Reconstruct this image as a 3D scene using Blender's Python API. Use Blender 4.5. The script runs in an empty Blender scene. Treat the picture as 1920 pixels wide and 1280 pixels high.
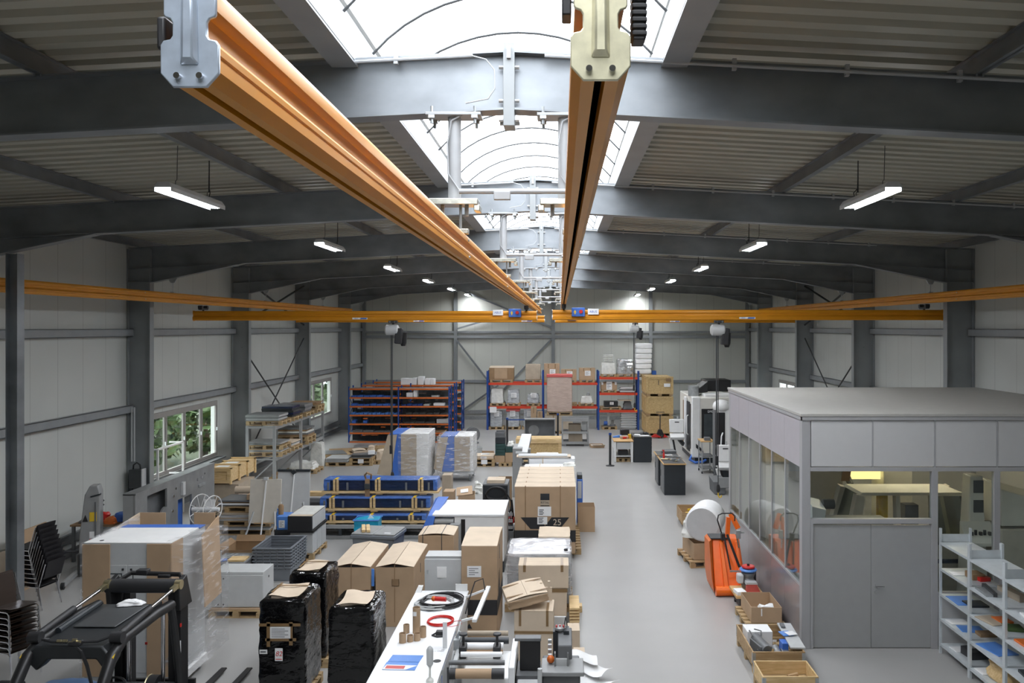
import bpy, math, random
from mathutils import Vector, Matrix, Euler, noise as mnoise
random.seed(7)
SC = bpy.context.scene
COL = SC.collection
PI = math.pi

# ------------------------------------------------------------------ camera
F, CX, CY, H = 1536.0, 1050.0, 613.0, 5.4      # focal length in pixels, vanishing point, eye height
cam = bpy.data.cameras.new('camera')
cam.sensor_fit = 'HORIZONTAL'
cam.sensor_width = 36.0
cam.lens = 36.0 * F / 1920.0
cam.shift_x = -(CX - 960.0) / 1920.0
cam.shift_y = (CY - 640.0) / 1920.0
cam.clip_start, cam.clip_end = 0.05, 300
cam_o = bpy.data.objects.new('camera', cam)
COL.objects.link(cam_o)
cam_o.location = (0, 0, H)
cam_o.rotation_euler = (PI / 2, 0, 0)
SC.camera = cam_o

# ------------------------------------------------------------------ world (overcast sky), exposure
SKY_STRENGTH = 11.5
LAMP_STRENGTH = 130.0
world = bpy.data.worlds.new('overcast_sky')
SC.world = world
world.use_nodes = True
wn = world.node_tree
bg = wn.nodes['Background']
tc = wn.nodes.new('ShaderNodeTexCoord')
sp = wn.nodes.new('ShaderNodeSeparateXYZ')
rp = wn.nodes.new('ShaderNodeValToRGB')
rp.color_ramp.elements[0].position = 0.0
rp.color_ramp.elements[0].color = (0.60, 0.66, 0.70, 1)
rp.color_ramp.elements[1].position = 0.5
rp.color_ramp.elements[1].color = (0.97, 0.98, 1.0, 1)
wn.links.new(tc.outputs['Generated'], sp.inputs[0])
wn.links.new(sp.outputs['Z'], rp.inputs[0])
wn.links.new(rp.outputs[0], bg.inputs[0])
bg.inputs[1].default_value = SKY_STRENGTH
SC.view_settings.view_transform = 'Standard'
SC.view_settings.look = 'None'
SC.view_settings.gamma = 1.0
SC.view_settings.use_curve_mapping = False
SC.view_settings.exposure = -0.45
SC.cycles.max_bounces = 8
SC.cycles.diffuse_bounces = 4
SC.cycles.transparent_max_bounces = 16
SC.cycles.sample_clamp_indirect = 6.0

# ------------------------------------------------------------------ helpers
def PX(px, D): return (px - CX) * D / F
def PZ(py, D): return H - (py - CY) * D / F
def FD(py, z=0.0): return (H - z) * F / (py - CY)

class MB:
    def __init__(s): s.v = []; s.f = []
    def add(s, vs, fs):
        o = len(s.v); s.v += [tuple(p) for p in vs]; s.f += [tuple(i + o for i in f) for f in fs]; return s
    def box(s, x0, x1, y0, y1, z0, z1):
        return s.hexa([(x0, y0, z0), (x1, y0, z0), (x1, y1, z0), (x0, y1, z0)], [(x0, y0, z1), (x1, y0, z1), (x1, y1, z1), (x0, y1, z1)])
    def hexa(s, b, t):
        return s.add(list(b) + list(t), [(3, 2, 1, 0), (4, 5, 6, 7), (0, 1, 5, 4), (1, 2, 6, 5), (2, 3, 7, 6), (3, 0, 4, 7)])
    def obox(s, c, size, rot=(0, 0, 0)):
        m = Euler(rot).to_matrix(); c = Vector(c)
        q = [c + m @ Vector((sx * size[0] / 2, sy * size[1] / 2, sz * size[2] / 2)) for sz in (-1, 1) for sx, sy in ((-1, -1), (1, -1), (1, 1), (-1, 1))]
        return s.hexa(q[:4], q[4:])
    def bar(s, p0, p1, w, h=None, up=(0, 0, 1)):
        h = w if h is None else h
        p0 = Vector(p0); p1 = Vector(p1); d = (p1 - p0).normalized(); u = Vector(up)
        if abs(d.dot(u)) > .97: u = Vector((1, 0, 0))
        a = d.cross(u).normalized() * w / 2; b = a.cross(d).normalized() * h / 2
        return s.hexa([p0 - a - b, p0 + a - b, p1 + a - b, p1 - a - b], [p0 - a + b, p0 + a + b, p1 + a + b, p1 - a + b])
    def prism(s, poly, ax, a0, a1):
        def P(u, v, a): return {'x': (a, u, v), 'y': (u, a, v), 'z': (u, v, a)}[ax]
        n = len(poly)
        vs = [P(u, v, a0) for u, v in poly] + [P(u, v, a1) for u, v in poly]
        return s.add(vs, [tuple(range(n)), tuple(range(2 * n - 1, n - 1, -1))] + [(i, i + n, (i + 1) % n + n, (i + 1) % n) for i in range(n)])
    def cyl(s, p0, p1, r, n=12, r2=None):
        return s.tube([p0, p1], r, n, r2=r2)
    def tube(s, pts, r, n=8, closed=False, r2=None):
        pts = [Vector(p) for p in pts]; m = len(pts); rings = []; pa = None
        for i, p in enumerate(pts):
            if closed: d = pts[(i + 1) % m] - pts[i - 1]
            else: d = pts[min(i + 1, m - 1)] - pts[max(i - 1, 0)]
            d.normalize()
            if pa is None:
                u = Vector((0, 0, 1)) if abs(d.z) < .9 else Vector((1, 0, 0)); a = d.cross(u).normalized()
            else:
                a = pa - d * pa.dot(d); a = a.normalized() if a.length > 1e-6 else d.orthogonal().normalized()
            pa = a; b = d.cross(a)
            rr = r if r2 is None else r + (r2 - r) * i / (m - 1)
            rings.append([p + (a * math.cos(2 * PI * k / n) + b * math.sin(2 * PI * k / n)) * rr for k in range(n)])
        vs = [q for g in rings for q in g]; fs = []
        for i in range(m if closed else m - 1):
            j = (i + 1) % m
            fs += [(i * n + k, i * n + (k + 1) % n, j * n + (k + 1) % n, j * n + k) for k in range(n)]
        if not closed: fs += [tuple(range(n - 1, -1, -1)), tuple((m - 1) * n + k for k in range(n))]
        return s.add(vs, fs)
    def lathe(s, prof, c=(0, 0, 0), n=20, ax='z'):
        vs = []; m = len(prof)
        for r, h in prof:
            for k in range(n):
                u, v = r * math.cos(2 * PI * k / n), r * math.sin(2 * PI * k / n)
                q = {'z': (u, v, h), 'x': (h, u, v), 'y': (u, h, v)}[ax]
                vs.append((c[0] + q[0], c[1] + q[1], c[2] + q[2]))
        fs = [(i * n + k, i * n + (k + 1) % n, (i + 1) * n + (k + 1) % n, (i + 1) * n + k) for i in range(m - 1) for k in range(n)]
        fs += [tuple(range(n - 1, -1, -1)), tuple((m - 1) * n + k for k in range(n))]
        return s.add(vs, fs)
    def ball(s, c, r, n=10, m=7):
        if not hasattr(r, '__len__'): r = (r, r, r)
        prof = [(math.sin(PI * i / m) , -math.cos(PI * i / m)) for i in range(1, m)]
        q = MB(); q.lathe([(0.001, -1)] + prof + [(0.001, 1)], (0, 0, 0), n)
        return s.add([(c[0] + x * r[0], c[1] + y * r[1], c[2] + z * r[2]) for x, y, z in q.v], q.f)
    def grid(s, fn, nu, nv):
        vs = [fn(i / nu, j / nv) for j in range(nv + 1) for i in range(nu + 1)]
        w = nu + 1
        return s.add(vs, [(j * w + i, j * w + i + 1, (j + 1) * w + i + 1, (j + 1) * w + i) for j in range(nv) for i in range(nu)])
    def open_box(s, x0, x1, y0, y1, z0, z1, t=.01, bottom=True):
        s.box(x0, x1, y0, y0 + t, z0, z1); s.box(x0, x1, y1 - t, y1, z0, z1)
        s.box(x0, x0 + t, y0 + t, y1 - t, z0, z1); s.box(x1 - t, x1, y0 + t, y1 - t, z0, z1)
        if bottom: s.box(x0 + t, x1 - t, y0 + t, y1 - t, z0, z0 + t)
        return s
    def wrinkle(s, x0, x1, y0, y1, z0, z1, amp=.012, n=9, sc=7.0, seed=0.0, taper=0.0, rnd=.12):
        """a closed box skin with folds: a load under stretch film"""
        cx, cy, cz = (x0 + x1) / 2, (y0 + y1) / 2, (z0 + z1) / 2
        hx, hy, hz = (x1 - x0) / 2, (y1 - y0) / 2, (z1 - z0) / 2
        idx = {}; vs = []; fs = []
        def key(i, j, k):
            if (i, j, k) not in idx:
                u, v, w = 2 * i / n - 1, 2 * j / n - 1, 2 * k / n - 1
                p = Vector((u, v, w)); q = p.normalized() * max(abs(u), abs(v), abs(w)) * 1.2
                e = sum(1 for t in (u, v, w) if abs(t) > .99)
                p2 = p.lerp(q, rnd if e > 1 else 0.0)
                tp = 1 - taper * (w + 1) / 2
                P = Vector((cx + p2.x * hx * tp, cy + p2.y * hy * tp, cz + p2.z * hz))
                d = mnoise.noise(Vector((P.x * sc + seed, P.y * sc, P.z * sc * 2.2))) + .5 * mnoise.noise(Vector((P.x * sc * 2.3, P.y * sc * 2.3 + seed, P.z * sc * 5)))
                nn = Vector((u if abs(u) > .99 else 0, v if abs(v) > .99 else 0, w if w > .99 else 0))
                if nn.length: P += nn.normalized() * d * amp
                idx[(i, j, k)] = len(vs); vs.append(P)
            return idx[(i, j, k)]
        for a in range(n):
            for b in range(n):
                for lo in (0, n):
                    q1 = [key(lo, a, b), key(lo, a + 1, b), key(lo, a + 1, b + 1), key(lo, a, b + 1)]
                    q2 = [key(a, lo, b), key(a + 1, lo, b), key(a + 1, lo, b + 1), key(a, lo, b + 1)]
                    q3 = [key(a, b, lo), key(a + 1, b, lo), key(a + 1, b + 1, lo), key(a, b + 1, lo)]
                    if lo == 0: fs += [q1[::-1], q2, q3[::-1]]
                    else: fs += [q1, q2[::-1], q3]
        return s.add(vs, fs)

def mesh_obj(name, mb, mat, parent=None, bevel=0, smooth=True, loc=(0, 0, 0), rot=(0, 0, 0), label=None):
    me = bpy.data.meshes.new(name)
    me.from_pydata([tuple(p) for p in mb.v], [], mb.f)
    me.update()
    if smooth:
        me.polygons.foreach_set('use_smooth', [True] * len(me.polygons))
        me.set_sharp_from_angle(angle=math.radians(34))
    o = bpy.data.objects.new(name, me)
    COL.objects.link(o)
    for m in (mat if isinstance(mat, (list, tuple)) else [mat]): me.materials.append(m)
    o.location = loc; o.rotation_euler = rot
    if parent: o.parent = parent
    if bevel:
        b = o.modifiers.new('bevel', 'BEVEL'); b.width = bevel; b.segments = 2; b.limit_method = 'ANGLE'; b.angle_limit = math.radians(50)
    if label: o['label'] = label
    return o

LABELS = {}
def tag(o, label, cat, group=None, kind=None):
    o['label'] = label; o['category'] = cat
    if group: o['group'] = group
    if kind: o['kind'] = kind
    LABELS.setdefault(label, []).append((o.name, group))
    return o
def thing(name, label, cat, loc=(0, 0, 0), rz=0.0, group=None, kind=None):
    o = bpy.data.objects.new(name, None); COL.objects.link(o)
    o.empty_display_size = .2
    o.location = loc; o.rotation_euler = (0, 0, rz)
    return tag(o, label, cat, group, kind)
def part(T, name, mat, mb, bevel=0, label=None, smooth=True, loc=(0, 0, 0), rot=(0, 0, 0)):
    return mesh_obj(name, mb, mat, T, bevel, smooth, loc, rot, label)
def solo(name, label, cat, mat, mb, loc=(0, 0, 0), rz=0.0, group=None, bevel=0, kind=None, rot=None, smooth=True):
    o = mesh_obj(name, mb, mat, None, bevel, smooth, loc, rot or (0, 0, rz))
    return tag(o, label, cat, group, kind)
def struct(name, mat, mb, label, cat, bevel=0, parent=None, smooth=True, group=None):
    o = mesh_obj(name, mb, mat, parent, bevel, smooth)
    if not parent: tag(o, label, cat, group, 'structure')
    return o
def dup(root, loc, rz=None, label=None, group=None):
    r = root.copy(); COL.objects.link(r); r.location = loc
    if rz is not None: r.rotation_euler = (r.rotation_euler[0], r.rotation_euler[1], rz)
    if label: r['label'] = label
    if group: r['group'] = group
    LABELS.setdefault(r['label'], []).append((r.name, r.get('group')))
    for ch in list(root.children):
        c = ch.copy(); COL.objects.link(c); c.parent = r
        for g in list(ch.children):
            d = g.copy(); COL.objects.link(d); d.parent = c
    return r
def text(T, name, body, size, mat, loc, rot=(PI / 2, 0, 0), ext=.0006, align='CENTER', label=None, squeeze=1.0, shear=0.0):
    cu = bpy.data.curves.new('lettering', 'FONT'); cu.body = body; cu.size = size; cu.extrude = ext
    cu.align_x = align; cu.align_y = 'CENTER'; cu.shear = shear
    tmp = bpy.data.objects.new('lettering_tmp', cu); COL.objects.link(tmp)
    dg = bpy.context.evaluated_depsgraph_get()
    me = bpy.data.meshes.new_from_object(tmp.evaluated_get(dg))
    bpy.data.objects.remove(tmp)
    me.name = name
    o = bpy.data.objects.new(name, me); COL.objects.link(o); me.materials.clear(); me.materials.append(mat)
    o.location = loc; o.rotation_euler = rot; o.scale = (squeeze, 1, 1)
    if T: o.parent = T
    if label: o['label'] = label
    return o

# ------------------------------------------------------------------ materials
def mat(name, col, rough=.5, metal=0.0, var=.08, vscale=6.0, bump=0.0, bscale=40.0, stretch=(1, 1, 1), spec=.5, coat=0.0):
    m = bpy.data.materials.new(name); m.use_nodes = True
    nt = m.node_tree; b = nt.nodes['Principled BSDF']
    b.inputs['Roughness'].default_value = rough; b.inputs['Metallic'].default_value = metal
    b.inputs['Specular IOR Level'].default_value = spec
    if coat: b.inputs['Coat Weight'].default_value = coat; b.inputs['Coat Roughness'].default_value = .1
    b.inputs['Base Color'].default_value = (*col, 1)
    if var or bump:
        tcn = nt.nodes.new('ShaderNodeTexCoord'); mp = nt.nodes.new('ShaderNodeMapping')
        mp.inputs['Scale'].default_value = stretch
        nt.links.new(tcn.outputs['Object'], mp.inputs[0])
    if var:
        nz = nt.nodes.new('ShaderNodeTexNoise'); nz.inputs['Scale'].default_value = vscale; nz.inputs['Detail'].default_value = 5
        nt.links.new(mp.outputs[0], nz.inputs['Vector'])
        r = nt.nodes.new('ShaderNodeValToRGB')
        r.color_ramp.elements[0].position = .3; r.color_ramp.elements[1].position = .7
        r.color_ramp.elements[0].color = (*[c * (1 - var) for c in col], 1)
        r.color_ramp.elements[1].color = (*[min(1, c * (1 + var)) for c in col], 1)
        nt.links.new(nz.outputs[0], r.inputs[0]); nt.links.new(r.outputs[0], b.inputs['Base Color'])
    if bump:
        n2 = nt.nodes.new('ShaderNodeTexNoise'); n2.inputs['Scale'].default_value = bscale; n2.inputs['Detail'].default_value = 4
        nt.links.new(mp.outputs[0], n2.inputs['Vector'])
        bp = nt.nodes.new('ShaderNodeBump'); bp.inputs['Strength'].default_value = bump; bp.inputs['Distance'].default_value = .05 if bump > .9 else .02
        nt.links.new(n2.outputs[0], bp.inputs['Height']); nt.links.new(bp.outputs[0], b.inputs['Normal'])
    return m
def emit(name, col, s):
    m = bpy.data.materials.new(name); m.use_nodes = True; nt = m.node_tree
    for n in list(nt.nodes): nt.nodes.remove(n)
    e = nt.nodes.new('ShaderNodeEmission'); o = nt.nodes.new('ShaderNodeOutputMaterial')
    e.inputs[0].default_value = (*col, 1); e.inputs[1].default_value = s
    nt.links.new(e.outputs[0], o.inputs[0]); return m
def film(name, tint=(.95, .95, .95), clear=.75, rough=.12, bump=.6, bscale=(3, 3, 16), white=(.9, .9, .92)):
    """clear plastic: transparent, with glossy creases and a little white haze"""
    m = bpy.data.materials.new(name); m.use_nodes = True; nt = m.node_tree
    for n in list(nt.nodes): nt.nodes.remove(n)
    o = nt.nodes.new('ShaderNodeOutputMaterial'); tr = nt.nodes.new('ShaderNodeBsdfTransparent'); tr.inputs[0].default_value = (*tint, 1)
    pr = nt.nodes.new('ShaderNodeBsdfPrincipled'); pr.inputs['Base Color'].default_value = (*white, 1); pr.inputs['Roughness'].default_value = rough
    tcn = nt.nodes.new('ShaderNodeTexCoord'); mp = nt.nodes.new('ShaderNodeMapping'); mp.inputs['Scale'].default_value = bscale
    mp.inputs['Rotation'].default_value = (.2, .35, 0)
    nz = nt.nodes.new('ShaderNodeTexNoise'); nz.inputs['Scale'].default_value = 1.0; nz.inputs['Detail'].default_value = 4
    nt.links.new(tcn.outputs['Object'], mp.inputs[0]); nt.links.new(mp.outputs[0], nz.inputs['Vector'])
    bp = nt.nodes.new('ShaderNodeBump'); bp.inputs['Strength'].default_value = bump; bp.inputs['Distance'].default_value = .03
    nt.links.new(nz.outputs[0], bp.inputs['Height']); nt.links.new(bp.outputs[0], pr.inputs['Normal'])
    rmp = nt.nodes.new('ShaderNodeValToRGB'); rmp.color_ramp.elements[0].position = .52; rmp.color_ramp.elements[1].position = .80
    a0 = 1 - clear
    rmp.color_ramp.elements[0].color = (a0 * .22, a0 * .22, a0 * .22, 1); rmp.color_ramp.elements[1].color = (min(1, a0 * 2.4),) * 3 + (1,)
    nt.links.new(nz.outputs[0], rmp.inputs[0])
    mx = nt.nodes.new('ShaderNodeMixShader')
    nt.links.new(rmp.outputs[0], mx.inputs[0]); nt.links.new(tr.outputs[0], mx.inputs[1]); nt.links.new(pr.outputs[0], mx.inputs[2])
    nt.links.new(mx.outputs[0], o.inputs[0]); return m
def glass(name, tint=(.93, .96, .95)):
    m = bpy.data.materials.new(name); m.use_nodes = True; nt = m.node_tree
    for n in list(nt.nodes): nt.nodes.remove(n)
    o = nt.nodes.new('ShaderNodeOutputMaterial'); tr = nt.nodes.new('ShaderNodeBsdfTransparent'); tr.inputs[0].default_value = (*tint, 1)
    gl = nt.nodes.new('ShaderNodeBsdfGlossy'); gl.inputs['Roughness'].default_value = .02
    fr = nt.nodes.new('ShaderNodeFresnel'); 
    ge = nt.nodes.new('ShaderNodeNewGeometry'); ma = nt.nodes.new('ShaderNodeMath'); ma.operation = 'MULTIPLY_ADD'
    ma.inputs[1].default_value = -.8333; ma.inputs[2].default_value = 1.5          # the rear face of a pane sees the inverse index
    nt.links.new(ge.outputs['Backfacing'], ma.inputs[0]); nt.links.new(ma.outputs[0], fr.inputs[0])
    mx = nt.nodes.new('ShaderNodeMixShader')
    nt.links.new(fr.outputs[0], mx.inputs[0]); nt.links.new(tr.outputs[0], mx.inputs[1]); nt.links.new(gl.outputs[0], mx.inputs[2])
    nt.links.new(mx.outputs[0], o.inputs[0]); return m
def wood(name, c1, c2, scale=3.0, stretch=(1, 6, 6), rough=.6):
    m = bpy.data.materials.new(name); m.use_nodes = True; nt = m.node_tree; b = nt.nodes['Principled BSDF']
    b.inputs['Roughness'].default_value = rough
    tcn = nt.nodes.new('ShaderNodeTexCoord'); mp = nt.nodes.new('ShaderNodeMapping'); mp.inputs['Scale'].default_value = stretch
    nz = nt.nodes.new('ShaderNodeTexNoise'); nz.inputs['Scale'].default_value = scale; nz.inputs['Detail'].default_value = 6; nz.inputs['Distortion'].default_value = .6
    r = nt.nodes.new('ShaderNodeValToRGB'); r.color_ramp.elements[0].position = .35; r.color_ramp.elements[1].position = .68
    r.color_ramp.elements[0].color = (*c1, 1); r.color_ramp.elements[1].color = (*c2, 1)
    nt.links.new(tcn.outputs['Object'], mp.inputs[0]); nt.links.new(mp.outputs[0], nz.inputs['Vector']); nt.links.new(nz.outputs[0], r.inputs[0]); nt.links.new(r.outputs[0], b.inputs['Base Color'])
    return m
def panelled(name, col, axis, pitch, groove=.012, rough=.45, dark=.55):
    """sheet cladding with narrow joints every `pitch` metres along an axis"""
    m = mat(name, col, rough, var=.03, vscale=.8)
    nt = m.node_tree; b = nt.nodes['Principled BSDF']
    src = b.inputs['Base Color'].links[0].from_socket
    g = nt.nodes.new('ShaderNodeNewGeometry'); s = nt.nodes.new('ShaderNodeSeparateXYZ'); nt.links.new(g.outputs['Position'], s.inputs[0])
    md = nt.nodes.new('ShaderNodeMath'); md.operation = 'FLOORED_MODULO'; md.inputs[1].default_value = pitch
    nt.links.new(s.outputs[axis], md.inputs[0])
    lt = nt.nodes.new('ShaderNodeMath'); lt.operation = 'LESS_THAN'; lt.inputs[1].default_value = groove; nt.links.new(md.outputs[0], lt.inputs[0])
    mx = nt.nodes.new('ShaderNodeMix'); mx.data_type = 'RGBA'
    mx.inputs['B'].default_value = (*[c * dark for c in col], 1)
    nt.links.new(lt.outputs[0], mx.inputs['Factor']); nt.links.new(src, mx.inputs['A']); nt.links.new(mx.outputs['Result'], b.inputs['Base Color'])
    return m

M = {}
M['floor'] = mat('floor_epoxy', (.34, .335, .325), .36, var=.05, vscale=.7)
M['wall'] = panelled('wall_cladding_side', (.54, .555, .53), 'Y', 1.0)
M['wallb'] = panelled('wall_cladding_gable', (.60, .61, .56), 'X', 1.0)
M['sheet'] = mat('roof_sheet', (.37, .36, .30), .5, var=.03, vscale=1)
M['void'] = mat('slot_shade_black', (.002, .002, .002), 1.0, var=0, spec=0)
M['steel'] = mat('steel_paint', (.245, .26, .275), .47, .68, var=.22, vscale=1.1, stretch=(1, 1, 1.6))
M['steelc'] = mat('column_paint', (.25, .265, .27), .45, var=.14, vscale=1.1)
M['shelfg'] = mat('shelf_zinc', (.60, .64, .66), .35, .25, var=.08, vscale=6)
M['fork'] = mat('forklift_grey', (.02, .022, .024), .4, var=.15)
M['steell'] = mat('steel_paint_light', (.26, .275, .285), .45, var=.08, vscale=2)
M['galv'] = mat('galvanised', (.44, .46, .47), .4, .7, var=.12, vscale=12)
M['zinc'] = mat('zinc_plate', (.62, .60, .52), .25, .9, var=.15, vscale=18)
M['white'] = mat('white_paint', (.78, .78, .77), .4, var=.03)
M['post'] = mat('post_paint', (.36, .37, .38), .45, var=.05)
M['white2'] = mat('white_plastic', (.82, .83, .84), .35, var=.02)
M['cream'] = mat('machine_cream', (.72, .70, .64), .4, var=.03)
M['beige'] = mat('machine_beige', (.55, .51, .44), .5, var=.05)
M['orange'] = mat('crane_orange', (.62, .25, .010), .40, var=.05, vscale=3, spec=.35)
M['orange2'] = mat('lift_orange', (.86, .15, .012), .35, var=.04)
M['rackor'] = mat('rack_orange', (.62, .14, .02), .45, var=.08)
M['rackred'] = mat('rack_red', (.62, .055, .02), .45, var=.08)
M['blue'] = mat('rack_blue', (.012, .055, .25), .45, var=.1)
M['blue2'] = mat('panel_blue', (.05, .15, .52), .4, var=.05)
M['bluefilm'] = mat('blue_film', (.07, .16, .46), .22, var=.15, vscale=9, bump=.5, bscale=14)
M['navy'] = mat('navy_film', (.012, .022, .06), .18, var=.2, vscale=6, bump=.7, bscale=9, stretch=(1, 1, 2.5))
M['cyan'] = mat('cyan_bag', (.01, .32, .50), .3, var=.15, vscale=8, bump=.6, bscale=10)
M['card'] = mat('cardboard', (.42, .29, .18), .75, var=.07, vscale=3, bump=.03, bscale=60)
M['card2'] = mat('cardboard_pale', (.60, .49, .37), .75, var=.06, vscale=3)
M['card3'] = mat('cardboard_grey', (.40, .33, .25), .7, var=.08, vscale=4)
M['cardd'] = mat('cardboard_dark', (.27, .17, .09), .8, var=.1, vscale=4)
M['tape'] = mat('brown_tape', (.24, .15, .07), .3, var=.08)
M['pine'] = wood('pine', (.56, .38, .17), (.72, .53, .29))
M['pine2'] = wood('pine_old', (.33, .21, .10), (.47, .32, .17))
M['pallet'] = wood('pallet_wood', (.33, .22, .11), (.50, .36, .19))
M['osb'] = wood('osb', (.46, .31, .13), (.62, .45, .22), 14.0, (1, 1, 2))
M['oak'] = wood('bench_top', (.50, .30, .12), (.62, .40, .18))
M['black'] = mat('black_paint', (.012, .012, .013), .42, var=.15)
M['black2'] = mat('black_plastic', (.02, .02, .022), .5, var=.1)
M['blackfilm'] = mat('black_stretch_film', (.004, .004, .0045), .10, var=.2, vscale=5, bump=.95, bscale=3.2, stretch=(1, 1, 2.2))
M['rubber'] = mat('rubber', (.015, .015, .016), .7, var=.1)
M['dark'] = mat('dark_grey', (.045, .048, .05), .45, var=.12)
M['anth'] = mat('anthracite', (.022, .027, .032), .45, var=.06)
M['grey'] = mat('grey_paint', (.29, .295, .295), .45, var=.05)
M['greyl'] = mat('grey_light', (.50, .51, .51), .4, var=.04)
M['greyd'] = mat('grey_mid', (.14, .145, .15), .5, var=.08)
M['plate'] = mat('raw_steel_plate', (.26, .265, .265), .35, .35, var=.14, vscale=3)
M['pgrey'] = mat('plastic_grey', (.16, .175, .195), .42, var=.05)
M['chrome'] = mat('chrome', (.75, .75, .78), .12, 1.0, var=0)
M['rod'] = mat('piston_rod', (.65, .65, .68), .15, 1.0, var=0)
M['brass'] = mat('yellow_zinc', (.55, .48, .30), .3, .9, var=.1)
M['red'] = mat('red', (.55, .02, .015), .35, var=.05)
M['redl'] = mat('red_label', (.55, .10, .09), .5, var=.05)
M['yellow'] = mat('yellow', (.75, .50, .03), .45, var=.05)
M['green'] = mat('green_box', (.02, .06, .055), .4, var=.08)
M['paper'] = mat('paper', (.80, .80, .80), .6, var=.02)
M['paperb'] = mat('paper_blue', (.09, .24, .62), .35, var=.06)
M['foam'] = mat('foam_white', (.80, .80, .80), .55, var=.04, vscale=4, bump=.25, bscale=8)
M['bag'] = mat('bag_plastic', (.68, .68, .64), .28, var=.12, vscale=8, bump=.5, bscale=14)
M['silver'] = mat('silver_foil', (.72, .74, .76), .14, .85, var=.15, vscale=6, bump=.75, bscale=6, stretch=(1, 1, 2))
M['wrapg'] = mat('grey_wrapped_goods', (.46, .48, .50), .22, .2, var=.25, vscale=7, bump=.6, bscale=12, stretch=(1, 1, 2))
M['wrapp'] = mat('pink_wrap', (.52, .40, .34), .25, var=.10, vscale=4, bump=.45, bscale=7, stretch=(1, 1, 4))
M['cab'] = mat('cabin_panel', (.37, .37, .38), .42, var=.02)
M['cabl'] = mat('cabin_infill', (.54, .54, .545), .45, var=.015)
M['cabgl'] = mat('cabin_gloss_panel', (.40, .38, .40), .24, .45, var=.02, spec=.7)
M['cabroof'] = mat('cabin_roof', (.41, .40, .375), .5, var=.03)
M['cabgl2'] = mat('cabin_side_infill', (.43, .41, .44), .38, var=.02)
M['silver2'] = mat('white_foil', (.80, .80, .82), .16, .35, var=.06, vscale=4, bump=.6, bscale=5)
M['cabdoor'] = mat('cabin_door', (.34, .345, .345), .45, var=.02)
M['alu'] = mat('aluminium', (.55, .56, .57), .35, .8, var=.05)
M['winframe'] = mat('window_frame', (.30, .285, .27), .5, var=.04)
M['lamp'] = emit('led_diffuser', (.93, .96, 1.0), LAMP_STRENGTH)
M['film'] = film('clear_film', clear=.72)
M['film2'] = film('clear_film_heavy', clear=.5)
M['glass'] = glass('window_glass')
M['glasst'] = glass('tinted_glass', (.45, .50, .50))
M['leaf'] = mat('foliage', (.045, .085, .02), .6, var=.5, vscale=5)
M['bark'] = mat('bark', (.10, .075, .05), .8, var=.3)
M['lawn'] = mat('lawn', (.035, .055, .018), .9, var=.3, vscale=.8)
M['screen'] = mat('dark_screen', (.05, .06, .065), .08, var=.2, vscale=3)
M['seatb'] = mat('chair_seat_black', (.010, .009, .011), .6, var=.1)
M['seatbr'] = mat('chair_seat_brown', (.03, .018, .012), .35, var=.1)
M['tarp'] = mat('blue_tarp', (.08, .14, .26), .4, var=.15, vscale=3, bump=.4, bscale=5)
# ================================================================== building
S = 7.0
FR = [S * (n + .16) for n in range(0, 7)]             # frame lines, FR[1] = 8.1 m
WL, WR, WB, WF = -11.65, 11.15, 48.0, -6.0           # inner faces of walls
RX = -.5                                              # ridge
CL, CR = -11.03, 10.41                                # inner column flanges
KL, KR = -8.55, 7.98                                  # haunch knuckles
def rtop(x): return 8.11 - .052 * abs(x - RX)         # top of rafter
def rbot(x): return 7.53 - .052 * abs(x - RX)

# daylight opening: guide the sampling of the sky through it (no light of its own)
SK0 = -1.8
for n in range(7):
    y0 = FR[n - 1] if n else SK0
    a = bpy.data.lights.new('daylight_portal', 'AREA'); a.shape = 'RECTANGLE'
    a.size = 2.9; a.size_y = FR[n] - y0 - .1; a.cycles.is_portal = True
    ao = bpy.data.objects.new('daylight_portal', a); COL.objects.link(ao)
    ao.location = (RX, (FR[n] + y0) / 2, 8.36)

struct('floor', M['floor'], MB().box(WL - .2, WR + .2, WF, WB + .2, -.2, 0), 'smooth grey epoxy hall floor', 'floor')

def wall_y(x0, x1, y0, y1, z1, holes):
    """a wall along Y made of full-height strips around window holes"""
    b = MB(); y = y0
    for a0, a1, z0, zz in sorted(holes):
        b.box(x0, x1, y, a0, 0, z1); b.box(x0, x1, a0, a1, 0, z0); b.box(x0, x1, a0, a1, zz, z1); y = a1
    b.box(x0, x1, y, y1, 0, z1); return b
W1 = (22.95, 27.75, 1.08, 2.92); W2 = (37.2, 41.6, 1.05, 2.85); W3 = (37.4, 41.6, 1.05, 2.75)
struct('wall_left', M['wall'], wall_y(WL - .18, WL, WF, WB, 8.3, [W1, W2]), 'pale grey panelled long wall with the big windows', 'wall')
struct('wall_right', M['wall'], wall_y(WR, WR + .18, WF, WB, 8.3, [W3]), 'pale grey panelled long wall behind the cabin', 'wall')
struct('wall_back', M['wallb'], MB().prism([(WL - .18, 0), (WR + .18, 0), (WR + .18, 8.0), (RX, 8.6), (WL - .18, 8.0)], 'y', WB, WB + .18), 'pale grey gable wall behind the pallet racks', 'wall')
struct('wall_front', M['wallb'], MB().prism([(WL - .18, 0), (WR + .18, 0), (WR + .18, 8.0), (RX, 8.6), (WL - .18, 8.0)], 'y', WF - .18, WF), 'gable wall behind the viewer', 'wall')

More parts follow.
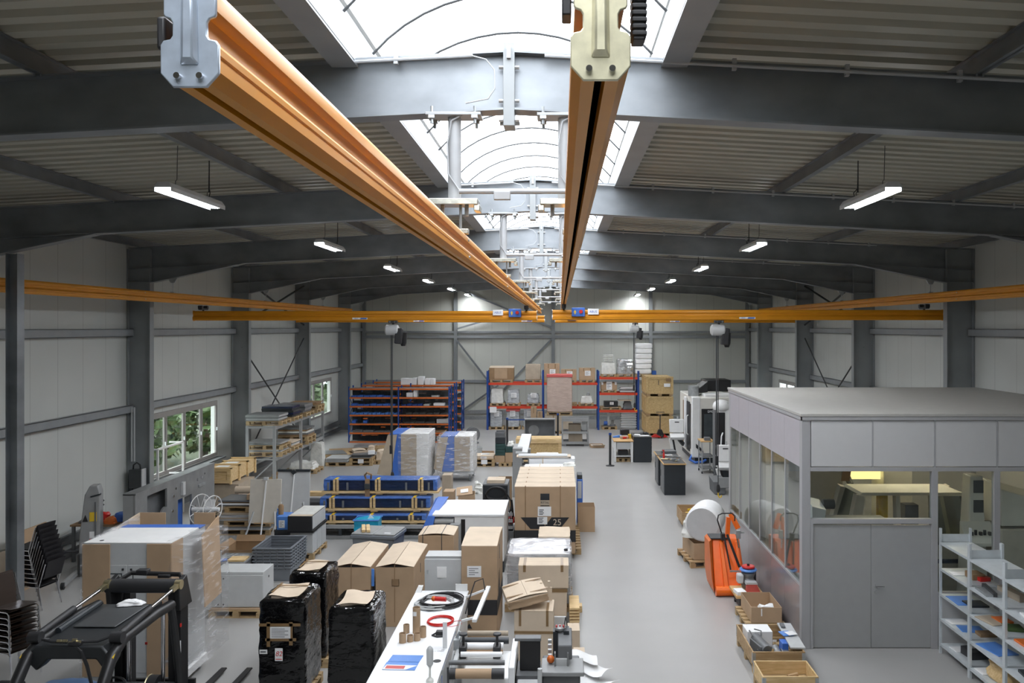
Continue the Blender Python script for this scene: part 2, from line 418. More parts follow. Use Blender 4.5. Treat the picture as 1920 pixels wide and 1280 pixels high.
# trapezoidal roof sheet on both sides of the rooflight
SKL, SKR = RX - 1.5, RX + 1.5
def sheet(xa, xb):
    b = MB(); p = .32; y = WF
    prof = []
    while y < WB:
        prof += [(y, 0), (y + .15, 0), (y + .19, .09), (y + .28, .09)]; y += p
    vs = []; fs = []
    for yy, dz in prof:
        for x in (xa, xb): vs.append((x, yy, rtop(x) + .20 + dz))
    for yy, dz in prof:
        for x in (xa, xb): vs.append((x, yy, rtop(x) + .40))
    n = len(prof)
    for i in range(n - 1):
        fs.append((2 * i, 2 * i + 1, 2 * i + 3, 2 * i + 2))
        fs.append((2 * n + 2 * i, 2 * n + 2 * i + 2, 2 * n + 2 * i + 3, 2 * n + 2 * i + 1))
    return b.add(vs, fs)
struct('ceiling', M['sheet'], sheet(WL - .18, SKL), 'cream ribbed roof sheeting over the long wall with the windows', 'ceiling', smooth=False)
struct('ceiling.001', M['sheet'], sheet(SKR, WR + .18), 'cream ribbed roof sheeting over the glazed cabin', 'ceiling', smooth=False)
b = MB()
b.box(SKL, SKR, FR[6] + .2, WB, rtop(SKL) + .2, rtop(SKL) + .42); b.box(SKL, SKR, WF, SK0, rtop(SKL) + .2, rtop(SKL) + .42)  # second strip, unseen behind the viewer, is sized to hold back skylight
struct('ceiling.002', M['sheet'], b, 'short closed roof strip at the gable beyond the rooflight', 'ceiling')

# barrel rooflight
def arc(t, r=0.0):
    a = (t - .5) * 2 * .95
    return RX + (1.5 + r) * math.sin(a) / math.sin(.95), 8.30 + (math.cos(a) - math.cos(.95)) * 1.55 + r
mt = bpy.data.materials.new('translucent_sheet'); mt.use_nodes = True; nt = mt.node_tree
for n_ in list(nt.nodes): nt.nodes.remove(n_)
o_ = nt.nodes.new('ShaderNodeOutputMaterial'); t_ = nt.nodes.new('ShaderNodeBsdfTransparent'); t_.inputs[0].default_value = (.90, .93, .97, 1)
d_ = nt.nodes.new('ShaderNodeBsdfTranslucent'); d_.inputs[0].default_value = (.9, .93, .97, 1)
x_ = nt.nodes.new('ShaderNodeMixShader'); x_.inputs[0].default_value = .12
nt.links.new(t_.outputs[0], x_.inputs[1]); nt.links.new(d_.outputs[0], x_.inputs[2]); nt.links.new(x_.outputs[0], o_.inputs[0])
b = MB(); b.grid(lambda u, v: (arc(u)[0], SK0 + v * (FR[6] + .2 - SK0), arc(u)[1]), 16, 1)
sk = struct('window_4', mt, b, 'white translucent barrel rooflight along the ridge', 'rooflight')
b = MB(); y = 1.6
while y < FR[6]:
    b.tube([(arc(i / 14, -.03)[0], y, arc(i / 14, -.03)[1]) for i in range(15)], .014, 6); y += 1.17
struct('window_bar', M['dark'], b, '', '', parent=sk)
for sx in (0, 1):
    x0, x1 = ((SKL - .1, SKL), (SKR, SKR + .1))[sx]
    b = MB().box(x0, x1, WF, FR[6] + .25, 7.99, 8.36)
    b.box(x0 - (.16 if sx == 0 else 0), x1 + (.16 if sx else 0), WF, FR[6] + .25, 7.97, 8.0)
    struct('trim_%d' % (sx + 1), M['steell'], b, ('grey steel kerb under the rooflight on the window-wall side', 'grey steel kerb under the rooflight on the cabin side')[sx], 'kerb')

# purlins
pk = 0
for x in (-11.3, -8.2, -5.1, 4.1, 7.3, 10.7):
    for n in range(0, 7):
        if n == 0 and abs(x) > 9: continue
        y0, y1 = FR[n], (FR[n + 1] if n < 6 else WB)
        z = rtop(x); b = MB()
        b.box(x - .05, x + .05, y0, y1, z, z + .012); b.box(x - .006, x + .006, y0, y1, z, z + .2); b.box(x - .05, x + .05, y0, y1, z + .188, z + .2)
        for yy in (y0 + .12, y1 - .12):
            for q in (-.03, .03): b.cyl((x + q, yy, z - .03), (x + q, yy, z + .02), .012, 6)
        o = struct('roof_purlin', M['steel'], b, 'dark grey steel purlin carrying the ribbed roof sheeting', 'purlin', smooth=False, group='roof purlins between the frames')

# portal frames: rafter, haunches, ridge plate, columns
def frame(n):
    y = FR[n]; w = .11; who = 'frame %d' % n
    nth = ['', 'nearest', 'second', 'third', 'fourth', 'fifth', 'sixth'][n]
    root = thing('roof_beam', nth + ' dark grey steel roof beam counted from the near rail ends', 'roof beam', (RX, y, 0), kind='structure')
    def P(x): return x - RX
    b = MB()
    for xe in (WL + .05, WR - .05):
        t = .012
        b.prism([(0, rbot(RX)), (P(xe), rbot(xe)), (P(xe), rtop(xe)), (0, rtop(RX))], 'y', -t / 2, t / 2)
        b.prism([(0, rtop(RX) - .02), (P(xe), rtop(xe) - .02), (P(xe), rtop(xe)), (0, rtop(RX))], 'y', -w, w)
        b.prism([(0, rbot(RX)), (P(xe), rbot(xe)), (P(xe), rbot(xe) + .02), (0, rbot(RX) + .02)], 'y', -w, w)
    part(root, 'rafter', M['steel'], b, smooth=False)
    for xk, xc in ((KL, CL), (KR, CR)):
        b = MB(); zc = 6.60
        b.prism([(P(xk), rbot(xk)), (P(xc), rbot(xc)), (P(xc), zc)], 'y', -.006, .006)
        b.prism([(P(xk), rbot(xk) - .01), (P(xk), rbot(xk) + .012), (P(xc), zc + .012), (P(xc), zc - .01)], 'y', -w, w)
        part(root, 'haunch', M['steel'], b, smooth=False)
    b = MB().box(-.055, .055, -.115, .115, 7.37, 8.18)
    part(root, 'ridge_plate', M['steelc'], b, .004)
    b = MB()
    for z in (7.43, 7.62, 7.95):
        for yy in (-.07, .07): b.cyl((-.10, yy, z), (.10, yy, z), .018, 6)
    part(root, 'bolt', M['galv'], b)
    # cable conduit clipped along the beam head
    b = MB()
    for sx, xe in ((-1, -2.0 - RX), (1, 9.0)):
        pts = [(sx * .35, -.14, rtop(RX + .35) - .05), (xe, -.14, rtop(RX + xe) - .05)]
        b.tube(pts, .018, 8)
    for i in range(-2, 9):
        x = i * 1.1
        b.box(x - .02, x + .02, -.15, -.10, rtop(RX + x) - .09, rtop(RX + x) + .02)
    part(root, 'cable_conduit', M['post'], b)
    b = MB(); b.tube([(-.4, -.15, 8.05), (-.22, -.16, 8.0), (-.14, -.16, 7.9), (-.13, -.16, 7.72), (-.2, -.15, 7.62), (-.42, -.14, 7.58)], .007, 6)
    part(root, 'cable', M['post'], b)
for n in range(1, 7): frame(n)
cnames = {2: 'second', 3: 'third', 4: 'fourth', 5: 'fifth', 6: 'sixth'}
def column(x0, x1, y, label):                          # I-section, web across the hall
    b = MB(); w = .11
    b.box(min(x0, x1), max(x0, x1), y - .007, y + .007, 0, 7.5)
    for x in (x0, x1): b.box(x - .011, x + .011, y - w, y + w, 0, 7.5)
    for z in (.0, 6.6): b.box(min(x0, x1), max(x0, x1), y - w, y + w, z, z + .02)
    return struct('steel_column', M['steelc'], b, label, 'column', smooth=False)
for n in range(3, 7):
    column(WL + .02, CL, FR[n], 'dark grey steel column on the window wall carrying the %s roof beam' % cnames[n])
for n in range(2, 7):
    column(CR, WR - .02, FR[n], 'dark grey steel column on the cabin-side wall carrying the %s roof beam' % cnames[n])
b = MB()
xp = PX(28, FR[2]); b.box(xp - .10, xp + .10, FR[2] - .006, FR[2] + .006, 0, 6.75)
for q in (-.1, .1): b.box(xp + q - .008, xp + q + .008, FR[2] - .1, FR[2] + .1, 0, 6.75)
struct('steel_column', M['steel'], b, 'slim grey steel post beside the stacked black chairs', 'column', smooth=False)
# corner and gable posts
for x, lab in ((-11.45, 'gable corner post behind the orange shelving'), (-6.1, 'gable post between the orange shelving and the pallet racks'), (-.4, 'gable post above the tall pink wrapped load'), (5.3, 'gable post behind the wooden crate stack'), (10.95, 'gable corner post behind the milling machine')):
    b = MB().box(x - .1, x + .1, WB - .2, WB - .01, 0, 7.9)
    struct('steel_column', M['steelc'], b, 'grey steel ' + lab, 'post')
# girts
gi = [(WL, 1, 'window wall'), (WR, -1, 'cabin-side wall')]
for x, sg, nm in gi:
    for z, h, lv in ((5.15, .2, 'upper'), (3.10, .2, 'lower')):
        for n in range(1, 7):
            y0, y1 = FR[n] + .05, (FR[n + 1] if n < 6 else WB) - .05
            b = MB(); xa, xb = sorted((x + sg * .002, x + sg * .16))
            b.box(xa, xb, y0, y1, z, z + .012); b.box(xa, xb, y0, y1, z + h - .012, z + h)
            xa, xb = sorted((x + sg * .15, x + sg * .16)); b.box(xa, xb, y0, y1, z, z + h)
            struct('wall_girt', M['steell'], b, 'grey steel %s wall rail between columns on the %s' % (lv, nm), 'wall rail', group='%s wall rails on the %s' % (lv, nm), smooth=False)
for z, lv in ((4.75, 'upper'), (2.15, 'lower')):
    b = MB().box(WL + .2, WR - .2, WB - .17, WB - .005, z, z + .16)
    if lv == 'upper': b.box(WL + .2, WR - .2, WB - .17, WB - .005, z + .30, z + .42)
    struct('wall_girt', M['steell'], b, 'grey steel %s rail across the gable wall' % lv, 'wall rail')
b = MB().box(WL, WR, WB - .12, WB - .003, .35, .55); b.box(WL, WR, WB - .1, WB - .003, .0, .2)
struct('baseboard_back', M['galv'], b, 'pale metal base rail along the gable wall', 'base rail')
b = MB().box(WL + .003, WL + .16, 9.0, WB - .3, 0, .14); b.box(WL + .003, WL + .1, 9.0, WB - .3, .3, .5)
struct('baseboard_left', M['greyd'], b, 'dark grey base rail along the window wall', 'base rail')
# bracing
def brace(p0, p1, label, r=.028):
    struct('wind_brace', M['dark'], MB().tube([p0, p1], r, 8), label, 'brace')
y4, y5 = FR[4], FR[5]
for x, nm in ((WL + .35, 'window wall'), (WR - .35, 'cabin-side wall')):
    brace((x, y4, 4.7), (x, y5, .4), 'dark diagonal brace falling away from the viewer on the ' + nm)
    brace((x, y5, 4.9), (x, y4, .4), 'dark diagonal brace rising away from the viewer on the ' + nm)
    brace((x, y4, 7.2), (x, y5, 5.5), 'short upper brace falling away from the viewer on the ' + nm, .04)
    brace((x, y4, 5.5), (x, y5, 7.2), 'short upper brace rising away from the viewer on the ' + nm, .04)
yb = WB - .26
for (xa, za), (xb, zb), nm in (((-6, 4.6), (-3.2, 1.0), 'from the gable post down towards the big open carton'), ((-.5, 4.7), (-4.2, .8), 'from the middle gable post down behind the racks'), ((-6, 5.3), (-3.6, 6.0), 'short, above the upper gable rail'), ((-.5, 5.4), (-5.9, 7.6), 'high under the roof on the gable'), ((-5.9, .4), (-3.6, 2.0), 'low behind the first blue upright')):
    struct('wind_brace', M['steel'], MB().bar((xa, yb, za), (xb, yb, zb), .1, .1), 'grey angle brace ' + nm, 'brace')

# windows in the long walls
def window(nm, x, sg, w, panes, label):
    y0, y1, z0, z1 = w
    b = MB(); xa, xb = sorted((x - sg * .01, x + sg * .05))
    hd = .16
    b.box(xa, xb, y0, y1, z1 - hd, z1); b.box(xa, xb, y0, y1, z0, z0 + .1)
    for i in range(panes + 1):
        yy = y0 + (y1 - y0) * i / panes; q = .045
        b.box(xa, xb, max(y0, yy - q), min(y1, yy + q), z0 + .1, z1 - hd)
    root = struct(nm, M['winframe'], b, label, 'window', .008)
    g = MB(); g.box(x - sg * .03 - .004, x - sg * .03 + .004, y0, y1, z0, z1)
    struct('window_pane', M['glass'], g, '', '', parent=root)
    g = MB(); xa, xb = sorted((x - sg * .02, x + sg * .03))
    for i in range(panes):
        ya, yc = y0 + (y1 - y0) * i / panes, y0 + (y1 - y0) * (i + 1) / panes
        g.box(xa, xb, ya + .045, ya + .09, z0 + .1, z1 - hd); g.box(xa, xb, yc - .09, yc - .045, z0 + .1, z1 - hd)
    struct('window_sash', M['winframe'], g, '', '', parent=root)
    g = MB()
    for i in range(panes): 
        yy = y0 + (y1 - y0) * (i + .5 + .42) / panes
        g.box(x + sg * .07 - .02, x + sg * .07 + .02, yy - .015, yy + .015, (z0 + z1) / 2 - .08, (z0 + z1) / 2 + .03)
    struct('window_handle', M['alu'], g, '', '', parent=root)
window('window_1', WL, 1, W1, 4, 'wide four-pane window above the grey steel side frames')
window('window_2', WL, 1, W2, 3, 'far three-pane window behind the grey pallet rack')
window('reflection_window', WR, -1, W3, 3, 'small far window added for the bright lamp reflections above the cabin roof')  # added window, its bright panes stand in for lamp reflections on the wall
# sill and safety rail in front of window_1
y0, y1 = W1[0], W1[1]
b = MB().box(WL + .005, WL + .3, y0 - .1, y1 + .1, .98, 1.02)
struct('trim_3', M['greyd'], b, 'grey sill under the wide four-pane window', 'sill')
T = thing('guard_rail', 'white tubular guard frame standing in front of the wide window', 'guard rail', (-11.0, 22.4, 0))
for yy in (0, 1.5):
    part(T, 'post', M['white'], MB().bar((0, yy, 0), (0, yy, 2.05), .05))
part(T, 'rail', M['white'], MB().bar((0, 0, 2.05), (0, 1.5, 2.05), .05).bar((0, 0, 1.15), (0, 1.5, 1.15), .05))
for yy, zz in ((0, 2.05), (1.5, 2.05), (0, 1.15), (1.5, 1.15)):
    part(T, 'bracket', M['white'], MB().bar((0, yy, zz), (-.4, yy, zz), .04))
# conduit + switch box on the third column
b = MB()
for q in (0, .07): b.tube([(CL - .38 - q, FR[3] - .16, 3.25), (CL - .38 - q, FR[3] - .16, 1.80)], .022, 8)
solo('cable_conduit', 'pair of pale conduits running down the third window-wall column', 'conduit', M['greyl'], b)
TSB = T = thing('switch_box', 'dark grey switch box with pale side on the third window-wall column', 'switch box', (CL - .28, FR[3] - .22, 1.1))
part(T, 'bracket', M['greyd'], MB().box(-.1, .1, .1, .212, .1, .4))
part(T, 'housing', M['dark'], MB().box(-.17, .17, -.1, .1, 0, .5), .01)
part(T, 'cover', M['greyl'], MB().box(.17, .20, -.12, .1, -.02, .52), .004)
part(T, 'cable', M['black2'], MB().tube([(-.1, 0, .5), (-.08, -.02, .62), (.0, 0, .68), (.08, 0, .62), (.1, 0, .5)], .02, 7).tube([(-.12, 0, 0), (-.1, -.03, -.1), (.05, 0, -.12), (.1, 0, 0)], .02, 7))

# outdoors beyond the windows
solo('lawn', 'green lawn outside the windows', 'lawn', M['lawn'], MB().box(-60, WL - .4, -6, 70, -.3, -.25), kind='structure')
def tree(x, y, h, r, label, sd):
    rnd = random.Random(sd)
    T = thing('garden_tree', label, 'tree', (x, y, -.25), group='garden trees outside the windows')
    part(T, 'trunk', M['bark'], MB().tube([(0, 0, 0), (.1, .05, h * .4), (0, 0, h * .7)], .16, 8, r2=.07))
    b = MB()
    for i in range(520):
        a, e, q = rnd.uniform(0, 2 * PI), math.asin(rnd.uniform(-1, 1)), r * rnd.uniform(.45, 1.0)
        c = Vector((q * math.cos(a) * math.cos(e), q * math.sin(a) * math.cos(e), h * .62 + h * .42 * math.sin(e)))
        d = Vector((rnd.uniform(-1, 1), rnd.uniform(-1, 1), rnd.uniform(-1, 1))).normalized(); s = rnd.uniform(.14, .32)
        u = d.orthogonal().normalized(); v = d.cross(u)
        b.add([c + u * s, c + v * s * .6, c - u * s, c - v * s * .6], [(0, 1, 2, 3)])
    part(T, 'crown', M['leaf'], b, smooth=False)
for i, (x, y, h, r) in enumerate(((-16, 24.5, 3.6, 1.9), (-18.5, 29, 5.2, 2.4), (-17, 33, 4.2, 2.2), (-20, 38, 6, 2.8), (-17.5, 44, 4.6, 2.3), (-16.5, 50, 5, 2.4), (-23, 33, 7, 3), (-15.2, 26.5, 2.4, 1.8), (-15.6, 30.5, 2.8, 2.0), (-15.0, 34.5, 2.6, 1.9), (-15.4, 41, 2.8, 2.2), (-15.4, 47, 2.8, 2.2), (-15.5, 56, 3, 2.4))):
    tree(x, y, h, r, 'leafy green tree growing outside the window wall', i)
# ================================================================== ceiling crane
RB, RT = 6.05, 6.32                                   # rail bottom and top
def prof(h=.27):
    k = h / .27
    r = [(.014, .0), (.05, 0), (.070, .022), (.076, .03), (.076, .062), (.071, .066), (.071, .072), (.076, .076), (.076, .095), (.062, .112), (.040, .122), (.034, .135), (.034, .165), (.040, .178), (.060, .188), (.066, .196), (.066, .236), (.060, .25), (.045, .27)]
    r = [(x, z * k) for x, z in r]
    return r + [(-x, z) for x, z in reversed(r)] + [(-.014, .05 * k), (.014, .05 * k)]
EP = [(.045, -.012), (.078, .025), (.078, .100), (.070, .112), (.052, .116), (.046, .125), (.046, .160), (.052, .170), (.066, .175), (.070, .182), (.070, .262), (.050, .285)]
EP = EP + [(-x, z) for x, z in reversed(EP)]
def endplate(T, ax, at, sgn, zb, metal):
    """pressed end cover with a raised central rib and two screws"""
    pl = MB(); d = .012 * sgn
    pl.prism([(u, v + zb) for u, v in EP], ax, at, at + d)
    e = part(T, 'end_plate', metal, pl, .003)
    rb = MB(); f = at + d; g = f + .018 * sgn
    def P(u, v, a): return (u, a, v) if ax == 'y' else (a, u, v)
    rb.hexa([P(-.026, zb + .045, f), P(.026, zb + .045, f), P(.022, zb + .285, f), P(-.022, zb + .285, f)],
            [P(-.014, zb + .062, g), P(.014, zb + .062, g), P(.012, zb + .285, g), P(-.012, zb + .285, g)])
    part(e, 'rib', metal, rb, .004)
    for u in (-.03, .03):
        sc = MB().cyl(P(u, zb + .016, f), P(u, zb + .016, f + .012 * sgn), .0085, 12)
        part(e, 'screw', M['chrome'], sc)
def rail(x, y0, y1, label, metal):
    T = thing('crane_rail', label, 'crane rail', (x, y0, 0))
    b = MB(); b.prism([(u, v + RB) for u, v in prof()], 'y', 0.0, y1 - y0)
    part(T, 'profile', M['orange'], b, smooth=True)
    b = MB().box(-.013, .013, .012, y1 - y0 - .01, RB + .048, RB + .052)
    part(T, 'slot_shade', M['void'], b)  # near-black strip paints the shade deep inside the open slot
    endplate(T, 'y', 0.0, -1, RB, metal)
    yy = 6.0; b = MB()
    while yy < y1 - y0 - 1:
        for sx in (-1, 1): b.cyl((sx * .07, yy, RB + .05), (sx * .088, yy, RB + .05), .014, 6); b.cyl((sx * .06, yy, RB + .215), (sx * .078, yy, RB + .215), .014, 6)
        yy += 6.0
    part(T, 'joint_bolt', M['galv'], b)
    return T
M['endsteel'] = mat('end_plate_zinc', (.50, .57, .66), .3, .55, var=.1, vscale=20)
M['endbrass'] = mat('end_plate_yellow_zinc', (.74, .70, .50), .3, .45, var=.14, vscale=20)
XS = {'A': -10.45, 'B': -.985, 'C': .105, 'D': 10.0}
rail(XS['A'], 8.5, 41, 'long orange crane rail hung along the window wall', M['endsteel'])
TB = rail(XS['B'], 2.19, 40.5, 'orange crane rail with silver end plate, towards the window wall', M['endsteel'])
TC = rail(XS['C'], 2.13, 40.5, 'orange crane rail with yellowish end plate and black slot', M['endbrass'])
rail(XS['D'], 8.5, 41, 'long orange crane rail hung along the cabin-side wall', M['endsteel'])
# black cable carriers at the near ends of the middle rails
b = MB().box(-.105, -.08, .02, .12, RB + .10, RB + .19)
part(TB, 'end_stop', M['black2'], b, .008)
b = MB()
for i in range(7): b.box(.085, .125, .03, .10, RB + .12 + i * .018, RB + .133 + i * .018)
b.box(.088, .12, .035, .095, RB + .11, RB + .25)
part(TC, 'end_stop', M['black2'], b, .003)
b = MB().box(-.10, -.075, .02, .09, RB + .17, RB + .24); part(TC, 'end_stop', M['black2'], b, .004)
b = MB()
b.tube([(.0, .08, RT), (.03, .1, RT + .05), (.07, .1, RT + .06), (.1, .1, RT + .0)], .008, 6)
part(TB, 'cable', M['black2'], b)

# suspension posts under each roof beam, rods and cross struts
def hanger(x, n, label):
    y = FR[n]; zt = rbot(x) - .002
    T = thing('suspension_post', label, 'suspension post', (x - .06, y, 0))
    part(T, 'clamp_plate', M['post'], MB().box(-.27, .27, -.13, .13, zt - .03, zt), .004)
    b = MB()
    for sx in (-.21, .21):
        for sy in (-.1, .1): b.cyl((sx, sy, zt - .11), (sx, sy, zt + .06), .016, 6); b.box(sx - .03, sx + .03, sy - .03, sy + .03, zt - .06, zt - .03)
    part(T, 'bolt', M['galv'], b)
    part(T, 'post', M['post'], MB().cyl((0, 0, 6.66), (0, 0, zt - .03), .065, 16))
    part(T, 'foot_plate', M['zinc'], MB().box(-.24, .24, -.12, .12, 6.60, 6.66).box(-.26, -.2, -.1, .1, 6.54, 6.6).box(.2, .26, -.1, .1, 6.54, 6.6), .006)
    b = MB()
    for q in (-.12, .12): b.cyl((q, 0, 6.50), (q, 0, 6.60), .022, 6)
    b.cyl((.06, 0, 6.36), (.06, 0, 6.6), .014, 8)
    part(T, 'rod', M['galv'], b)
    part(T, 'rail_clamp', M['zinc'], MB().box(-.02, .14, -.05, .05, RT + .001, RT + .05), .006)
    part(T, 'earth_wire', M['post'], MB().tube([(.1, -.1, zt - .02), (-.02, -.09, zt - .08), (-.06, -.085, zt - .3), (-.05, -.085, 6.9), (.05, -.08, 6.75), (.15, -.08, 6.73)], .008, 6))
nm = {1: 'nearest', 2: 'second', 3: 'third', 4: 'fourth', 5: 'fifth', 6: 'sixth'}
for n in range(1, 7):
    hanger(XS['B'], n, 'white suspension post of the silver-plated rail at the %s roof beam' % nm[n])
    hanger(XS['C'], n, 'white suspension post of the yellow-plated rail at the %s roof beam' % nm[n])
    T = thing('cross_strut', 'white strut tying the two suspension posts at the %s roof beam' % nm[n], 'strut', (RX, FR[n], 0))
    part(T, 'tube', M['post'], MB().cyl((-.48, -.15, 6.72), (.60, -.15, 6.72), .026, 10))
    part(T, 'junction_box', M['post'], MB().box(-.14, .02, -.22, -.16, 6.63, 6.71), .006)
for k, X_ in (('A', 'window wall'), ('D', 'cabin-side wall')):
    for n in range(2, 7):
        x = XS[k]; xk, xc = (KL, CL) if k == 'A' else (KR, CR)
        t = (x - xk) / (xc - xk); zt = rbot(xk) + (6.60 - rbot(xk)) * t
        T = thing('rail_hanger', 'small metal hanger of the %s rail under the %s roof beam' % (X_, nm[n]), 'hanger', (x, FR[n], 0))
        part(T, 'bracket', M['galv'], MB().prism([(-.13, zt), (.13, zt), (.05, zt - .13), (-.05, zt - .13)], 'y', -.03, .03), .004)
        part(T, 'rod', M['galv'], MB().cyl((0, 0, RT + .002), (0, 0, zt - .1), .012, 8))
        part(T, 'clip', M['galv'], MB().box(-.05, .05, -.05, .05, RT + .001, RT + .03))

# bridges
BB, BT = 5.59, 5.87
def bridge(x0, x1, y, label, boxes, inner):
    T = thing('crane_bridge', label, 'crane bridge', (x0, y, 0))
    L = x1 - x0
    b = MB(); b.prism([(u, v + BB) for u, v in prof(.28)], 'x', 0, L)
    part(T, 'beam', M['orange'], b)
    for at, sg in ((0, -1), (L, 1)):
        pl = MB(); pl.prism([(u, v * 1.03 + BB) for u, v in EP], 'x', at, at + .012 * sg); part(T, 'end_cap', M['galv'] if inner == sg else M['orange'], pl)
    for xr in inner_x(x0, x1):
        t = MB()
        for q in (-.18, .18):
            t.cyl((xr - x0 - .05, q, 5.98), (xr - x0 + .05, q, 5.98), .05, 10)
            t.box(xr - x0 - .06, xr - x0 + .06, q - .05, q + .05, 5.93, 6.02)
        t.box(xr - x0 - .05, xr - x0 + .05, -.22, .22, 5.90, 5.95); t.cyl((xr - x0, 0, BT - .01), (xr - x0, 0, 5.95), .03, 8)
        part(T, 'trolley', M['black2'], t, .004)
    for bx_, kind in boxes:
        u = bx_ - x0
        if kind == 'control':
            c = part(T, 'control_box', M['blue2'], MB().box(-.18, .18, -.19, -.07, 0, .24), .012, loc=(u, 0, BB + .10))
            part(c, 'emergency_button', M['red'], MB().cyl((.07, -.19, .13), (.07, -.225, .13), .05, 14))
            a = MB(); a.prism([(-.13, .11), (-.05, .11), (-.09, .18)], 'y', -.195, -.19); a.box(-.105, -.075, -.195, -.19, .06, .11)
            part(c, 'warning_sign', M['yellow'], a)
        if kind == 'plate':
            c = part(T, 'sign_plate', M['white2'], MB().box(-.15, .15, -.10, -.085, 0, .16), .02, loc=(u, 0, BB + .15))
            text(c, 'lettering', 'ABUS', .085, M['blue2'], (0, -.102, .08))
        if kind == 'sticker':
            c = part(T, 'sticker', M['paper'], MB().box(-.22, .22, -.082, -.078, 0, .05), 0, loc=(u, 0, BB + .035))
            part(c, 'blue_print', M['blue2'], MB().prism([(.0, .006), (.19, .006), (.21, .044), (.03, .044)], 'y', -.084, -.082))
            text(c, 'lettering', 'ABUS', .045, M['blue2'], (-.11, -.083, .025))
    return T
def inner_x(x0, x1): return [x for x in XS.values() if x0 - .1 <= x <= x1 + .1]
bridge(-10.72, -.68, 24.0, 'near orange crane bridge on the window-wall side', [(PX(966, 24), 'control'), (PX(934, 24), 'plate'), (PX(676, 24), 'sticker')], 1)
bridge(PX(1036, 22.5), 10.5, 22.5, 'near orange crane bridge on the cabin side', [(PX(1084, 22.5), 'control'), (PX(1112, 22.5), 'plate'), (PX(1400, 22.5), 'sticker')], -1)
bridge(-10.7, PX(1021, 33.3), 33.3, 'farther orange crane bridge on the window-wall side', [(PX(786, 33.3), 'sticker'), (PX(988, 33.3), 'sticker')], 1)
bridge(PX(1041, 36), 10.3, 36.0, 'farther orange crane bridge on the cabin side', [(PX(1072, 36), 'control'), (PX(1265, 36), 'sticker')], -1)

# chain hoists
def hoist(px, D, zhook, label, sc=1.0, hook_y=0.0, mirror=1):
    x = PX(px, D)
    T = thing('chain_hoist', label, 'hoist', (x, D, 0))
    part(T, 'trolley', M['black2'], MB().box(-.12, .12, -.11, .11, BB - .08, BB - .004).box(-.03, .03, -.03, .03, BB - .2, BB - .05), .01)
    for q in (-.07, .07): part(T, 'wheel', M['chrome'], MB().cyl((q, -.135, BB - .04), (q, -.11, BB - .04), .03, 12))
    part(T, 'housing', M['greyl'], MB().lathe([(.10, -.2), (.15, -.16), (.16, 0), (.15, .16), (.10, .2)], (-.03, 0, BB - .27), 18, 'x'), .01)
    part(T, 'motor', M['black2'], MB().obox((.17 * mirror, 0, BB - .45), (.2, .22, .46), (0, .1 * mirror, 0)), .03)
    part(T, 'chain_bag', M['black'], MB().lathe([(.06, 0), (.10, .1), (.11, .36), (.12, .4)], (.26 * mirror, .2, BB - .75), 14))
    b = MB(); 
    z = BB - .38; k = 0
    b.tube([(-.02, 0, z), (-.02, 0, zhook + .25)], .013, 6); b.tube([(-.06, .02, z), (-.06, .02, zhook + 1.1)], .02, 7)
    part(T, 'chain', M['dark'], b)
    part(T, 'control_pendant', M['black2'], MB().box(-.10, -.02, -.03, .05, zhook + .85, zhook + 1.1), .01)
    b = MB().lathe([(.02, 0), (.05, .04), (.05, .16), (.03, .22)], (-.02, 0, zhook + .1), 12)
    h = part(T, 'hook_block', M['black2'], b)
    part(h, 'hook', M['yellow'], MB().tube([(-.02, 0, zhook + .1), (-.02, 0, zhook + .02), (.02, 0, zhook - .04), (.06, 0, zhook - .02), (.07, 0, zhook + .03)], .018, 8))
    return T
hoist(737, 24.0, PZ(905, 24.0), 'grey and black chain hoist hanging above the blue wrapped crates')
hoist(1348, 22.5, PZ(930, 22.5), 'grey and black chain hoist hanging beside the cabin')
hoist(1191, 36.0, 1.75, 'small far chain hoist hanging before the red pallet rack')

# LED lamps
def lamp(side, n):
    D = S * (n + .66); x = (-5.22, 4.38)[side]; z = 7.24
    T = lamp.proto
    lab = 'lit LED batten, %s in the row on the %s' % (['nearest', 'second', 'third', 'fourth', 'fifth', 'farthest'][n - 1], ('window-wall side', 'cabin side')[side])
    if T is None:
        T = lamp.proto = thing('ceiling_lamp', lab, 'lamp', (x, D, z), 0, 'hanging LED battens')
        part(T, 'housing', M['greyl'], MB().prism([(-.12, .0), (-.07, .07), (.07, .07), (.12, 0), (.12, -.055), (.105, -.055), (.105, -.005), (-.105, -.005), (-.105, -.055), (-.12, -.055)], 'y', -.86, .86))
        part(T, 'diffuser', M['lamp'], MB().box(-.10, .10, -.84, .84, -.034, -.012))
        b = MB()
        for yy in (-.5, .5): b.tube([(0, yy, .07), (0, yy, .14), (.02, yy, .16), (.03, yy, .62)], .005, 6)
        part(T, 'suspension_wire', M['dark'], b)
        part(T, 'power_cable', M['black2'], MB().tube([(0, .55, .07), (.0, .6, .16), (.02, .53, .2), (.03, .5, .15), (.03, .5, .62)], .008, 6))
    else: dup(T, (x, D, z), label=lab)
lamp.proto = None
for n in range(1, 7):
    for sd in (0, 1): lamp(sd, n)
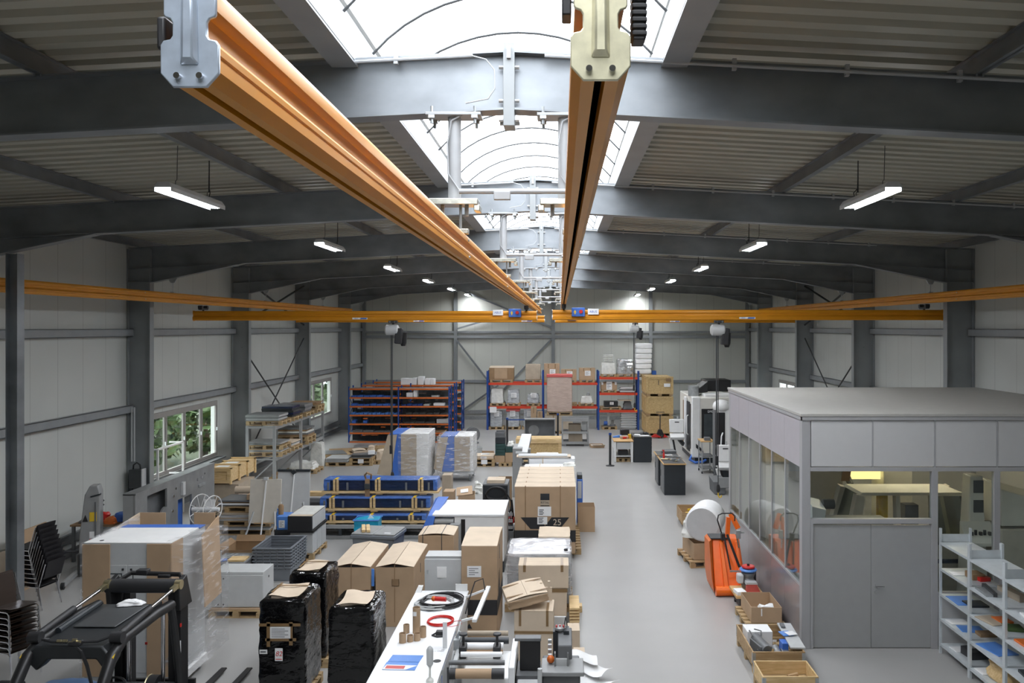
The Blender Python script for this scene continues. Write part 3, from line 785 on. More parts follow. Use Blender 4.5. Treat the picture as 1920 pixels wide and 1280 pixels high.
# ================================================================== builders for repeated goods
PAL = {}
def pallet(label, x, y, z=0.0, w=1.2, d=.8, rz=0.0, m='pallet', group=None):
    """flat wooden pallet, w along its own x, decks and three skids"""
    key = (round(w, 2), round(d, 2), m)
    if key in PAL:
        return dup(PAL[key], (x, y, z), rz, label, group)
    T = PAL[key] = thing('pallet', label, 'pallet', (x, y, z), rz, group)
    b = MB()
    for i in range(5):
        yy = -d / 2 + .05 + (d - .1) * i / 4; q = .048 if i % 2 else .062
        b.box(-w / 2, w / 2, max(yy - q, -d / 2), min(yy + q, d / 2), .122, .144)
    for xx in (-w / 2 + .05, 0, w / 2 - .05): b.box(xx - .05, xx + .05, -d / 2, d / 2, .1, .122)
    part(T, 'deck_plank', M[m], b)
    for yy in (-d / 2 + .05, 0, d / 2 - .05):
        b = MB().box(-w / 2, w / 2, yy - .05, yy + .05, 0, .022)
        for xx in (-w / 2 + .06, 0, w / 2 - .06): b.box(xx - .06, xx + .06, yy - .05, yy + .05, .022, .1)
        part(T, 'skid', M[m], b)
    return T

def carton(label, x0, x1, y0, y1, z0, z1, m='card', bulge=.0, straps=(), labels=(), rz=0, group=None, seam='y', top=None, lift=0.0, cat='carton', band=None, tapem='tape', rx=0.0):
    """closed cardboard box: body, two top flaps, tape strips and paper labels. straps: fractions across the width"""
    w, d, h = x1 - x0, y1 - y0, z1 - z0
    T = thing('cardboard_box', label, cat, ((x0 + x1) / 2, (y0 + y1) / 2, z0), rz, group)
    if rx: T.rotation_euler = (rx, 0, rz)
    X0, X1, Y0, Y1 = -w / 2, w / 2, -d / 2, d / 2
    part(T, 'body', M[m], MB().box(X0, X1, Y0, Y1, 0, h - .004), .008)
    t = .006; tm = M[top or m]
    n = 6
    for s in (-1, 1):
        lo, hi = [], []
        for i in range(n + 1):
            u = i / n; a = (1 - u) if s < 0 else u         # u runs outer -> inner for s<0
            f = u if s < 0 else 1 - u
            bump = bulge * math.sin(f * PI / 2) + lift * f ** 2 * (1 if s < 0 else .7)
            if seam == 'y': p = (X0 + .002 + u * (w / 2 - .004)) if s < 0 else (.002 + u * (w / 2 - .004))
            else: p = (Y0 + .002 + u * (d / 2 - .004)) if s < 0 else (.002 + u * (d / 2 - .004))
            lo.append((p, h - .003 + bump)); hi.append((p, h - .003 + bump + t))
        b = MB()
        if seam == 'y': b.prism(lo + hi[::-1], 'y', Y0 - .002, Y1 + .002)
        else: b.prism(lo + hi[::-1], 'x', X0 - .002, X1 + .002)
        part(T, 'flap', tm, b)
    zt = h + .004
    for f, ww in straps:
        xx = X0 + w * f
        fz = min(1, 2 * min(f, 1 - f)); zz = zt + (bulge * math.sin(fz * PI / 2) if seam == 'y' else bulge * .2)
        b = MB().box(xx - ww / 2, xx + ww / 2, Y0 - .006, Y1, zz, zz + .003)
        b.box(xx - ww / 2, xx + ww / 2, Y0 - .006, Y0 - .003, h * .08 if ww < .03 else h * .72, zz + .002)
        part(T, 'tape_strip', M[tapem], b)
    if band:
        part(T, 'printed_band', M['black2'], MB().box(X0 - .003, X1 + .003, Y0 - .004, Y1 + .004, band[0], band[1]))
    for u, v, lw, lh in labels:
        p = part(T, 'paper_label', M['paper'], MB().box(X0 + u, X0 + u + lw, Y0 - .008, Y0 - .005, v, v + lh))
        b = MB()
        for k in range(4): b.box(X0 + u + lw * .12, X0 + u + lw * (.55 + .25 * (k % 2)), Y0 - .0095, Y0 - .008, v + lh * (.2 + .18 * k), v + lh * (.26 + .18 * k))
        part(p, 'print_line', M['greyd'], b)
    return T

def open_carton(label, x0, x1, y0, y1, z0, z1, m='card', rz=0, flaps=0.0, t=.008, group=None, fill=None, cat='carton'):
    w, d, h = x1 - x0, y1 - y0, z1 - z0
    T = thing('open_carton', label, cat, ((x0 + x1) / 2, (y0 + y1) / 2, z0), rz, group)
    part(T, 'body', M[m], MB().open_box(-w / 2, w / 2, -d / 2, d / 2, 0, h, t))
    if flaps:
        k = flaps
        part(T, 'flap', M[m], MB().obox((-w / 2 - k * .35, 0, h + k * .2), (k, d, t), (0, .55, 0)))
        part(T, 'flap', M[m], MB().obox((w / 2 + k * .35, 0, h + k * .2), (k, d, t), (0, -.55, 0)))
        part(T, 'flap', M[m], MB().obox((0, d / 2 + k * .2, h + k * .35), (w, k, t), (.9, 0, 0)))
    if fill: part(T, 'filling', M[fill], MB().wrinkle(-w / 2 + t, w / 2 - t, -d / 2 + t, d / 2 - t, t, h * .7, .02, 5, 9))
    return T

def wrapped(label, x0, x1, y0, y1, z0, z1, m='wrapg', amp=.014, n=10, sc=7, seed=0.0, taper=0.0, sheet=None, rz=0, group=None, labels=(), cat='wrapped load', name='wrapped_load', cover=None, tapes=None, rnd=.12):
    w, d, h = x1 - x0, y1 - y0, z1 - z0
    T = thing(name, label, cat, ((x0 + x1) / 2, (y0 + y1) / 2, z0), rz, group)
    a = amp * .4
    part(T, 'wrapping', M[m], MB().wrinkle(-w / 2 + a, w / 2 - a, -d / 2 + a, d / 2 - a, 0, h - a, amp, n, sc, seed, taper, rnd))
    if sheet:
        i, sm = sheet
        part(T, 'top_sheet', M[sm], MB().grid(lambda u, v: (-w / 2 + i + (w - 2 * i) * u, -d / 2 + i + (d - 2 * i) * v, h + amp * .9 + .006 * math.sin(6 * u + 3 * v)), 6, 6).box(-w / 2 + i, w / 2 - i, -d / 2 + i, d / 2 - i, h - .01, h + amp * .5))
    if cover:
        ch, cm = cover
        part(T, 'top_cover', M[cm], MB().wrinkle(-w / 2 - .01, w / 2 + .01, -d / 2 - .01, d / 2 + .01, h - ch, h + .012, amp, 7, sc, seed + 3))
    for u, v, lw, lh in labels:
        p = part(T, 'paper_label', M['paper'], MB().box(-w / 2 + u, -w / 2 + u + lw, -d / 2 - amp - .008, -d / 2 - amp - .005, v, v + lh))
        b = MB()
        for k in range(5): b.box(-w / 2 + u + lw * .12, -w / 2 + u + lw * (.6 + .25 * (k % 2)), -d / 2 - amp - .0095, -d / 2 - amp - .008, v + lh * (.15 + .15 * k), v + lh * (.19 + .15 * k))
        part(p, 'print_line', M['greyd'], b)
    return T

def parts(T, name, m, mbs, bevel=0):
    return [part(T, name, m, b, bevel) for b in mbs]
def sheets_on(label, x, y, z, w, d, h, m, rz=0, n=5, cat='sheet stack', name='sheet_stack', group=None, jit=.03):
    """a small stack of flat boards lying a little askew"""
    T = thing(name, label, cat, (x, y, z), rz, group); q = h / n
    for i in range(n):
        part(T, 'board', M[m] if not isinstance(m, (list, tuple)) else M[m[i % len(m)]], MB().obox((random.uniform(-jit, jit), random.uniform(-jit, jit), q * (i + .5)), (w * random.uniform(.9, 1), d * random.uniform(.92, 1), q * .96), (0, 0, random.uniform(-jit, jit))))
    return T
def rod_ring(r, c, R, n=20, tilt=None):
    pts = []
    for k in range(n):
        a = 2 * PI * k / n; pts.append(Vector(c) + (tilt or (lambda u, v: Vector((u, v, 0))))(R * math.cos(a), R * math.sin(a)))
    return MB().tube(pts, r, 6, closed=True)
def coil(c, R, r, turns, ax='z', jit=.03, sd=1, n=22, flat=.5):
    rnd = random.Random(sd); pts = []
    for t in range(turns * n + 1):
        a = 2 * PI * t / n; k = t // n
        rr = R * (1 - .03 * rnd.random()) + .06 * R * math.sin(k * 2.1 + .4 * a) + .1 * jit * math.sin(3 * a + k)
        u, v, w = rr * math.cos(a), rr * math.sin(a) , flat * r * 2 * ((k % 4)) + jit * .3 * math.sin(a * 1.0 + k)
        q = {'z': (u, v, abs(w) + r), 'y': (u, w, v), 'x': (w, u, v)}[ax]
        pts.append((c[0] + q[0], c[1] + q[1], c[2] + q[2]))
    return MB().tube(pts, r, 6)

def shelf_unit(label, x0, x1, y0, y1, posts, levels, m_post='blue', m_beam='rackor', m_shelf='greyd', hpost=None, beam_h=.075, shelf_t=.02, cat='shelving', name='shelf_rack', yb=None, brace=True, pw=.06, group=None):
    """rack: ladder frames at x positions `posts`, front/back beams and decks at each level (levels: one list per bay)"""
    T = thing(name, label, cat, (x0, y0, 0), 0, group); d = y1 - y0
    zt = hpost or max(max(l) for l in levels) + .1
    for px in posts:
        u = px - x0; b = MB()
        f = part(T, 'upright', M[m_post], MB().box(u - pw / 2, u + pw / 2, 0, pw, 0, zt)); g = part(T, 'upright', M[m_post], MB().box(u - pw / 2, u + pw / 2, d - pw, d, 0, zt))
        if brace:
            z = .15; k = 0
            while z + .5 < zt:
                b.bar((u, pw, z), (u, d - pw, z + .5 * (1 if k % 2 == 0 else 1)), .03, .02) if k % 2 == 0 else b.bar((u, d - pw, z), (u, pw, z + .5), .03, .02); z += .5; k += 1
            part(T, 'frame_bracing', M[m_post], b)
    for i in range(len(posts) - 1):
        a, c = posts[i] - x0 + pw / 2, posts[i + 1] - x0 - pw / 2
        for z in levels[i]:
            for ya in (-.012, d - .05 + .012):
                part(T, 'beam', M[m_beam], MB().box(a, c, ya, ya + .05, z - beam_h, z), .004)
            if shelf_t: part(T, 'shelf', M[m_shelf], MB().box(a, c, .035, d - .04, z - shelf_t - .003, z - .003))
    return T
# ================================================================== far end of the hall
# --- three rows of small-parts shelving (blue uprights, orange shelves)
LV = [.06, .47, .89, 1.30, 1.71, 2.12, 2.53]
for i, (D, xa, xm, xb, lab) in enumerate(((38.3, 652, 747, 842, 'front row of blue and orange shelving, closest to the pallets on the floor'), (40.6, 676, 770, 852, 'middle row of blue and orange shelving with white boxes on top'), (42.9, 698, 790, 866, 'rear row of blue and orange shelving against the gable wall'))):
    xs = [PX(xa, D) + .05, PX(xm, D), PX(xb, D)]
    shelf_unit(lab, xs[0], xs[2], D, D + .85, xs, [LV, LV], hpost=2.62, beam_h=.07)
D = 40.6
for k, (px, w, h) in enumerate(((757, 14, .32), (767, 10, .31), (776, 10, .33), (788, 12, .40), (801, 11, .30), (810, 8, .3))):
    x = PX(px, D); W = w * D / F * .9
    solo('white_box', 'white box in the row standing on top of the middle shelving', 'box', M['white2'], MB().box(-W / 2, W / 2, 0, .5, 0, h), (x, D + .1, 2.535), group='white boxes on top of the shelving', bevel=.01)
D = 38.3
rnd = random.Random(3)
def shelf_item(px, lvl, w, h, m, label, group=None, name='storage_bin', cat='bin', dy=.12, d=.4):
    x = PX(px, D); W = w * D / F; Hh = h * D / F
    z = LV[lvl] + .002
    b = MB()
    if name == 'storage_bin': b.open_box(-W / 2, W / 2, 0, d, 0, Hh, .012)
    else: b.box(-W / 2, W / 2, 0, d, 0, Hh)
    return solo(name, label, cat, M[m], b, (x, D + dy, z), group=group, bevel=.006)

for i, D_ in enumerate((38.3, 40.6, 42.9)):
    for bay in (0, 1):
        px = ((652, 747, 842), (676, 770, 852), (698, 790, 866))[i]
        xa_, xb_ = PX(px[bay], D_) + .09, PX(px[bay + 1], D_) - .07
        b = MB(); r_ = random.Random(i * 7 + bay)
        for z_ in LV[:-1]:
            x_ = xa_
            while x_ < xb_ - .1:
                w_ = min(r_.uniform(.12, .4), xb_ - x_); b.box(x_, x_ + w_ - .01, D_ + (.52 if i == 0 else .1), D_ + .78, z_ + .001, z_ + r_.uniform(.12, .3)); x_ += w_
        solo('stored_parts', 'dark mixed parts and boxes filling the %s shelving row, %s bay' % (('front', 'middle', 'rear')[i], ('window-side', 'aisle-side')[bay]), 'stored parts', M[('anth', 'dark')[bay]], b, kind='stuff')
shelf_item(767, 5, 12, 8, 'white2', 'low white box on the second shelf from the top of the front shelving', None, 'white_box', 'box')
shelf_item(778, 5, 7, 13, 'white2', 'tall white box on the second shelf from the top of the front shelving', None, 'white_box', 'box')
shelf_item(815, 5, 14, 3, 'greyl', 'flat grey box beside the tall white box on the front shelving', None, 'grey_box', 'box')
shelf_item(822, 4, 20, 5, 'white2', 'white tray on the third shelf from the top of the front shelving')
shelf_item(799, 4, 11, 3, 'greyl', 'small grey tray beside the white tray on the front shelving')
shelf_item(829, 2, 22, 8, 'greyl', 'wide grey box at the end of the fifth shelf of the front shelving', None, 'grey_box', 'box')
for px in (662, 683): shelf_item(px, 2, 7, 5, 'blue2', 'small blue bin on the lower shelf of the front shelving', 'blue bins on the front shelving')
for lvl, m_, px0, px1, st in ((5, 'blue2', 657, 742, 12), (4, 'blue2', 657, 742, 12), (3, 'paperb', 657, 742, 8), (4, 'blue', 752, 792, 10), (3, 'dark', 760, 838, 13), (1, 'greyd', 660, 740, 20), (1, 'cardd', 756, 838, 20), (2, 'dark', 756, 815, 20)):
    nm_ = {5: 'top', 4: 'second', 3: 'third', 2: 'fourth', 1: 'lowest'}[lvl]; lf = 'window-side' if px0 < 700 else 'aisle-side'
    for px in range(px0 + st // 2, px1, st):
        shelf_item(px, lvl, st - 1.2, rnd.uniform(2.2, 4.2), m_, 'small parts bin in the row on the %s %s shelf of the front shelving' % (nm_, lf), 'parts bins on the %s %s shelf' % (nm_, lf), dy=.06)

# --- blue and red pallet rack
D = 43.0
xs = [PX(p, D) for p in (914, 1018, 1122, 1197)]
RK = shelf_unit('tall pallet rack with blue uprights and red beams on the gable side', xs[0], xs[3], D, D + 1.1, xs, [[2.48, 1.24], [2.48, 1.24], [2.77, 1.95, 1.04]], 'blue', 'rackred', 'greyd', 3.1, .12, 0, 'pallet rack', 'pallet_rack', pw=.1)
part(RK, 'shelf_sign', M['paper'], MB().box(.12, .48, -.06, -.04, .92, 1.22))
D0 = 43.15
def RX0(px): return PX(px, D0)
def onrack(px0, px1, z, label, pm='pallet'):
    W = RX0(px1) - RX0(px0)
    pallet('wooden pallet under ' + label, (RX0(px0) + RX0(px1)) / 2, D0 + .42, z + .002, max(.55, round(W, 1)), .8, 0, pm); return z + .148
def hz(px): return px * D0 / F
z = onrack(918, 962, 2.48, 'the big open brown carton')
T = thing('open_carton', 'big open brown carton on top of the red rack', 'carton', ((RX0(917) + RX0(963)) / 2, D0 + .42, z))
w = RX0(963) - RX0(917)
part(T, 'body', M['cardd'], MB().open_box(-w / 2, w / 2, -.4, .4, 0, .62, .012))
part(T, 'front_flap', M['card'], MB().box(-w * .28, w * .24, -.415, -.402, .05, .60))
part(T, 'lid', M['card2'], MB().obox((0, .05, .66), (w, .85, .012), (.08, 0, 0)))
z = onrack(984, 1016, 2.48, 'the brown film-wrapped stack')
wrapped('brown stack in torn clear film on top of the red rack', RX0(985), RX0(1014), D0, D0 + .75, z, z + .82, 'card3', .02, 9, 6, 1)
for a, c, h, nm_ in ((1020, 1049, .83, 'tallest'), (1052, 1081, .53, 'middle'), (1086, 1116, .60, 'end')):
    z = onrack(a, c, 2.48, 'the %s labelled carton on the rack top' % nm_)
    carton('%s of the three brown labelled cartons on the rack top' % nm_, RX0(a), RX0(c), D0 + .05, D0 + .75, z, z + h, 'card', 0, ((.28, .05), (.72, .05)), ((.3, h * .35, .3, .26),))
mid = [(920, 944, .78, 'white2', 'bubbly white film-wrapped stack on the middle rack level'), (951, 974, .72, 'wrapg', 'grey film-wrapped stack with red strap on the middle rack level'), (988, 1011, .48, 'wrapg', 'low grey wrapped stack on the middle rack level')]
for i, (a, c, h, m_, lab) in enumerate(mid):
    z = onrack(a - 1, c + 2, 1.24, lab)
    wrapped(lab, RX0(a), RX0(c), D0 + .02, D0 + .7, z, z + h, 'bag' if i == 0 else m_, .03, 9, 9, i * 3.3, .08, labels=((.2, .3, .3, .25),) if i else ())
z = onrack(1084, 1114, 1.24, 'the cream sack bundle')
wrapped('cream sack bundle with a grey knob on the middle rack level', RX0(1088), RX0(1112), D0 + .05, D0 + .65, z, z + .38, 'bag', .02, 8, 6, 5, .2)
solo('white_can', 'small white can standing on the cream sack bundle', 'can', M['greyl'], MB().lathe([(.07, 0), (.08, .02), (.08, .14), (.03, .18)], (0, 0, 0), 14), (RX0(1103), D0 + .3, z + .385))
pallet('low wooden pallet beside the cream sack bundle', RX0(1075), D0 + .42, 1.242, .4, .8)
low = [(919, 942, .82, 'wrapg', 'grey wrapped stack on the floor by the first blue upright'), (949, 974, .9, 'wrapg', 'grey wrapped stack with red cover on the rack floor level'), (981, 996, .98, 'wrapg', 'narrow grey wrapped stack beside the two small brown cartons')]
for i, (a, c, h, m_, lab) in enumerate(low):
    z = onrack(a - 2, c + 2, -.002, lab)
    wrapped(lab, RX0(a), RX0(c), D0 + .02, D0 + .7, z, z + h, m_, .025, 9, 9, 11 + i * 3.3, .05, labels=((.2, .55, .28, .3),), cover=(.1, 'redl') if i == 1 else None)
for a, c, zz, lab in ((996, 1007, .70, 'brown carton leaning beside the black post, the one beside the narrow grey stack'), (1008, 1018, .60, 'small brown carton beside the black post, closest to the pink wrapped load')):
    W = RX0(c) - RX0(a)
    T = pallet('raised pallet under the ' + ('taller' if a == 996 else 'shorter') + ' small brown carton', (RX0(a) + RX0(c)) / 2, 42.65, 0, .3, .5)
    carton(lab, RX0(a), RX0(c) - .01, 42.45, 42.85, .148, zz + (.55 if a == 996 else .4), 'card', 0, ((.5, .04),))
z = onrack(1128, 1155, 2.77, 'the white sack with the slatted frame')
wrapped('cream plastic sack on the upper red beam', RX0(1127), RX0(1155), D0 + .05, D0 + .75, z, z + .62, 'bag', .02, 8, 5, 9, .12)
T = thing('slatted_frame', 'cream slatted frames lying on the cream plastic sack', 'frame', ((RX0(1132) + RX0(1151)) / 2, D0 + .4, z + .64))
for i in range(5): part(T, 'slat', M['bag'], MB().box(-.27, .27, -.3, .3, i * .085, i * .085 + .03))
for sx in (-.24, .0, .24): part(T, 'post', M['greyl'], MB().box(sx - .015, sx + .015, -.29, -.26, 0, .40))
z = onrack(1157, 1188, 2.77, 'the shiny foil block')
wrapped('shiny silver foil-wrapped block on the upper red beam', RX0(1157), RX0(1188), D0 + .05, D0 + .75, z, z + .80, 'silver', .03, 11, 6, 4)
z = onrack(1191, 1222, 2.77, 'the tall white foam stack')
T = thing('foam_stack', 'tall stack of white foam bags on the rack top', 'foam stack', (RX0(1207), D0 + .42, z))
for i in range(6):
    part(T, 'foam_bag', M['foam'], MB().wrinkle(-.44 + .01 * i, .42 + .01 * i, -.36, .36, i * .27, i * .27 + .268, .02, 7, 6, i * 2.1, 0, .35))
solo('blue_bin', 'small blue bin behind the tall white foam stack', 'bin', M['blue2'], MB().open_box(-.12, .12, -.2, .2, 0, .3), (RX0(1228), D0 + .6, 2.77))
pallet('short pallet carrying the small blue bin', RX0(1228), D0 + .6, 2.62, .35, .5)
z = onrack(1128, 1156, 1.95, 'the labelled carton between white end pieces')
carton('carton with white label and white ends on the third-bay shelf', RX0(1127), RX0(1157), D0 + .05, D0 + .7, z, z + .36, 'card', .03, ((.08, .1), (.92, .1)), ((.28, .0, .3, .42),), tapem='white2')
sheets_on('stack of flat grey boxes beside the labelled carton', RX0(1177), D0 + .45, 1.953, .8, .6, .26, ['greyl', 'paper', 'greyd'], cat='box stack')
z = onrack(1126, 1165, 1.04, 'the black case')
carton('black case with white sticker on the third-bay pallet', RX0(1133), RX0(1159), D0 + .08, D0 + .7, z, z + .28, 'black2', 0, (), ((.3, .12, .2, .14),), cat='case')
wrapped('grey machine parts on the lower red beam', RX0(1168), RX0(1187), D0 + .1, D0 + .6, 1.043, 1.5, 'greyd', .05, 6, 7, 2.2, .3, cat='parts')
solo('cardboard_sheet', 'flat orange-brown cardboard sheet on the lower red beam', 'cardboard', M['card2'], MB().box(-.35, .35, -.3, .3, 0, .03), (RX0(1172), D0 - .02 + .28, 1.52), .1)
z = onrack(1128, 1158, -.002, 'the small pump set')
T = thing('pump_set', 'small grey pump set on the rack floor level', 'machine', (RX0(1143), D0 + .4, z)); T.scale = (.82, .82, .82)
part(T, 'base_plate', M['greyd'], MB().box(-.38, .38, -.3, .3, 0, .06)); part(T, 'column', M['greyl'], MB().box(-.12, .02, -.1, .1, .06, .85)); part(T, 'motor', M['blue2'], MB().cyl((-.35, -.1, .2), (-.12, -.1, .2), .13, 14))
part(T, 'head', M['greyl'], MB().box(-.05, .4, -.15, .15, .78, 1.0)); part(T, 'flange', M['plate'], MB().lathe([(.2, .0), (.2, .05), (.08, .08), (.08, .3), (.16, .34)], (.22, 0, .06), 16))
for q in (.05, .17, .29): part(T, 'gauge', M['dark'], MB().cyl((q, -.17, .9), (q, -.15, .9), .045, 12))
T = thing('tray_stack', 'stack of pale grey trays on the rack floor level', 'tray stack', (RX0(1179), D0 + .4, 0))
for i in range(7): part(T, 'tray', M['greyl'], MB().box(-.42, .42, -.3, .3, .1 + i * .125, .17 + i * .125).box(-.38, .38, -.27, .27, .03 + i * .125, .1 + i * .125), .005)

# --- tall pink wrapped load on two pallets before the rack
D = 41.4
a, c = PX(1025, D), PX(1073, D); xm = (a + c) / 2
pallet('bottom pallet under the tall pink wrapped load', xm, D + .45, 0, 1.3, .8)
carton('pale brown carton carrying the tall pink wrapped load', a - .08, c + .02, D + .06, D + .86, .148, .93, 'card3', 0, ((.3, .05),))
pallet('upper pallet under the tall pink wrapped load', xm, D + .45, .95, 1.3, .8)
wrapped('tall pinkish film-wrapped load with red and white top', a, c, D + .03, D + .86, 1.1, 2.98, 'wrapp', .022, 12, 6, 6, labels=(), cover=(.12, 'redl'))

# --- wooden crate stack, pallet jack
D = 40.7
a, c = PX(1212, D), PX(1262.5, D)
names = ['bottom', 'middle', 'top']
for i in range(3):
    z0 = .02 + i * .98
    T = thing('wooden_crate', '%s one of the three stacked plywood crates' % names[i], 'crate', ((a + c) / 2, D + 1.14, z0))
    w = (c - a) / 2; hh = .86
    part(T, 'panel_box', M['osb'], MB().box(-w + .02, w - .02, -1.12, 1.12, .1, hh + .06), .005)
    for zz in (.1, hh):
        part(T, 'rim_batten', M['osb'], MB().box(-w, w, -1.15, -1.11, zz, zz + .1)); part(T, 'rim_batten', M['osb'], MB().box(-w - .012, -w + .02, -1.15, 1.14, zz, zz + .1))
    for yy in (-1.13, -.42, .35, 1.04): part(T, 'side_batten', M['osb'], MB().box(-w - .012, -w + .02, yy, yy + .1, .2, hh))
    for xx in (-w, w - .1): part(T, 'corner_batten', M['osb'], MB().box(xx, xx + .1, -1.15, -1.11, .2, hh))
    for xx in (-w + .02, -.08, w - .2): part(T, 'skid', M['pine2'], MB().box(xx, xx + .18, -1.12, 1.12, 0 if i else -.018, .1))
    if i == 2:
        part(T, 'paper_label', M['paper'], MB().box(.2, .52, -1.158, -1.152, .45, .62)); part(T, 'brown_patch', M['cardd'], MB().box(.3, .55, -1.158, -1.152, .72, .88)); part(T, 'hand_slot', M['dark'], MB().box(-.08, -.05, -1.158, -1.152, .55, .78))
D = 39.8; x = PX(1238, D)
T = thing('pallet_jack', 'black and red hand pallet jack in front of the plywood crates', 'pallet jack', (x, D, 0))
part(T, 'handle_bar', M['black2'], MB().tube([(0, .1, .3), (0, .02, 1.15)], .025, 8))
part(T, 'handle_grip', M['black2'], MB().tube([(-.02, .02, 1.12), (-.18, .01, 1.16), (-.2, .01, 1.27), (.2, .01, 1.27), (.18, .01, 1.16), (.02, .02, 1.12)], .016, 7))
part(T, 'pump', M['black'], MB().prism([(-.22, .08), (.22, .08), (.08, .42), (-.08, .42)], 'y', .0, .2), .01)
for sx in (-1, 1):
    part(T, 'fork', M['red'], MB().box(sx * .17 - .08 + .02 * sx, sx * .17 + .08 + .02 * sx, .2, .6, .06, .13), .01)
    part(T, 'fork_tip', M['red'], MB().prism([(sx * .17 - .20 + .17 * sx, .05), (sx * .17 + .2 - .05 * sx if sx < 0 else sx * .17 + .22, .05), (sx * .2, .2)], 'y', -.06, .1))
    part(T, 'wheel', M['rubber'], MB().cyl((sx * .06 - .035, .04, .09), (sx * .06 + .035, .04, .09), .09, 16))

# --- CNC milling machine and its neighbours
D = 32.5; x0 = PX(1300, D)
T = thing('milling_machine', 'large white milling machine with dark window door behind the cabin', 'machine', (x0, D, 0))
part(T, 'housing', M['cream'], MB().box(0, 1.75, 0, 3.6, .22, 2.6), .03)
part(T, 'plinth', M['anth'], MB().box(.08, 1.75, .08, 3.5, 0, .22))
d = part(T, 'door', M['black'], MB().box(.32, 1.02, -.03, .0, .90, 2.16), .02)
part(d, 'window_pane', M['screen'], MB().box(.42, 1.02, -.045, -.03, 1.02, 1.95), .005)
text(d, 'lettering', 'DMG MORI', .13, M['white2'], (.82, -.036, 2.05), squeeze=.8)
part(T, 'corner_pillar', M['white'], MB().box(-.05, .28, -.02, .3, .22, 2.62), .03)
part(T, 'chamfer_strip', M['anth'], MB().prism([(.1, .62), (.40, .42), (.36, .55), (.1, .78)], 'y', -.05, -.02))
for i, (ya, yb_, m_, z0, z1) in enumerate(((.35, .8, 'black', .5, 2.3), (.85, 1.5, 'anth', .35, 2.35), (1.9, 2.5, 'cardd', .5, 2.3))):
    part(T, 'side_door', M[m_], MB().box(-.04, .01, ya, yb_, z0, z1), .01)
part(T, 'side_frame', M['white2'], MB().box(-.10, -.02, 1.52, 1.85, .4, 2.5), .02)
part(T, 'door_handle', M['white'], MB().tube([(-.04, 1.05, 1.0), (-.1, 1.05, 1.05), (-.1, 1.05, 1.75), (-.04, 1.05, 1.8)], .025, 8))
part(T, 'filter_drum', M['galv'], MB().cyl((.15, .9, 2.6), (.15, .9, 3.0), .22, 24))
part(T, 'duct', M['black'], MB().box(.7, 1.75, 1.2, 2.4, 2.75, 3.22).hexa([(.3, .9, 2.7), (.75, .9, 2.75), (.75, 2, 2.75), (.3, 2, 2.7)], [(.3, .9, 2.85), (.75, .9, 3.2), (.75, 2, 3.2), (.3, 2, 2.85)]), .03)
part(T, 'roof_hatch', M['white'], MB().box(.5, 1.6, .2, 1.1, 2.6, 2.72), .02)
part(T, 'hose', M['blue2'], MB().tube([(-.02, .2, .3), (-.15, -.05, .15), (.05, -.2, .06), (.35, -.15, .08), (.5, .05, .12)], .05, 8))
def control_panel(px, D, label, h=1.75, s=1.0, leg=True, flip=1):
    T = thing('operator_console', label, 'control panel', (PX(px, D), D, 0))
    part(T, 'screen_housing', M['white'], MB().hexa([(-.29, -.02, h - .55), (.29, -.02, h - .55), (.29, .12, h - .55), (-.29, .12, h - .55)], [(-.3, .06, h), (.3, .06, h), (.3, .16, h), (-.3, .16, h)]), .03)
    part(T, 'keyboard', M['white'], MB().hexa([(-.28, -.22, h - .78), (.28, -.22, h - .78), (.26, .05, h - .86), (-.26, .05, h - .86)], [(-.3, -.28, h - .70), (.3, -.28, h - .70), (.29, .05, h - .56), (-.29, .05, h - .56)]), .03)
    part(T, 'logo_strip', M['dark'], MB().box(-.08, .1, .028, .036, h - .14, h - .10))
    part(T, 'signal_lamp', M['greyl'], MB().cyl((.05, .1, h), (.05, .1, h + .12), .03, 10))
    part(T, 'support_arm', M['anth'], MB().bar((.1, .2, h - .8), (.34, .5, h - 1.1), .08, .16))
    part(T, 'post', M['white'], MB().hexa([(-.18, -.02, .03), (-.06, -.02, .03), (-.06, .1, .03), (-.18, .1, .03)], [(-.32, -.02, h - .8), (-.2, -.02, h - .8), (-.2, .1, h - .8), (-.32, .1, h - .8)]))
    part(T, 'post_cover', M['black'], MB().hexa([(-.05, -.02, .03), (.02, -.02, .03), (.02, .1, .03), (-.05, .1, .03)], [(-.2, -.02, h - .8), (-.12, -.02, h - .8), (-.12, .1, h - .8), (-.2, .1, h - .8)]))
    part(T, 'foot', M['dark'], MB().box(-.2, .2, -.1, .25, 0, .03))
    return T
control_panel(1269, 33.6, 'white control panel on a slanted post beside the milling machine', 1.62)
# second machine half hidden by the cabin
D = 28.6; x0 = PX(1340, D)
T = thing('milling_machine', 'second white machine with dark door half hidden by the cabin', 'machine', (x0, D, 0))
part(T, 'housing', M['white'], MB().box(.05, .62, 0, .5, .5, 2.72), .05)
part(T, 'head_cover', M['white'], MB().ball((.28, .2, 2.62), (.32, .3, .24), 16, 8))
part(T, 'plinth', M['anth'], MB().box(.05, .6, .05, .5, 0, .5))
d = part(T, 'door', M['black'], MB().box(.02, .36, -.03, .0, .95, 2.42), .02)
part(d, 'door_handle', M['white2'], MB().tube([(.2, -.04, 1.2), (.2, -.09, 1.25), (.22, -.09, 1.6), (.28, -.04, 1.72)], .025, 8))
part(T, 'side_shield', M['greyd'], MB().box(.02, .05, .05, .48, .5, 2.5))
part(T, 'light_strip', emit('machine_light', (1, .80, .42), 3.0), MB().box(.53, .58, -.012, -.002, 1.4, 1.85))
control_panel(1360, 27.6, 'white control panel close to the cabin edge', 1.42)
T = thing('chip_conveyor', 'grey chip conveyor box at the foot of the second machine', 'conveyor', (PX(1350, 26.4), 26.4, 0)); T.scale = (.7, .7, .8)
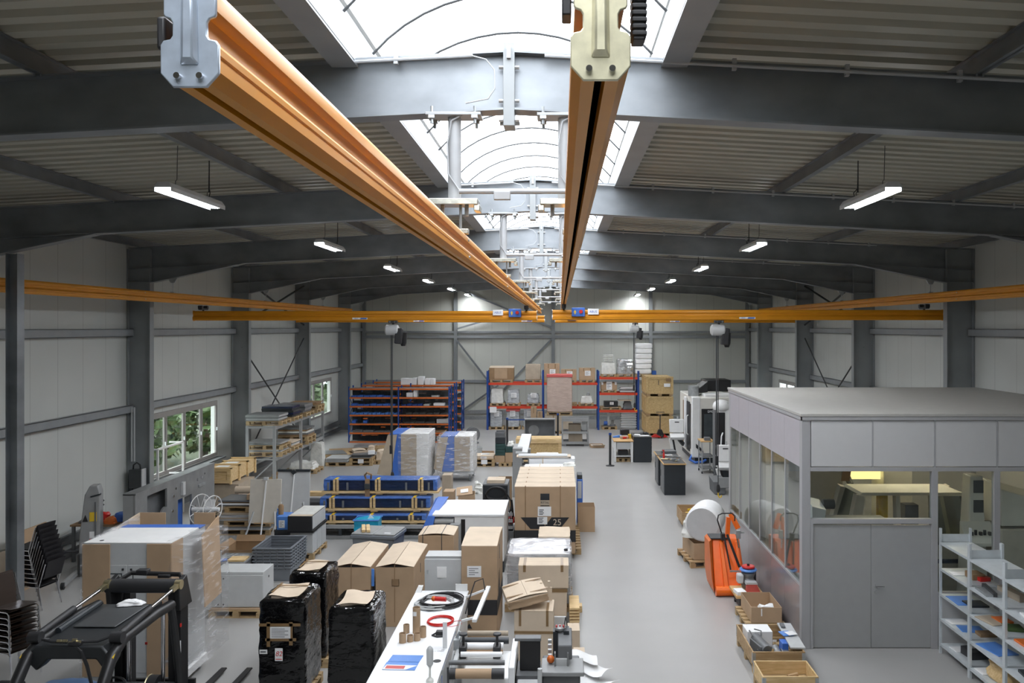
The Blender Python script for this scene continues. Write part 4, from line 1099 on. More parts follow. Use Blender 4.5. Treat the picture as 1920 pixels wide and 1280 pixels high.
part(T, 'trough', M['greyd'], MB().hexa([(-.25, 0, .02), (.25, 0, .02), (.25, 1.2, .02), (-.25, 1.2, .02)], [(-.3, .1, .5), (.3, .1, .5), (.3, 1.2, .6), (-.3, 1.2, .6)]), .02)
part(T, 'cover', M['grey'], MB().box(-.1, .42, -.16, -.1, .3, .72), .01)
# wood-topped cart
D = 30.2
T = thing('workshop_cart', 'steel cart with wooden top beside the milling machine', 'cart', (PX(1327, D), D, 0))
for sx in (-.21, .21):
    for yy in (.0, .7): part(T, 'leg', M['alu'], MB().box(sx - .02, sx + .02, yy - .02, yy + .02, .08, 1.2))
part(T, 'top', M['oak'], MB().box(-.25, .25, -.05, .75, 1.16, 1.2), .006)
for zz in (.16, .62): part(T, 'shelf', M['greyd'], MB().box(-.22, .22, 0, .7, zz, zz + .03))
for sx in (-.21, .21):
    for yy in (0, .7): part(T, 'caster', M['rubber'], MB().cyl((sx - .02, yy, .045), (sx + .02, yy, .045), .045, 12))
part(T, 'vise', M['greyd'], MB().box(-.1, .12, .05, .3, 1.2, 1.32), .01)
# ================================================================== benches in the aisle
D = 26.3
x0, x1 = PX(1245, D), PX(1285.5, D); w = x1 - x0
T = thing('workbench', 'long dark workbench standing alone in the aisle, tools on top', 'workbench', (x0, D, 0))
part(T, 'drawer_unit', M['anth'], MB().box(0.02, w, .02, .9, .0, .98), .008)
part(T, 'drawer_unit', M['anth'], MB().box(0.02, w, 1.6, 2.6, .0, .98), .008)
for yy in (.04, 1.62):
    u = part(T, 'door', M['greyd'], MB().box(-.005, .02, yy, yy + .85, .05, .95), .004)
    part(u, 'door_handle', M['dark'], MB().box(-.02, -.005, yy + .7, yy + .76, .5, .7))
part(T, 'back_panel', M['anth'], MB().box(w - .04, w, .9, 1.6, .0, .98))
part(T, 'bench_top', M['oak'], MB().box(-.03, w + .02, -.03, 2.65, .98, 1.02), .005)
part(T, 'top_mat', M['dark'], MB().box(.0, w, .0, 2.62, 1.02, 1.028))
def scatter(T0, items): pass
def small(name, label, cat, m, mb, loc, rz=0, group=None, bevel=.003): return solo(name, label, cat, M[m], mb, loc, rz, group, bevel)
zt = 1.03
small('paper_sheet', 'white paper on the long dark workbench, farther sheet', 'paper', 'paper', MB().box(-.15, .15, -.1, .1, 0, .004), (x0 + .35, D + 1.75, zt), .3)
small('paper_sheet', 'white paper on the long dark workbench, nearer sheet', 'paper', 'paper', MB().box(-.15, .15, -.1, .1, 0, .004), (x0 + .45, D + .75, zt), -.2)
small('spray_bottle', 'red spray bottle standing on the long dark workbench', 'bottle', 'red', MB().lathe([(.035, 0), (.035, .17), (.015, .2), (.02, .26)], (0, 0, 0), 12).box(-.05, .02, -.012, .012, .24, .28), (x0 + .02 + .1, D + 1.0, zt))
for i in range(14):
    r = random.Random(i + 40); L = r.uniform(.06, .2)
    mname = r.choice(['plate', 'galv', 'dark', 'cardd', 'brass', 'chrome'])
    b = MB().box(-L, L, -.012, .012, 0, .02).box(L * .6, L, -.03, .03, 0, .03) if i % 2 else MB().cyl((-L, 0, .02), (L, 0, .02), .018, 8)
    small('hand_tool', 'small hand tool among the clutter on the long dark workbench', 'tool', mname, b, (x0 + r.uniform(.08, w - .1), D + r.uniform(.1, 2.4), zt), r.uniform(0, 3), 'hand tools on the long dark workbench')
solo('grey_case', 'flat grey case on the far end of the long dark workbench', 'case', M['greyd'], MB().box(-.2, .2, -.25, .25, 0, .08), (x1 + .0 - .22, D + 2.3, zt), .1, bevel=.01)

# white wood-topped table + dark cabinet
D = 32.7
x0, x1 = PX(1151.5, D), PX(1187, D); w = x1 - x0
T = thing('work_table', 'white work table with a wooden top beside the dark cabinet', 'table', (x0, D, 0))
for sx in (.04, w - .04):
    for yy in (.04, 1.3): part(T, 'leg', M['white'], MB().box(sx - .04, sx + .04, yy - .04, yy + .04, 0, .82), .004)
part(T, 'table_top', M['oak'], MB().box(-.02, w + .02, -.03, 1.36, .82, .86), .005)
part(T, 'drawer', M['greyl'], MB().box(.1, w - .1, .02, .6, .52, .80), .006)
part(T, 'lower_shelf', M['greyl'], MB().box(.06, w - .06, .02, 1.3, .22, .26))
part(T, 'side_panel', M['white'], MB().box(.0, .02, .1, 1.25, .5, .8))
pallet('small pallet pushed under the white work table', (x0 + x1) / 2, D + .55, 0, .55, .8)
solo('tool_case', 'black case on the lower shelf of the white work table', 'case', M['black2'], MB().box(-.2, .2, -.2, .2, 0, .18), ((x0 + x1) / 2, D + .4, .262), bevel=.01)
zt = .862
solo('blue_clamp', 'blue clamps piled on the corner of the white work table', 'clamp', M['paperb'], MB().tube([(-.2, 0, .03), (.1, .02, .06), (.2, -.03, .03)], .03, 8).tube([(-.1, .1, .04), (.15, -.08, .1)], .025, 8).box(-.2, .18, -.05, .06, 0, .05), (x0 + .2, D + .95, zt), .2)
solo('open_carton', 'small flat brown carton at the back of the white work table', 'carton', M['card3'], MB().box(-.16, .16, -.2, .2, 0, .10), (x0 + .45, D + .72, zt), bevel=.005)
solo('dark_case', 'black case standing on the far edge of the white work table', 'case', M['black2'], MB().box(-.18, .18, -.1, .1, 0, .3), (x1 - .24, D + 1.2, zt), .1, bevel=.01)
solo('red_bottle', 'red power tool lying on the white work table', 'power tool', M['red'], MB().tube([(-.12, 0, .05), (.14, 0, .06)], .05, 10).box(.02, .10, -.03, .03, .0, .06), (x1 - .26, D + .55, zt), .3)
solo('yellow_box', 'small yellow box at the edge of the white work table', 'box', M['yellow'], MB().box(-.06, .06, -.08, .08, 0, .16), (x1 - .07, D + .8, zt), bevel=.006)
x0, x1 = PX(1187.5, D) + .02, PX(1221.5, D)
T = thing('tool_cabinet', 'dark grey drawer cabinet beside the white work table', 'cabinet', (x0, D, 0))
part(T, 'carcass', M['anth'], MB().box(0, x1 - x0, 0, 1.3, 0, 1.0), .008)
for i in range(6): part(T, 'drawer_front', M['dark'], MB().box(x1 - x0, x1 - x0 + .02, .05, 1.25, .06 + i * .155, .2 + i * .155), .003)
part(T, 'cabinet_top', M['dark'], MB().box(-.01, x1 - x0 + .01, -.01, 1.31, 1.0, 1.02))
small('paper_sheet', 'white paper on the dark drawer cabinet', 'paper', 'paper', MB().box(-.2, .2, -.14, .14, 0, .006), (x0 + .45, D + .35, 1.022), .1)
small('paper_stack', 'stack of papers on the dark drawer cabinet', 'paper', 'paper', MB().box(-.12, .12, -.16, .16, 0, .03), (x0 + .18, D + .5, 1.022), -.2)
for i in range(7):
    r = random.Random(i + 90); L = r.uniform(.06, .16)
    small('hand_tool', 'small tool lying on the dark drawer cabinet', 'tool', r.choice(['plate', 'dark', 'galv', 'black2']), MB().box(-L, L, -.02, .02, 0, .04).box(L * .5, L, -.04, .04, 0, .06), (x0 + r.uniform(.12, .6), D + r.uniform(.7, 1.2), 1.022), r.uniform(0, 3), 'tools on the dark drawer cabinet')
def stanchion(px, D, label, hh=1.05):
    T = thing('barrier_post', label, 'barrier post', (PX(px, D), D, 0))
    part(T, 'base', M['black2'], MB().lathe([(.17, 0), (.17, .02), (.05, .05)], (0, 0, 0), 20))
    part(T, 'pole', M['black2'], MB().cyl((0, 0, .04), (0, 0, hh), .045, 12))
    part(T, 'belt_head', M['blue'], MB().cyl((0, 0, hh), (0, 0, hh + .08), .055, 12))
    return T
stanchion(1144, 31.9, 'black barrier post beside the white work table', 1.2)
s1 = stanchion(951, 36.5, 'black belt post behind the pine crate', 1.28)
part(s1, 'belt', M['blue'], MB().box(.04, .78, -.004, .004, 1.25, 1.30))
stanchion(1046, 38.9, 'black post between the two grey steel cabinets', 1.22)

# grey steel cabinets between rack and crate
D = 39.2; a, c = PX(983, D), PX(1041, D); w = c - a
T = thing('steel_housing', 'open dark grey steel housing with a round fan in front of the rack', 'housing', (a, D, 0))
part(T, 'back_panel', M['greyd'], MB().box(.03, w - .03, .4, .45, .05, .98)); part(T, 'frame', M['grey'], MB().box(0, w, 0, .5, .96, 1.0).box(0, .04, 0, .5, 0, .96).box(w - .04, w, 0, .5, 0, .96).box(0, w, 0, .5, 0, .05))
part(T, 'fan', M['plate'], MB().cyl((w * .3, .34, .42), (w * .3, .40, .42), .26, 24))
D = 37.2; a, c = PX(1053, D), PX(1104, D); w = c - a
T = thing('tiered_stand', 'grey two-tier steel frame with a brown carton behind the pine crate', 'frame', (a, D, 0))
for xx in (.0, w - .07):
    for yy in (0, .8): part(T, 'post', M['grey'], MB().box(xx, xx + .07, yy, yy + .07, .16, 1.2))
for zz, hh in ((.08, .12), (.56, .1), (1.12, .14)):
    for yy in (-.01, .81): part(T, 'beam', M['grey'], MB().box(0, w, yy, yy + .06, zz, zz + hh))
    part(T, 'shelf', M['greyd'], MB().box(.02, w - .02, .04, .82, zz + .02, zz + .05))
for xx in (.0, w - .22): part(T, 'foot', M['greyd'], MB().box(xx, xx + .22, 0, .85, 0, .08))
part(T, 'side_plate', M['greyl'], MB().box(w - .3, w - .08, .3, .34, .68, 1.1))
carton('brown carton on the lower tier of the grey steel frame', a + .32, a + .95, D + .2, D + .7, .14, .52, 'card3')
carton('brown carton on the upper tier of the grey steel frame', a + .32, a + .88, D + .36, D + .75, .62, .95, 'card3')
D = 36.6; a, c = PX(1106, D), PX(1133, D)
T = thing('flat_carton', 'flat open carton lying on the floor beside the grey steel frame', 'carton', ((a + c) / 2, D + .3, 0), .1)
part(T, 'tray', M['card'], MB().open_box(-.3, .3, -.28, .28, 0, .12, .012)); part(T, 'lid', M['card2'], MB().obox((.05, -.3, .10), (.55, .22, .01), (-.5, 0, 0))); part(T, 'foil', M['greyl'], MB().wrinkle(-.27, .27, -.1, .26, .012, .08, .012, 5, 9))

# pine crate with film-wrapped block, grey machine column
D = 32.3; a, c = PX(967, D), PX(1053, D); w = (c - a) / 2
T = thing('wooden_crate', 'large new pine crate in the middle of the hall', 'crate', ((a + c) / 2, D + .45, 0))
part(T, 'panel_box', M['osb'], MB().box(-w + .04, w - .04, -.41, .41, .12, .96))
for xx in (-w, w - .13): part(T, 'corner_post', M['pine'], MB().box(xx, xx + .13, -.45, -.40, .1, .92))
for zz in (.1, .82): part(T, 'rim_board', M['pine'], MB().box(-w, w, -.47, -.42, zz, zz + .16), .004)
for i in range(5): part(T, 'lid_board', M['pine'], MB().box(-w + .03 * (i % 2), w - .02 * (i % 2), -.44 + i * .178, -.44 + i * .178 + .165, .965 + .012 * (i % 2), 1.0 + .012 * (i % 2)), .003)
for xx in (-w + .05, -.08, w - .21): part(T, 'skid', M['pine2'], MB().box(xx, xx + .16, -.42, .42, 0, .1))
D = 28.6; a, c = PX(1005, D), PX(1046.5, D)
TW = wrapped('clear-film-wrapped machine block with white top before the pine crate', a, c, D, D + .9, 0, .88, 'wrapg', .012, 8, 5, 8, cover=(.1, 'foam'))
part(TW, 'clear_wrap', M['film2'], MB().wrinkle(-(c - a) / 2 - .03, (c - a) / 2 + .03, -.49, .49, .02, .86, .012, 8, 6, 2))
D = 26.0
xa, xb = PX(961, D), PX(979, D)
T = thing('machine_column', 'tall grey steel machine column beside the pine crate', 'machine', (xa, D, 0))
part(T, 'column', M['grey'], MB().box(0, xb - xa, 0, 1.1, 0, 1.55), .008)
part(T, 'slanted_cover', M['greyl'], MB().hexa([(.10, -.06, 1.38), (.48, -.06, 1.38), (.55, 1.5, 1.62), (.22, 1.5, 1.62)], [(.10, -.06, 1.44), (.48, -.06, 1.44), (.55, 1.5, 1.82), (.22, 1.5, 1.82)]), .005)
part(T, 'roller', M['black2'], MB().cyl((.3, .2, 1.2), (.98, .2, 1.2), .04, 12)); part(T, 'roller', M['black2'], MB().cyl((.3, .05, 1.05), (1.0, .05, 1.05), .03, 12))
part(T, 'side_bracket', M['plate'], MB().box(.48, .56, .1, .5, .9, 1.5))
# ================================================================== middle of the hall, window side
# --- galvanised pallet rack along the window wall
xa, xb = -10.35, -9.37; ya, ym, yb = 27.0, 29.75, 32.5
T = thing('pallet_rack', 'grey galvanised pallet rack along the window wall loaded with plates', 'pallet rack', (xa, ya, 0))
d = xb - xa
for i, yy in enumerate((0, ym - ya, yb - ya)):
    for xx in (0, d - .09): part(T, 'upright', M['grey'], MB().box(xx, xx + .09, yy - .04, yy + .04, 0, 2.15))
    part(T, 'frame_bracing', M['grey'], MB().box(.09, d - .09, yy - .03, yy + .03, 2.06, 2.13).box(.09, d - .09, yy - .03, yy + .03, 1.02, 1.06).bar((.09, yy, .2), (d - .09, yy, .95), .04))
for zz in (1.08, 2.12):
    for y0, y1 in ((.04, ym - ya - .04), (ym - ya + .04, yb - ya - .04)):
        for xx in (.02, d - .07): part(T, 'beam', M['grey'], MB().box(xx, xx + .05, y0, y1, zz - .11, zz))
xm = (xa + xb) / 2
def rackpal(y, z, lab): pallet('wooden pallet under ' + lab, xm, y, z + .003, 1.2, .8, PI / 2 * 0); return z + .15
z = 2.12
pallet('wooden pallet at the near end of the grey rack top', xm, 27.75, z + .003, 1.2, .95)
sheets_on('grey metal sheets on the near end of the grey rack top', xm - .05, 27.7, z + .15, 1.15, .9, .22, ['plate', 'greyl', 'plate'], n=6)
pallet('wooden pallet in the middle of the grey rack top', xm, 29.0, z + .003, 1.2, .95)
sheets_on('dark navy boards in the middle of the grey rack top', xm, 29.0, z + .15, 1.1, .9, .36, ['anth', 'navy', 'dark'], n=5)
pallet('wooden pallet behind the navy boards on the grey rack', xm, 30.4, z + .003, 1.2, .95)
sheets_on('grey panels behind the navy boards on the grey rack', xm, 30.4, z + .15, 1.1, .9, .3, ['greyd', 'plate'], n=4)
pallet('lower pallet at the far end of the grey rack top', xm, 31.7, z + .003, 1.2, .95)
pallet('upper pallet at the far end of the grey rack top', xm + .03, 31.7, z + .15, 1.2, .95, .04)
sheets_on('brown boards at the far end of the grey rack top', xm, 31.7, z + .30, 1.1, .9, .1, ['cardd', 'pine2'], n=3)
z = 1.08
pallet('lower pallet at the near end of the grey rack middle level', xm, 27.75, z + .003, 1.2, .95)
sheets_on('thin pale boards between two pallets on the grey rack', xm, 27.75, z + .15, 1.15, .9, .08, ['greyl', 'plate'], n=3)
pallet('upper pallet at the near end of the grey rack middle level', xm, 27.75, z + .235, 1.2, .95, .03)
sheets_on('grey sheets on two stacked pallets of the grey rack', xm, 27.75, z + .385, 1.15, .9, .1, ['plate', 'greyl'], n=3)
pallet('pallet with cream boards on the grey rack middle level', xm, 29.0, z + .003, 1.2, .95)
sheets_on('cream boards on the grey rack middle level', xm, 29.0, z + .15, 1.1, .9, .16, ['card2', 'greyl', 'greyd'], n=4)
pallet('lower far pallet on the grey rack middle level', xm, 30.6, z + .003, 1.2, .95)
pallet('upper far pallet on the grey rack middle level', xm, 30.6, z + .152, 1.2, .95, -.03)
sheets_on('dark curved boards on the far pallets of the grey rack', xm, 30.6, z + .30, 1.1, .9, .3, ['cardd', 'greyd', 'bag'], n=5)
pallet('low pallet on the floor under the grey rack', xm + .3, 29.0, 0, 1.2, .9)
sheets_on('brown boards on the floor pallet under the grey rack', xm + .3, 29.0, .15, 1.0, .8, .10, ['cardd', 'card3'], n=3)
pallet('far low pallet on the floor under the grey rack', xm + .3, 30.6, 0, 1.2, .9)
wrapped('white sacks and tools on the far floor pallet under the grey rack', xm - .2, xm + .8, 30.2, 31.0, .15, .40, 'bag', .05, 8, 5, 3, .2, cat='sacks')
wrapped('white bag standing on the floor behind the grey rack', xm + .2, xm + .75, 31.5, 32.0, 0, .95, 'bag', .04, 8, 4, 7, .25, cat='bag')

# --- pallets on the floor before the shelving
D = 31.8
def fp(label, pxa, pxb, D, n=1, m='pallet', rz=0, dd=.9):
    x = (PX(pxa, D) + PX(pxb, D)) / 2; w = round(PX(pxb, D) - PX(pxa, D), 1)
    for i in range(n): pallet(label if n == 1 else '%s, %s of two' % (label, ('lower', 'upper')[i]), x, D + dd / 2, i * .148, w, dd, rz, m)
    return x, D + dd / 2, .146 * n, w
x, y, z, w = fp('floor pallet with grey plates closest to the grey rack', 611, 653, D)
sheets_on('grey plates on the floor pallet closest to the grey rack', x, y, z, .85, .9, .16, ['plate', 'greyl'], n=4)
x, y, z, w = fp('double floor pallets with a paper sign', 656, 697, 31.9, 2)
sheets_on('dark boards on the double floor pallets', x, y, z, .8, .8, .14, ['greyd', 'anth'], n=3)
solo('paper_sign', 'paper sign on the double floor pallets', 'sign', M['paper'], MB().box(-.11, .11, -.004, .004, 0, .16), (x, 31.885, .1))
T = carton('flattened pale carton on top of the dark boards', x - .5, x + .0, y + .0, y + .6, z + .14, z + .22, 'card2', .04, rz=.4)
wrapped('crumpled brown packing paper on the dark boards', x + .04, x + .40, y + .15, y + .5, z + .14, z + .38, 'card2', .07, 7, 6, 2, .3, cat='packing paper')
solo('white_box', 'small white box at the corner of the double floor pallets', 'box', M['white2'], MB().box(-.13, .13, -.1, .1, 0, .14), (x + .38, y - .3, z + .14), .2, bevel=.008)
x, y, z, w = fp('floor pallet beside the slanted cardboard wrap', 700, 722, 32.2)
wrapped('brown scrap packing on the pallet beside the slanted cardboard', x - .2, x + .25, y - .3, y + .3, z, z + .4, 'card2', .07, 7, 6, 9, .25, cat='packing')
x, y, z, w = fp('rear floor pallet right below the orange shelving', 660, 700, 35.6)
sheets_on('grey sheets on the rear floor pallet below the shelving', x, y, z, .85, .8, .08, ['plate', 'greyl'], n=3)
x, y, z, w = fp('second rear floor pallet below the orange shelving', 703, 740, 35.6)
D = 34.0; x = PX(622, D)
T = thing('pallet', 'tilted flat pallet with grey plate and blue sheet beside the grey rack', 'pallet', (x, D, .04), .5)
part(T, 'deck_plank', M['pallet'], MB().obox((0, 0, .12), (1.5, .9, .05), (.06, .05, 0))); part(T, 'skid', M['pallet'], MB().obox((0, -.4, .05), (1.5, .08, .09)))
part(T, 'skid', M['pallet'], MB().obox((0, .4, .08), (1.5, .08, .09)))
solo('grey_plate', 'grey plate lying on the tilted flat pallet', 'plate', M['plate'], MB().obox((0, 0, .01), (1.1, .75, .02), (.06, .05, 0)), (x, D, .195), .5)
pallet('old brown pallet behind the tilted flat pallet', PX(640, 35), 35.2, 0, 1.1, .8, .3, 'pine2')

# --- two machines wrapped in cardboard, blue and clear film
def wrapmachine(label, pxs, D, zt, dpt, z0, clear):
    """pxs: slanted panel foot, its head, blue edge, front card left, right, back right"""
    f0, f1, b1, c1, r1 = [PX(p, D) for p in pxs]
    T = thing('wrapped_machine', label, 'wrapped machine', (f1, D, 0))
    X = lambda v: v - f1
    part(T, 'machine_body', M['blue2'], MB().box(X(f1) + .06, X(b1) + .02, .02, dpt, z0, zt), .01)
    part(T, 'white_cabinet', M['white'], MB().box(X(b1) + .02, X(r1), .02, dpt * .62, z0, zt), .015)
    part(T, 'white_cabinet', M['white'], MB().box(X(b1) + .02, X(r1), dpt * .66, dpt, z0, zt), .015)
    b = MB().hexa([(X(f0), -.01, z0 + .1), (X(f0) + (f1 - f0) + .10, -.03, z0), (X(f0) + (f1 - f0) + .10, .01, z0), (X(f0), .03, z0 + .1)],
                  [(X(f1) + .0, -.01, zt - .06), (X(f1) + .32, -.03, zt - .04), (X(f1) + .32, .01, zt - .04), (X(f1), .03, zt - .06)])
    part(T, 'slanted_cardboard', M['card3'], b)
    part(T, 'side_cardboard', M['card3'], MB().hexa([(X(f0), .0, z0 + .1), (X(f0) + .02, .0, z0 + .1), (X(f0) + .1, dpt, z0 + .1), (X(f0) + .08, dpt, z0 + .1)], [(X(f1), .0, zt - .06), (X(f1) + .02, .0, zt - .06), (X(f1) + .06, dpt, zt + .02), (X(f1) + .04, dpt, zt + .02)]))
    part(T, 'front_cardboard', M['card3'], MB().box(X(b1), X(c1), -.025, .01, z0 + .02, zt - .03), .006)
    part(T, 'base', M['greyl'], MB().box(X(f1) + .1, X(r1), .05, dpt, z0 - .10, z0))
    for xx in (X(f1) + .15, X(r1) - .12):
        for yy in (.1, dpt - .12): part(T, 'foot', M['greyd'], MB().cyl((xx, yy, 0), (xx, yy, z0 - .1), .04, 10))
    w = X(r1) - X(f1)
    part(T, 'clear_film', M['film2' if clear else 'film'], MB().wrinkle(X(f1) + .35 if not clear else X(f0) + .1, X(r1) + .03, -.07, dpt + .03, .12 if clear else z0, zt + .012, .016, 14, 5, 3.3))
    return T
wrapmachine('blue and white machine wrapped in brown cardboard and film, beside the floor pallets', (707, 727, 752, 781, 803), 27.9, 1.78, 1.55, .3, False)
wrapmachine('machine under crinkled clear film and cardboard, next to the aisle-side pallets', (813, 823, 852, 881, 887), 28.6, 1.60, 1.3, .35, True)

# --- pallets, cartons, green bins on the aisle side of the wrapped machines
D = 31.7
x, y, z, w = fp('double pallets with a white paper sign beside the green bins', 889, 927, D, 2)
T = carton('flat pale carton on the signed double pallets', x - .4, x + .36, y - .38, y + .38, z, z + .10, 'card2', .01, labels=((.25, .0, .24, .09),))
solo('paper_sign', 'white paper sign hanging on the double pallets beside the green bins', 'sign', M['paper'], MB().box(-.12, .12, -.004, .004, 0, .17), (x, D - .008, .10))
sheets_on('papers and plates on the flat pale carton', x, y + .1, z + .11, .3, .3, .02, ['paper', 'greyl'], n=2)
solo('open_carton', 'brown carton with white paper behind the signed double pallets', 'carton', M['card'], MB().open_box(-.33, .33, -.2, .2, 0, .24), (PX(911, 34), 34, 0), bevel=.004)
solo('grey_tub', 'grey tub standing behind the crinkled film machine', 'tub', M['greyl'], MB().lathe([(.26, 0), (.32, .5), (.3, .5), (.24, .05)], (0, 0, 0), 20), (PX(890, 33.5), 33.5, 0))
x, y, z, w = fp('pallet under the green plastic bins', 934, 960, D, 1)
for i, (dx, zz, hh, m_, lab) in enumerate(((-.22, z, .26, 'card', 'brown carton under the green bins on the window side'), (.2, z, .38, 'card', 'brown carton under the green bins on the column side'))):
    carton(lab, x + dx - .2, x + dx + .2, y - .35, y + .3, zz, zz + hh, m_)
for i, (dx, dz, m_, lab) in enumerate(((-.2, .27, 'green', 'lowest green plastic bin on the cartons'), (-.2, .50, 'green', 'middle green plastic bin on the cartons'), (.2, .39, 'green', 'separate green plastic bin next to the machine column'), (-.2, .73, 'anth', 'dark upper bin on the green bins'), (-.2, .96, 'greyd', 'grey perforated basket topmost on the green bins'))):
    solo('plastic_bin', lab, 'bin', M[m_], MB().open_box(-.19, .19, -.28, .28, 0, .22, .02).box(-.14, .14, -.30, -.28, .12, .2), (x + dx, y - .05, z + dz), bevel=.006)
wrapped('white crumpled bag on the separate green bin', x + .04, x + .38, y - .3, y + .2, z + .62, z + .8, 'bag', .05, 6, 7, 4, .4, cat='bag')
fan_x = PX(886, 38)
T = thing('floor_fan', 'small round grey floor fan behind the crinkled film machine', 'fan', (fan_x, 38, 0), .5)
part(T, 'ring', M['greyd'], MB().cyl((0, -.09, .42), (0, .09, .42), .34, 24)); part(T, 'hub', M['grey'], MB().cyl((0, -.12, .42), (0, -.09, .42), .12, 16)); part(T, 'stand', M['greyd'], MB().box(-.25, .25, -.15, .15, 0, .08))

# --- roller frames with blue-wrapped long crates
D = 20.9; a, c = PX(578, D), PX(812, D); w = c - a
T = thing('support_frame', 'long dark steel frame under the blue wrapped crates', 'support frame', (a, D, 0))
for zz in (.0, .27):
    part(T, 'rail', M['grey' if zz else 'plate'], MB().box(0, w, -.05, .03, zz, zz + .09), .005); part(T, 'rail', M['greyd'], MB().box(0, w, 1.0, 1.08, zz, zz + .09), .005)
for k in range(5):
    xx = .05 + (w - .1) * k / 4
    for yy in (-.01, 1.04): part(T, 'post', M['anth'], MB().box(xx - .04, xx + .04, yy - .03, yy + .03, .09, .27))
part(T, 'back_panel', M['anth'], MB().box(.02, w - .02, .9, .94, .09, .26))
part(T, 'deck', M['dark'], MB().box(0, w, .03, 1.0, .28, .32))
def bluecrate(px0, px1, D, z0, z1, dd, label, navy=True):
    dd = .58
    a, c = PX(px0, D), PX(px1, D); w = c - a; h = z1 - z0
    T = thing('long_crate', label, 'crate', (a, D, z0))
    part(T, 'side_film', M['navy'], MB().wrinkle(.03, w - .03, .03, dd - .03, .06, h - .02, .012, 16, 4, px0))
    part(T, 'top_film', M['bluefilm'], MB().wrinkle(.0, w, .01, dd - .01, h - .03, h, .008, 12, 5, px0 + 2))
    part(T, 'end_film', M['bluefilm'], MB().wrinkle(-.01, .16, .02, dd - .02, .06, h - .01, .014, 7, 6, 2)); part(T, 'end_film', M['bluefilm'], MB().wrinkle(w - .10, w + .01, .02, dd - .02, .06, h - .01, .014, 7, 6, 4))
    part(T, 'bottom_board', M['pine'], MB().box(-.05, w + .05, -.03, dd, 0, .05))
    for f in (.085, .455, .835):
        for q in (0, .085):
            xx = w * f + q; part(T, 'batten', M['pine'], MB().box(xx, xx + .055, -.03, .015, .04, h))
        part(T, 'yellow_strap', M['yellow'], MB().box(w * f + .03, w * f + .10, -.02, dd * .4, h + .006, h + .014)); 
    for f in (.03, .20, .72, .92): part(T, 'inner_batten', M['greyd'], MB().box(w * f, w * f + .05, .0, .02, .06, h - .08))
    for f in (.07, .46, .85): part(T, 'skid', M['pine'], MB().box(w * f, w * f + .18, .0, dd - .02, -.04, 0))
    return T
bluecrate(602, 798, 21.0, .385, .585, .95, 'bottom blue-wrapped long crate lying on the dark frame')
bluecrate(600, 806, 21.2, .66, .985, .90, 'middle blue-wrapped long crate with pine battens')
bluecrate(607, 819, 21.45, 1.055, 1.41, .85, 'top blue-wrapped long crate with pine battens')
T = thing('lifting_strap', 'dark brown lifting strap coiled over the top blue crate', 'strap', (PX(690, 21.4), 21.4, 1.43))
part(T, 'loop', M['cardd'], MB().tube([(-.08, .1, .0), (-.1, .05, .1), (-.02, .0, .17), (.08, .02, .12), (.06, .08, .0)], .025, 8)); part(T, 'hanging_end', M['cardd'], MB().box(-.06, .06, -.085, -.06, -.5, .02)); part(T, 'ratchet', M['dark'], MB().box(-.07, .07, -.12, -.06, -.24, -.1), .01)
solo('steel_profile', 'dark steel profiles lying behind the flipchart', 'profile', M['greyd'], MB().box(-.9, .5, 0, .5, 0, .5).box(-.9, .5, -.1, 0, .2, .3).box(-.9, .5, -.12, 0, .5, .62), (PX(585, 23), 23.0, 0), bevel=.01)
solo('wooden_beam', 'pale wooden beam lying on the dark steel profiles', 'beam', M['pine'], MB().box(-.9, .5, 0, .2, 0, .12), (PX(585, 23), 23.1, .63), bevel=.01)
# cyan bag, grey tote with yellow wood
D = 19.9; x = PX(690, D)
T = thing('waste_bag', 'bright cyan plastic bag in a holder before the blue crates', 'bag', (x, D, .1))
part(T, 'sack', M['cyan'], MB().wrinkle(-.28, .28, -.22, .22, 0, .66, .025, 10, 5, 2, -.06)); part(T, 'rim', M['paperb'], MB().tube([(-.3, -.24, .66), (.3, -.24, .66), (.3, .22, .66), (-.3, .22, .66)], .02, 6, closed=True)); part(T, 'paper_scrap', M['paper'], MB().prism([(-.02, .62), (.16, .64), (.06, .76)], 'y', -.02, .0))
part(T, 'holder_leg', M['greyd'], MB().box(-.25, .25, -.18, .18, -.1, 0))
D = 17.6; x = (PX(661, D) + PX(748, D)) / 2
solo('dark_stand', 'dark box carrying the grey lidded plastic container', 'box', M['anth'], MB().box(x - .35, x + .35, D + .05, D + .55, 0, .195), bevel=.01)
T = thing('lidded_tote', 'grey lidded plastic container with yellow wood on its lid', 'container', (x, D + .3, .2), -.15)
part(T, 'tub', M['pgrey'], MB().hexa([(-.42, -.32, 0), (.42, -.32, 0), (.42, .32, 0), (-.42, .32, 0)], [(-.47, -.36, .68), (.47, -.36, .68), (.47, .36, .68), (-.47, .36, .68)]), .03)
part(T, 'rim', M['pgrey'], MB().box(-.5, .5, -.39, .39, .66, .74), .02)
part(T, 'lid', M['grey'], MB().box(-.48, .0, -.37, .37, .74, .775).box(.012, .48, -.37, .37, .74, .775), .015)
for q in (-.22, .3): part(T, 'paper_label', M['paper'], MB().box(q - .07, q + .07, -.3, -.24, .777, .780))
for i, q in enumerate((0, .1)): solo('wood_block', 'yellowish wood block lying on the grey lidded container, %s one' % ('outer', 'inner')[i], 'wood block', M['pine'], MB().box(-.04, .04, -.26, .26, 0, .06), (x - .33 + q, D + .28, .980), .25, bevel=.008)

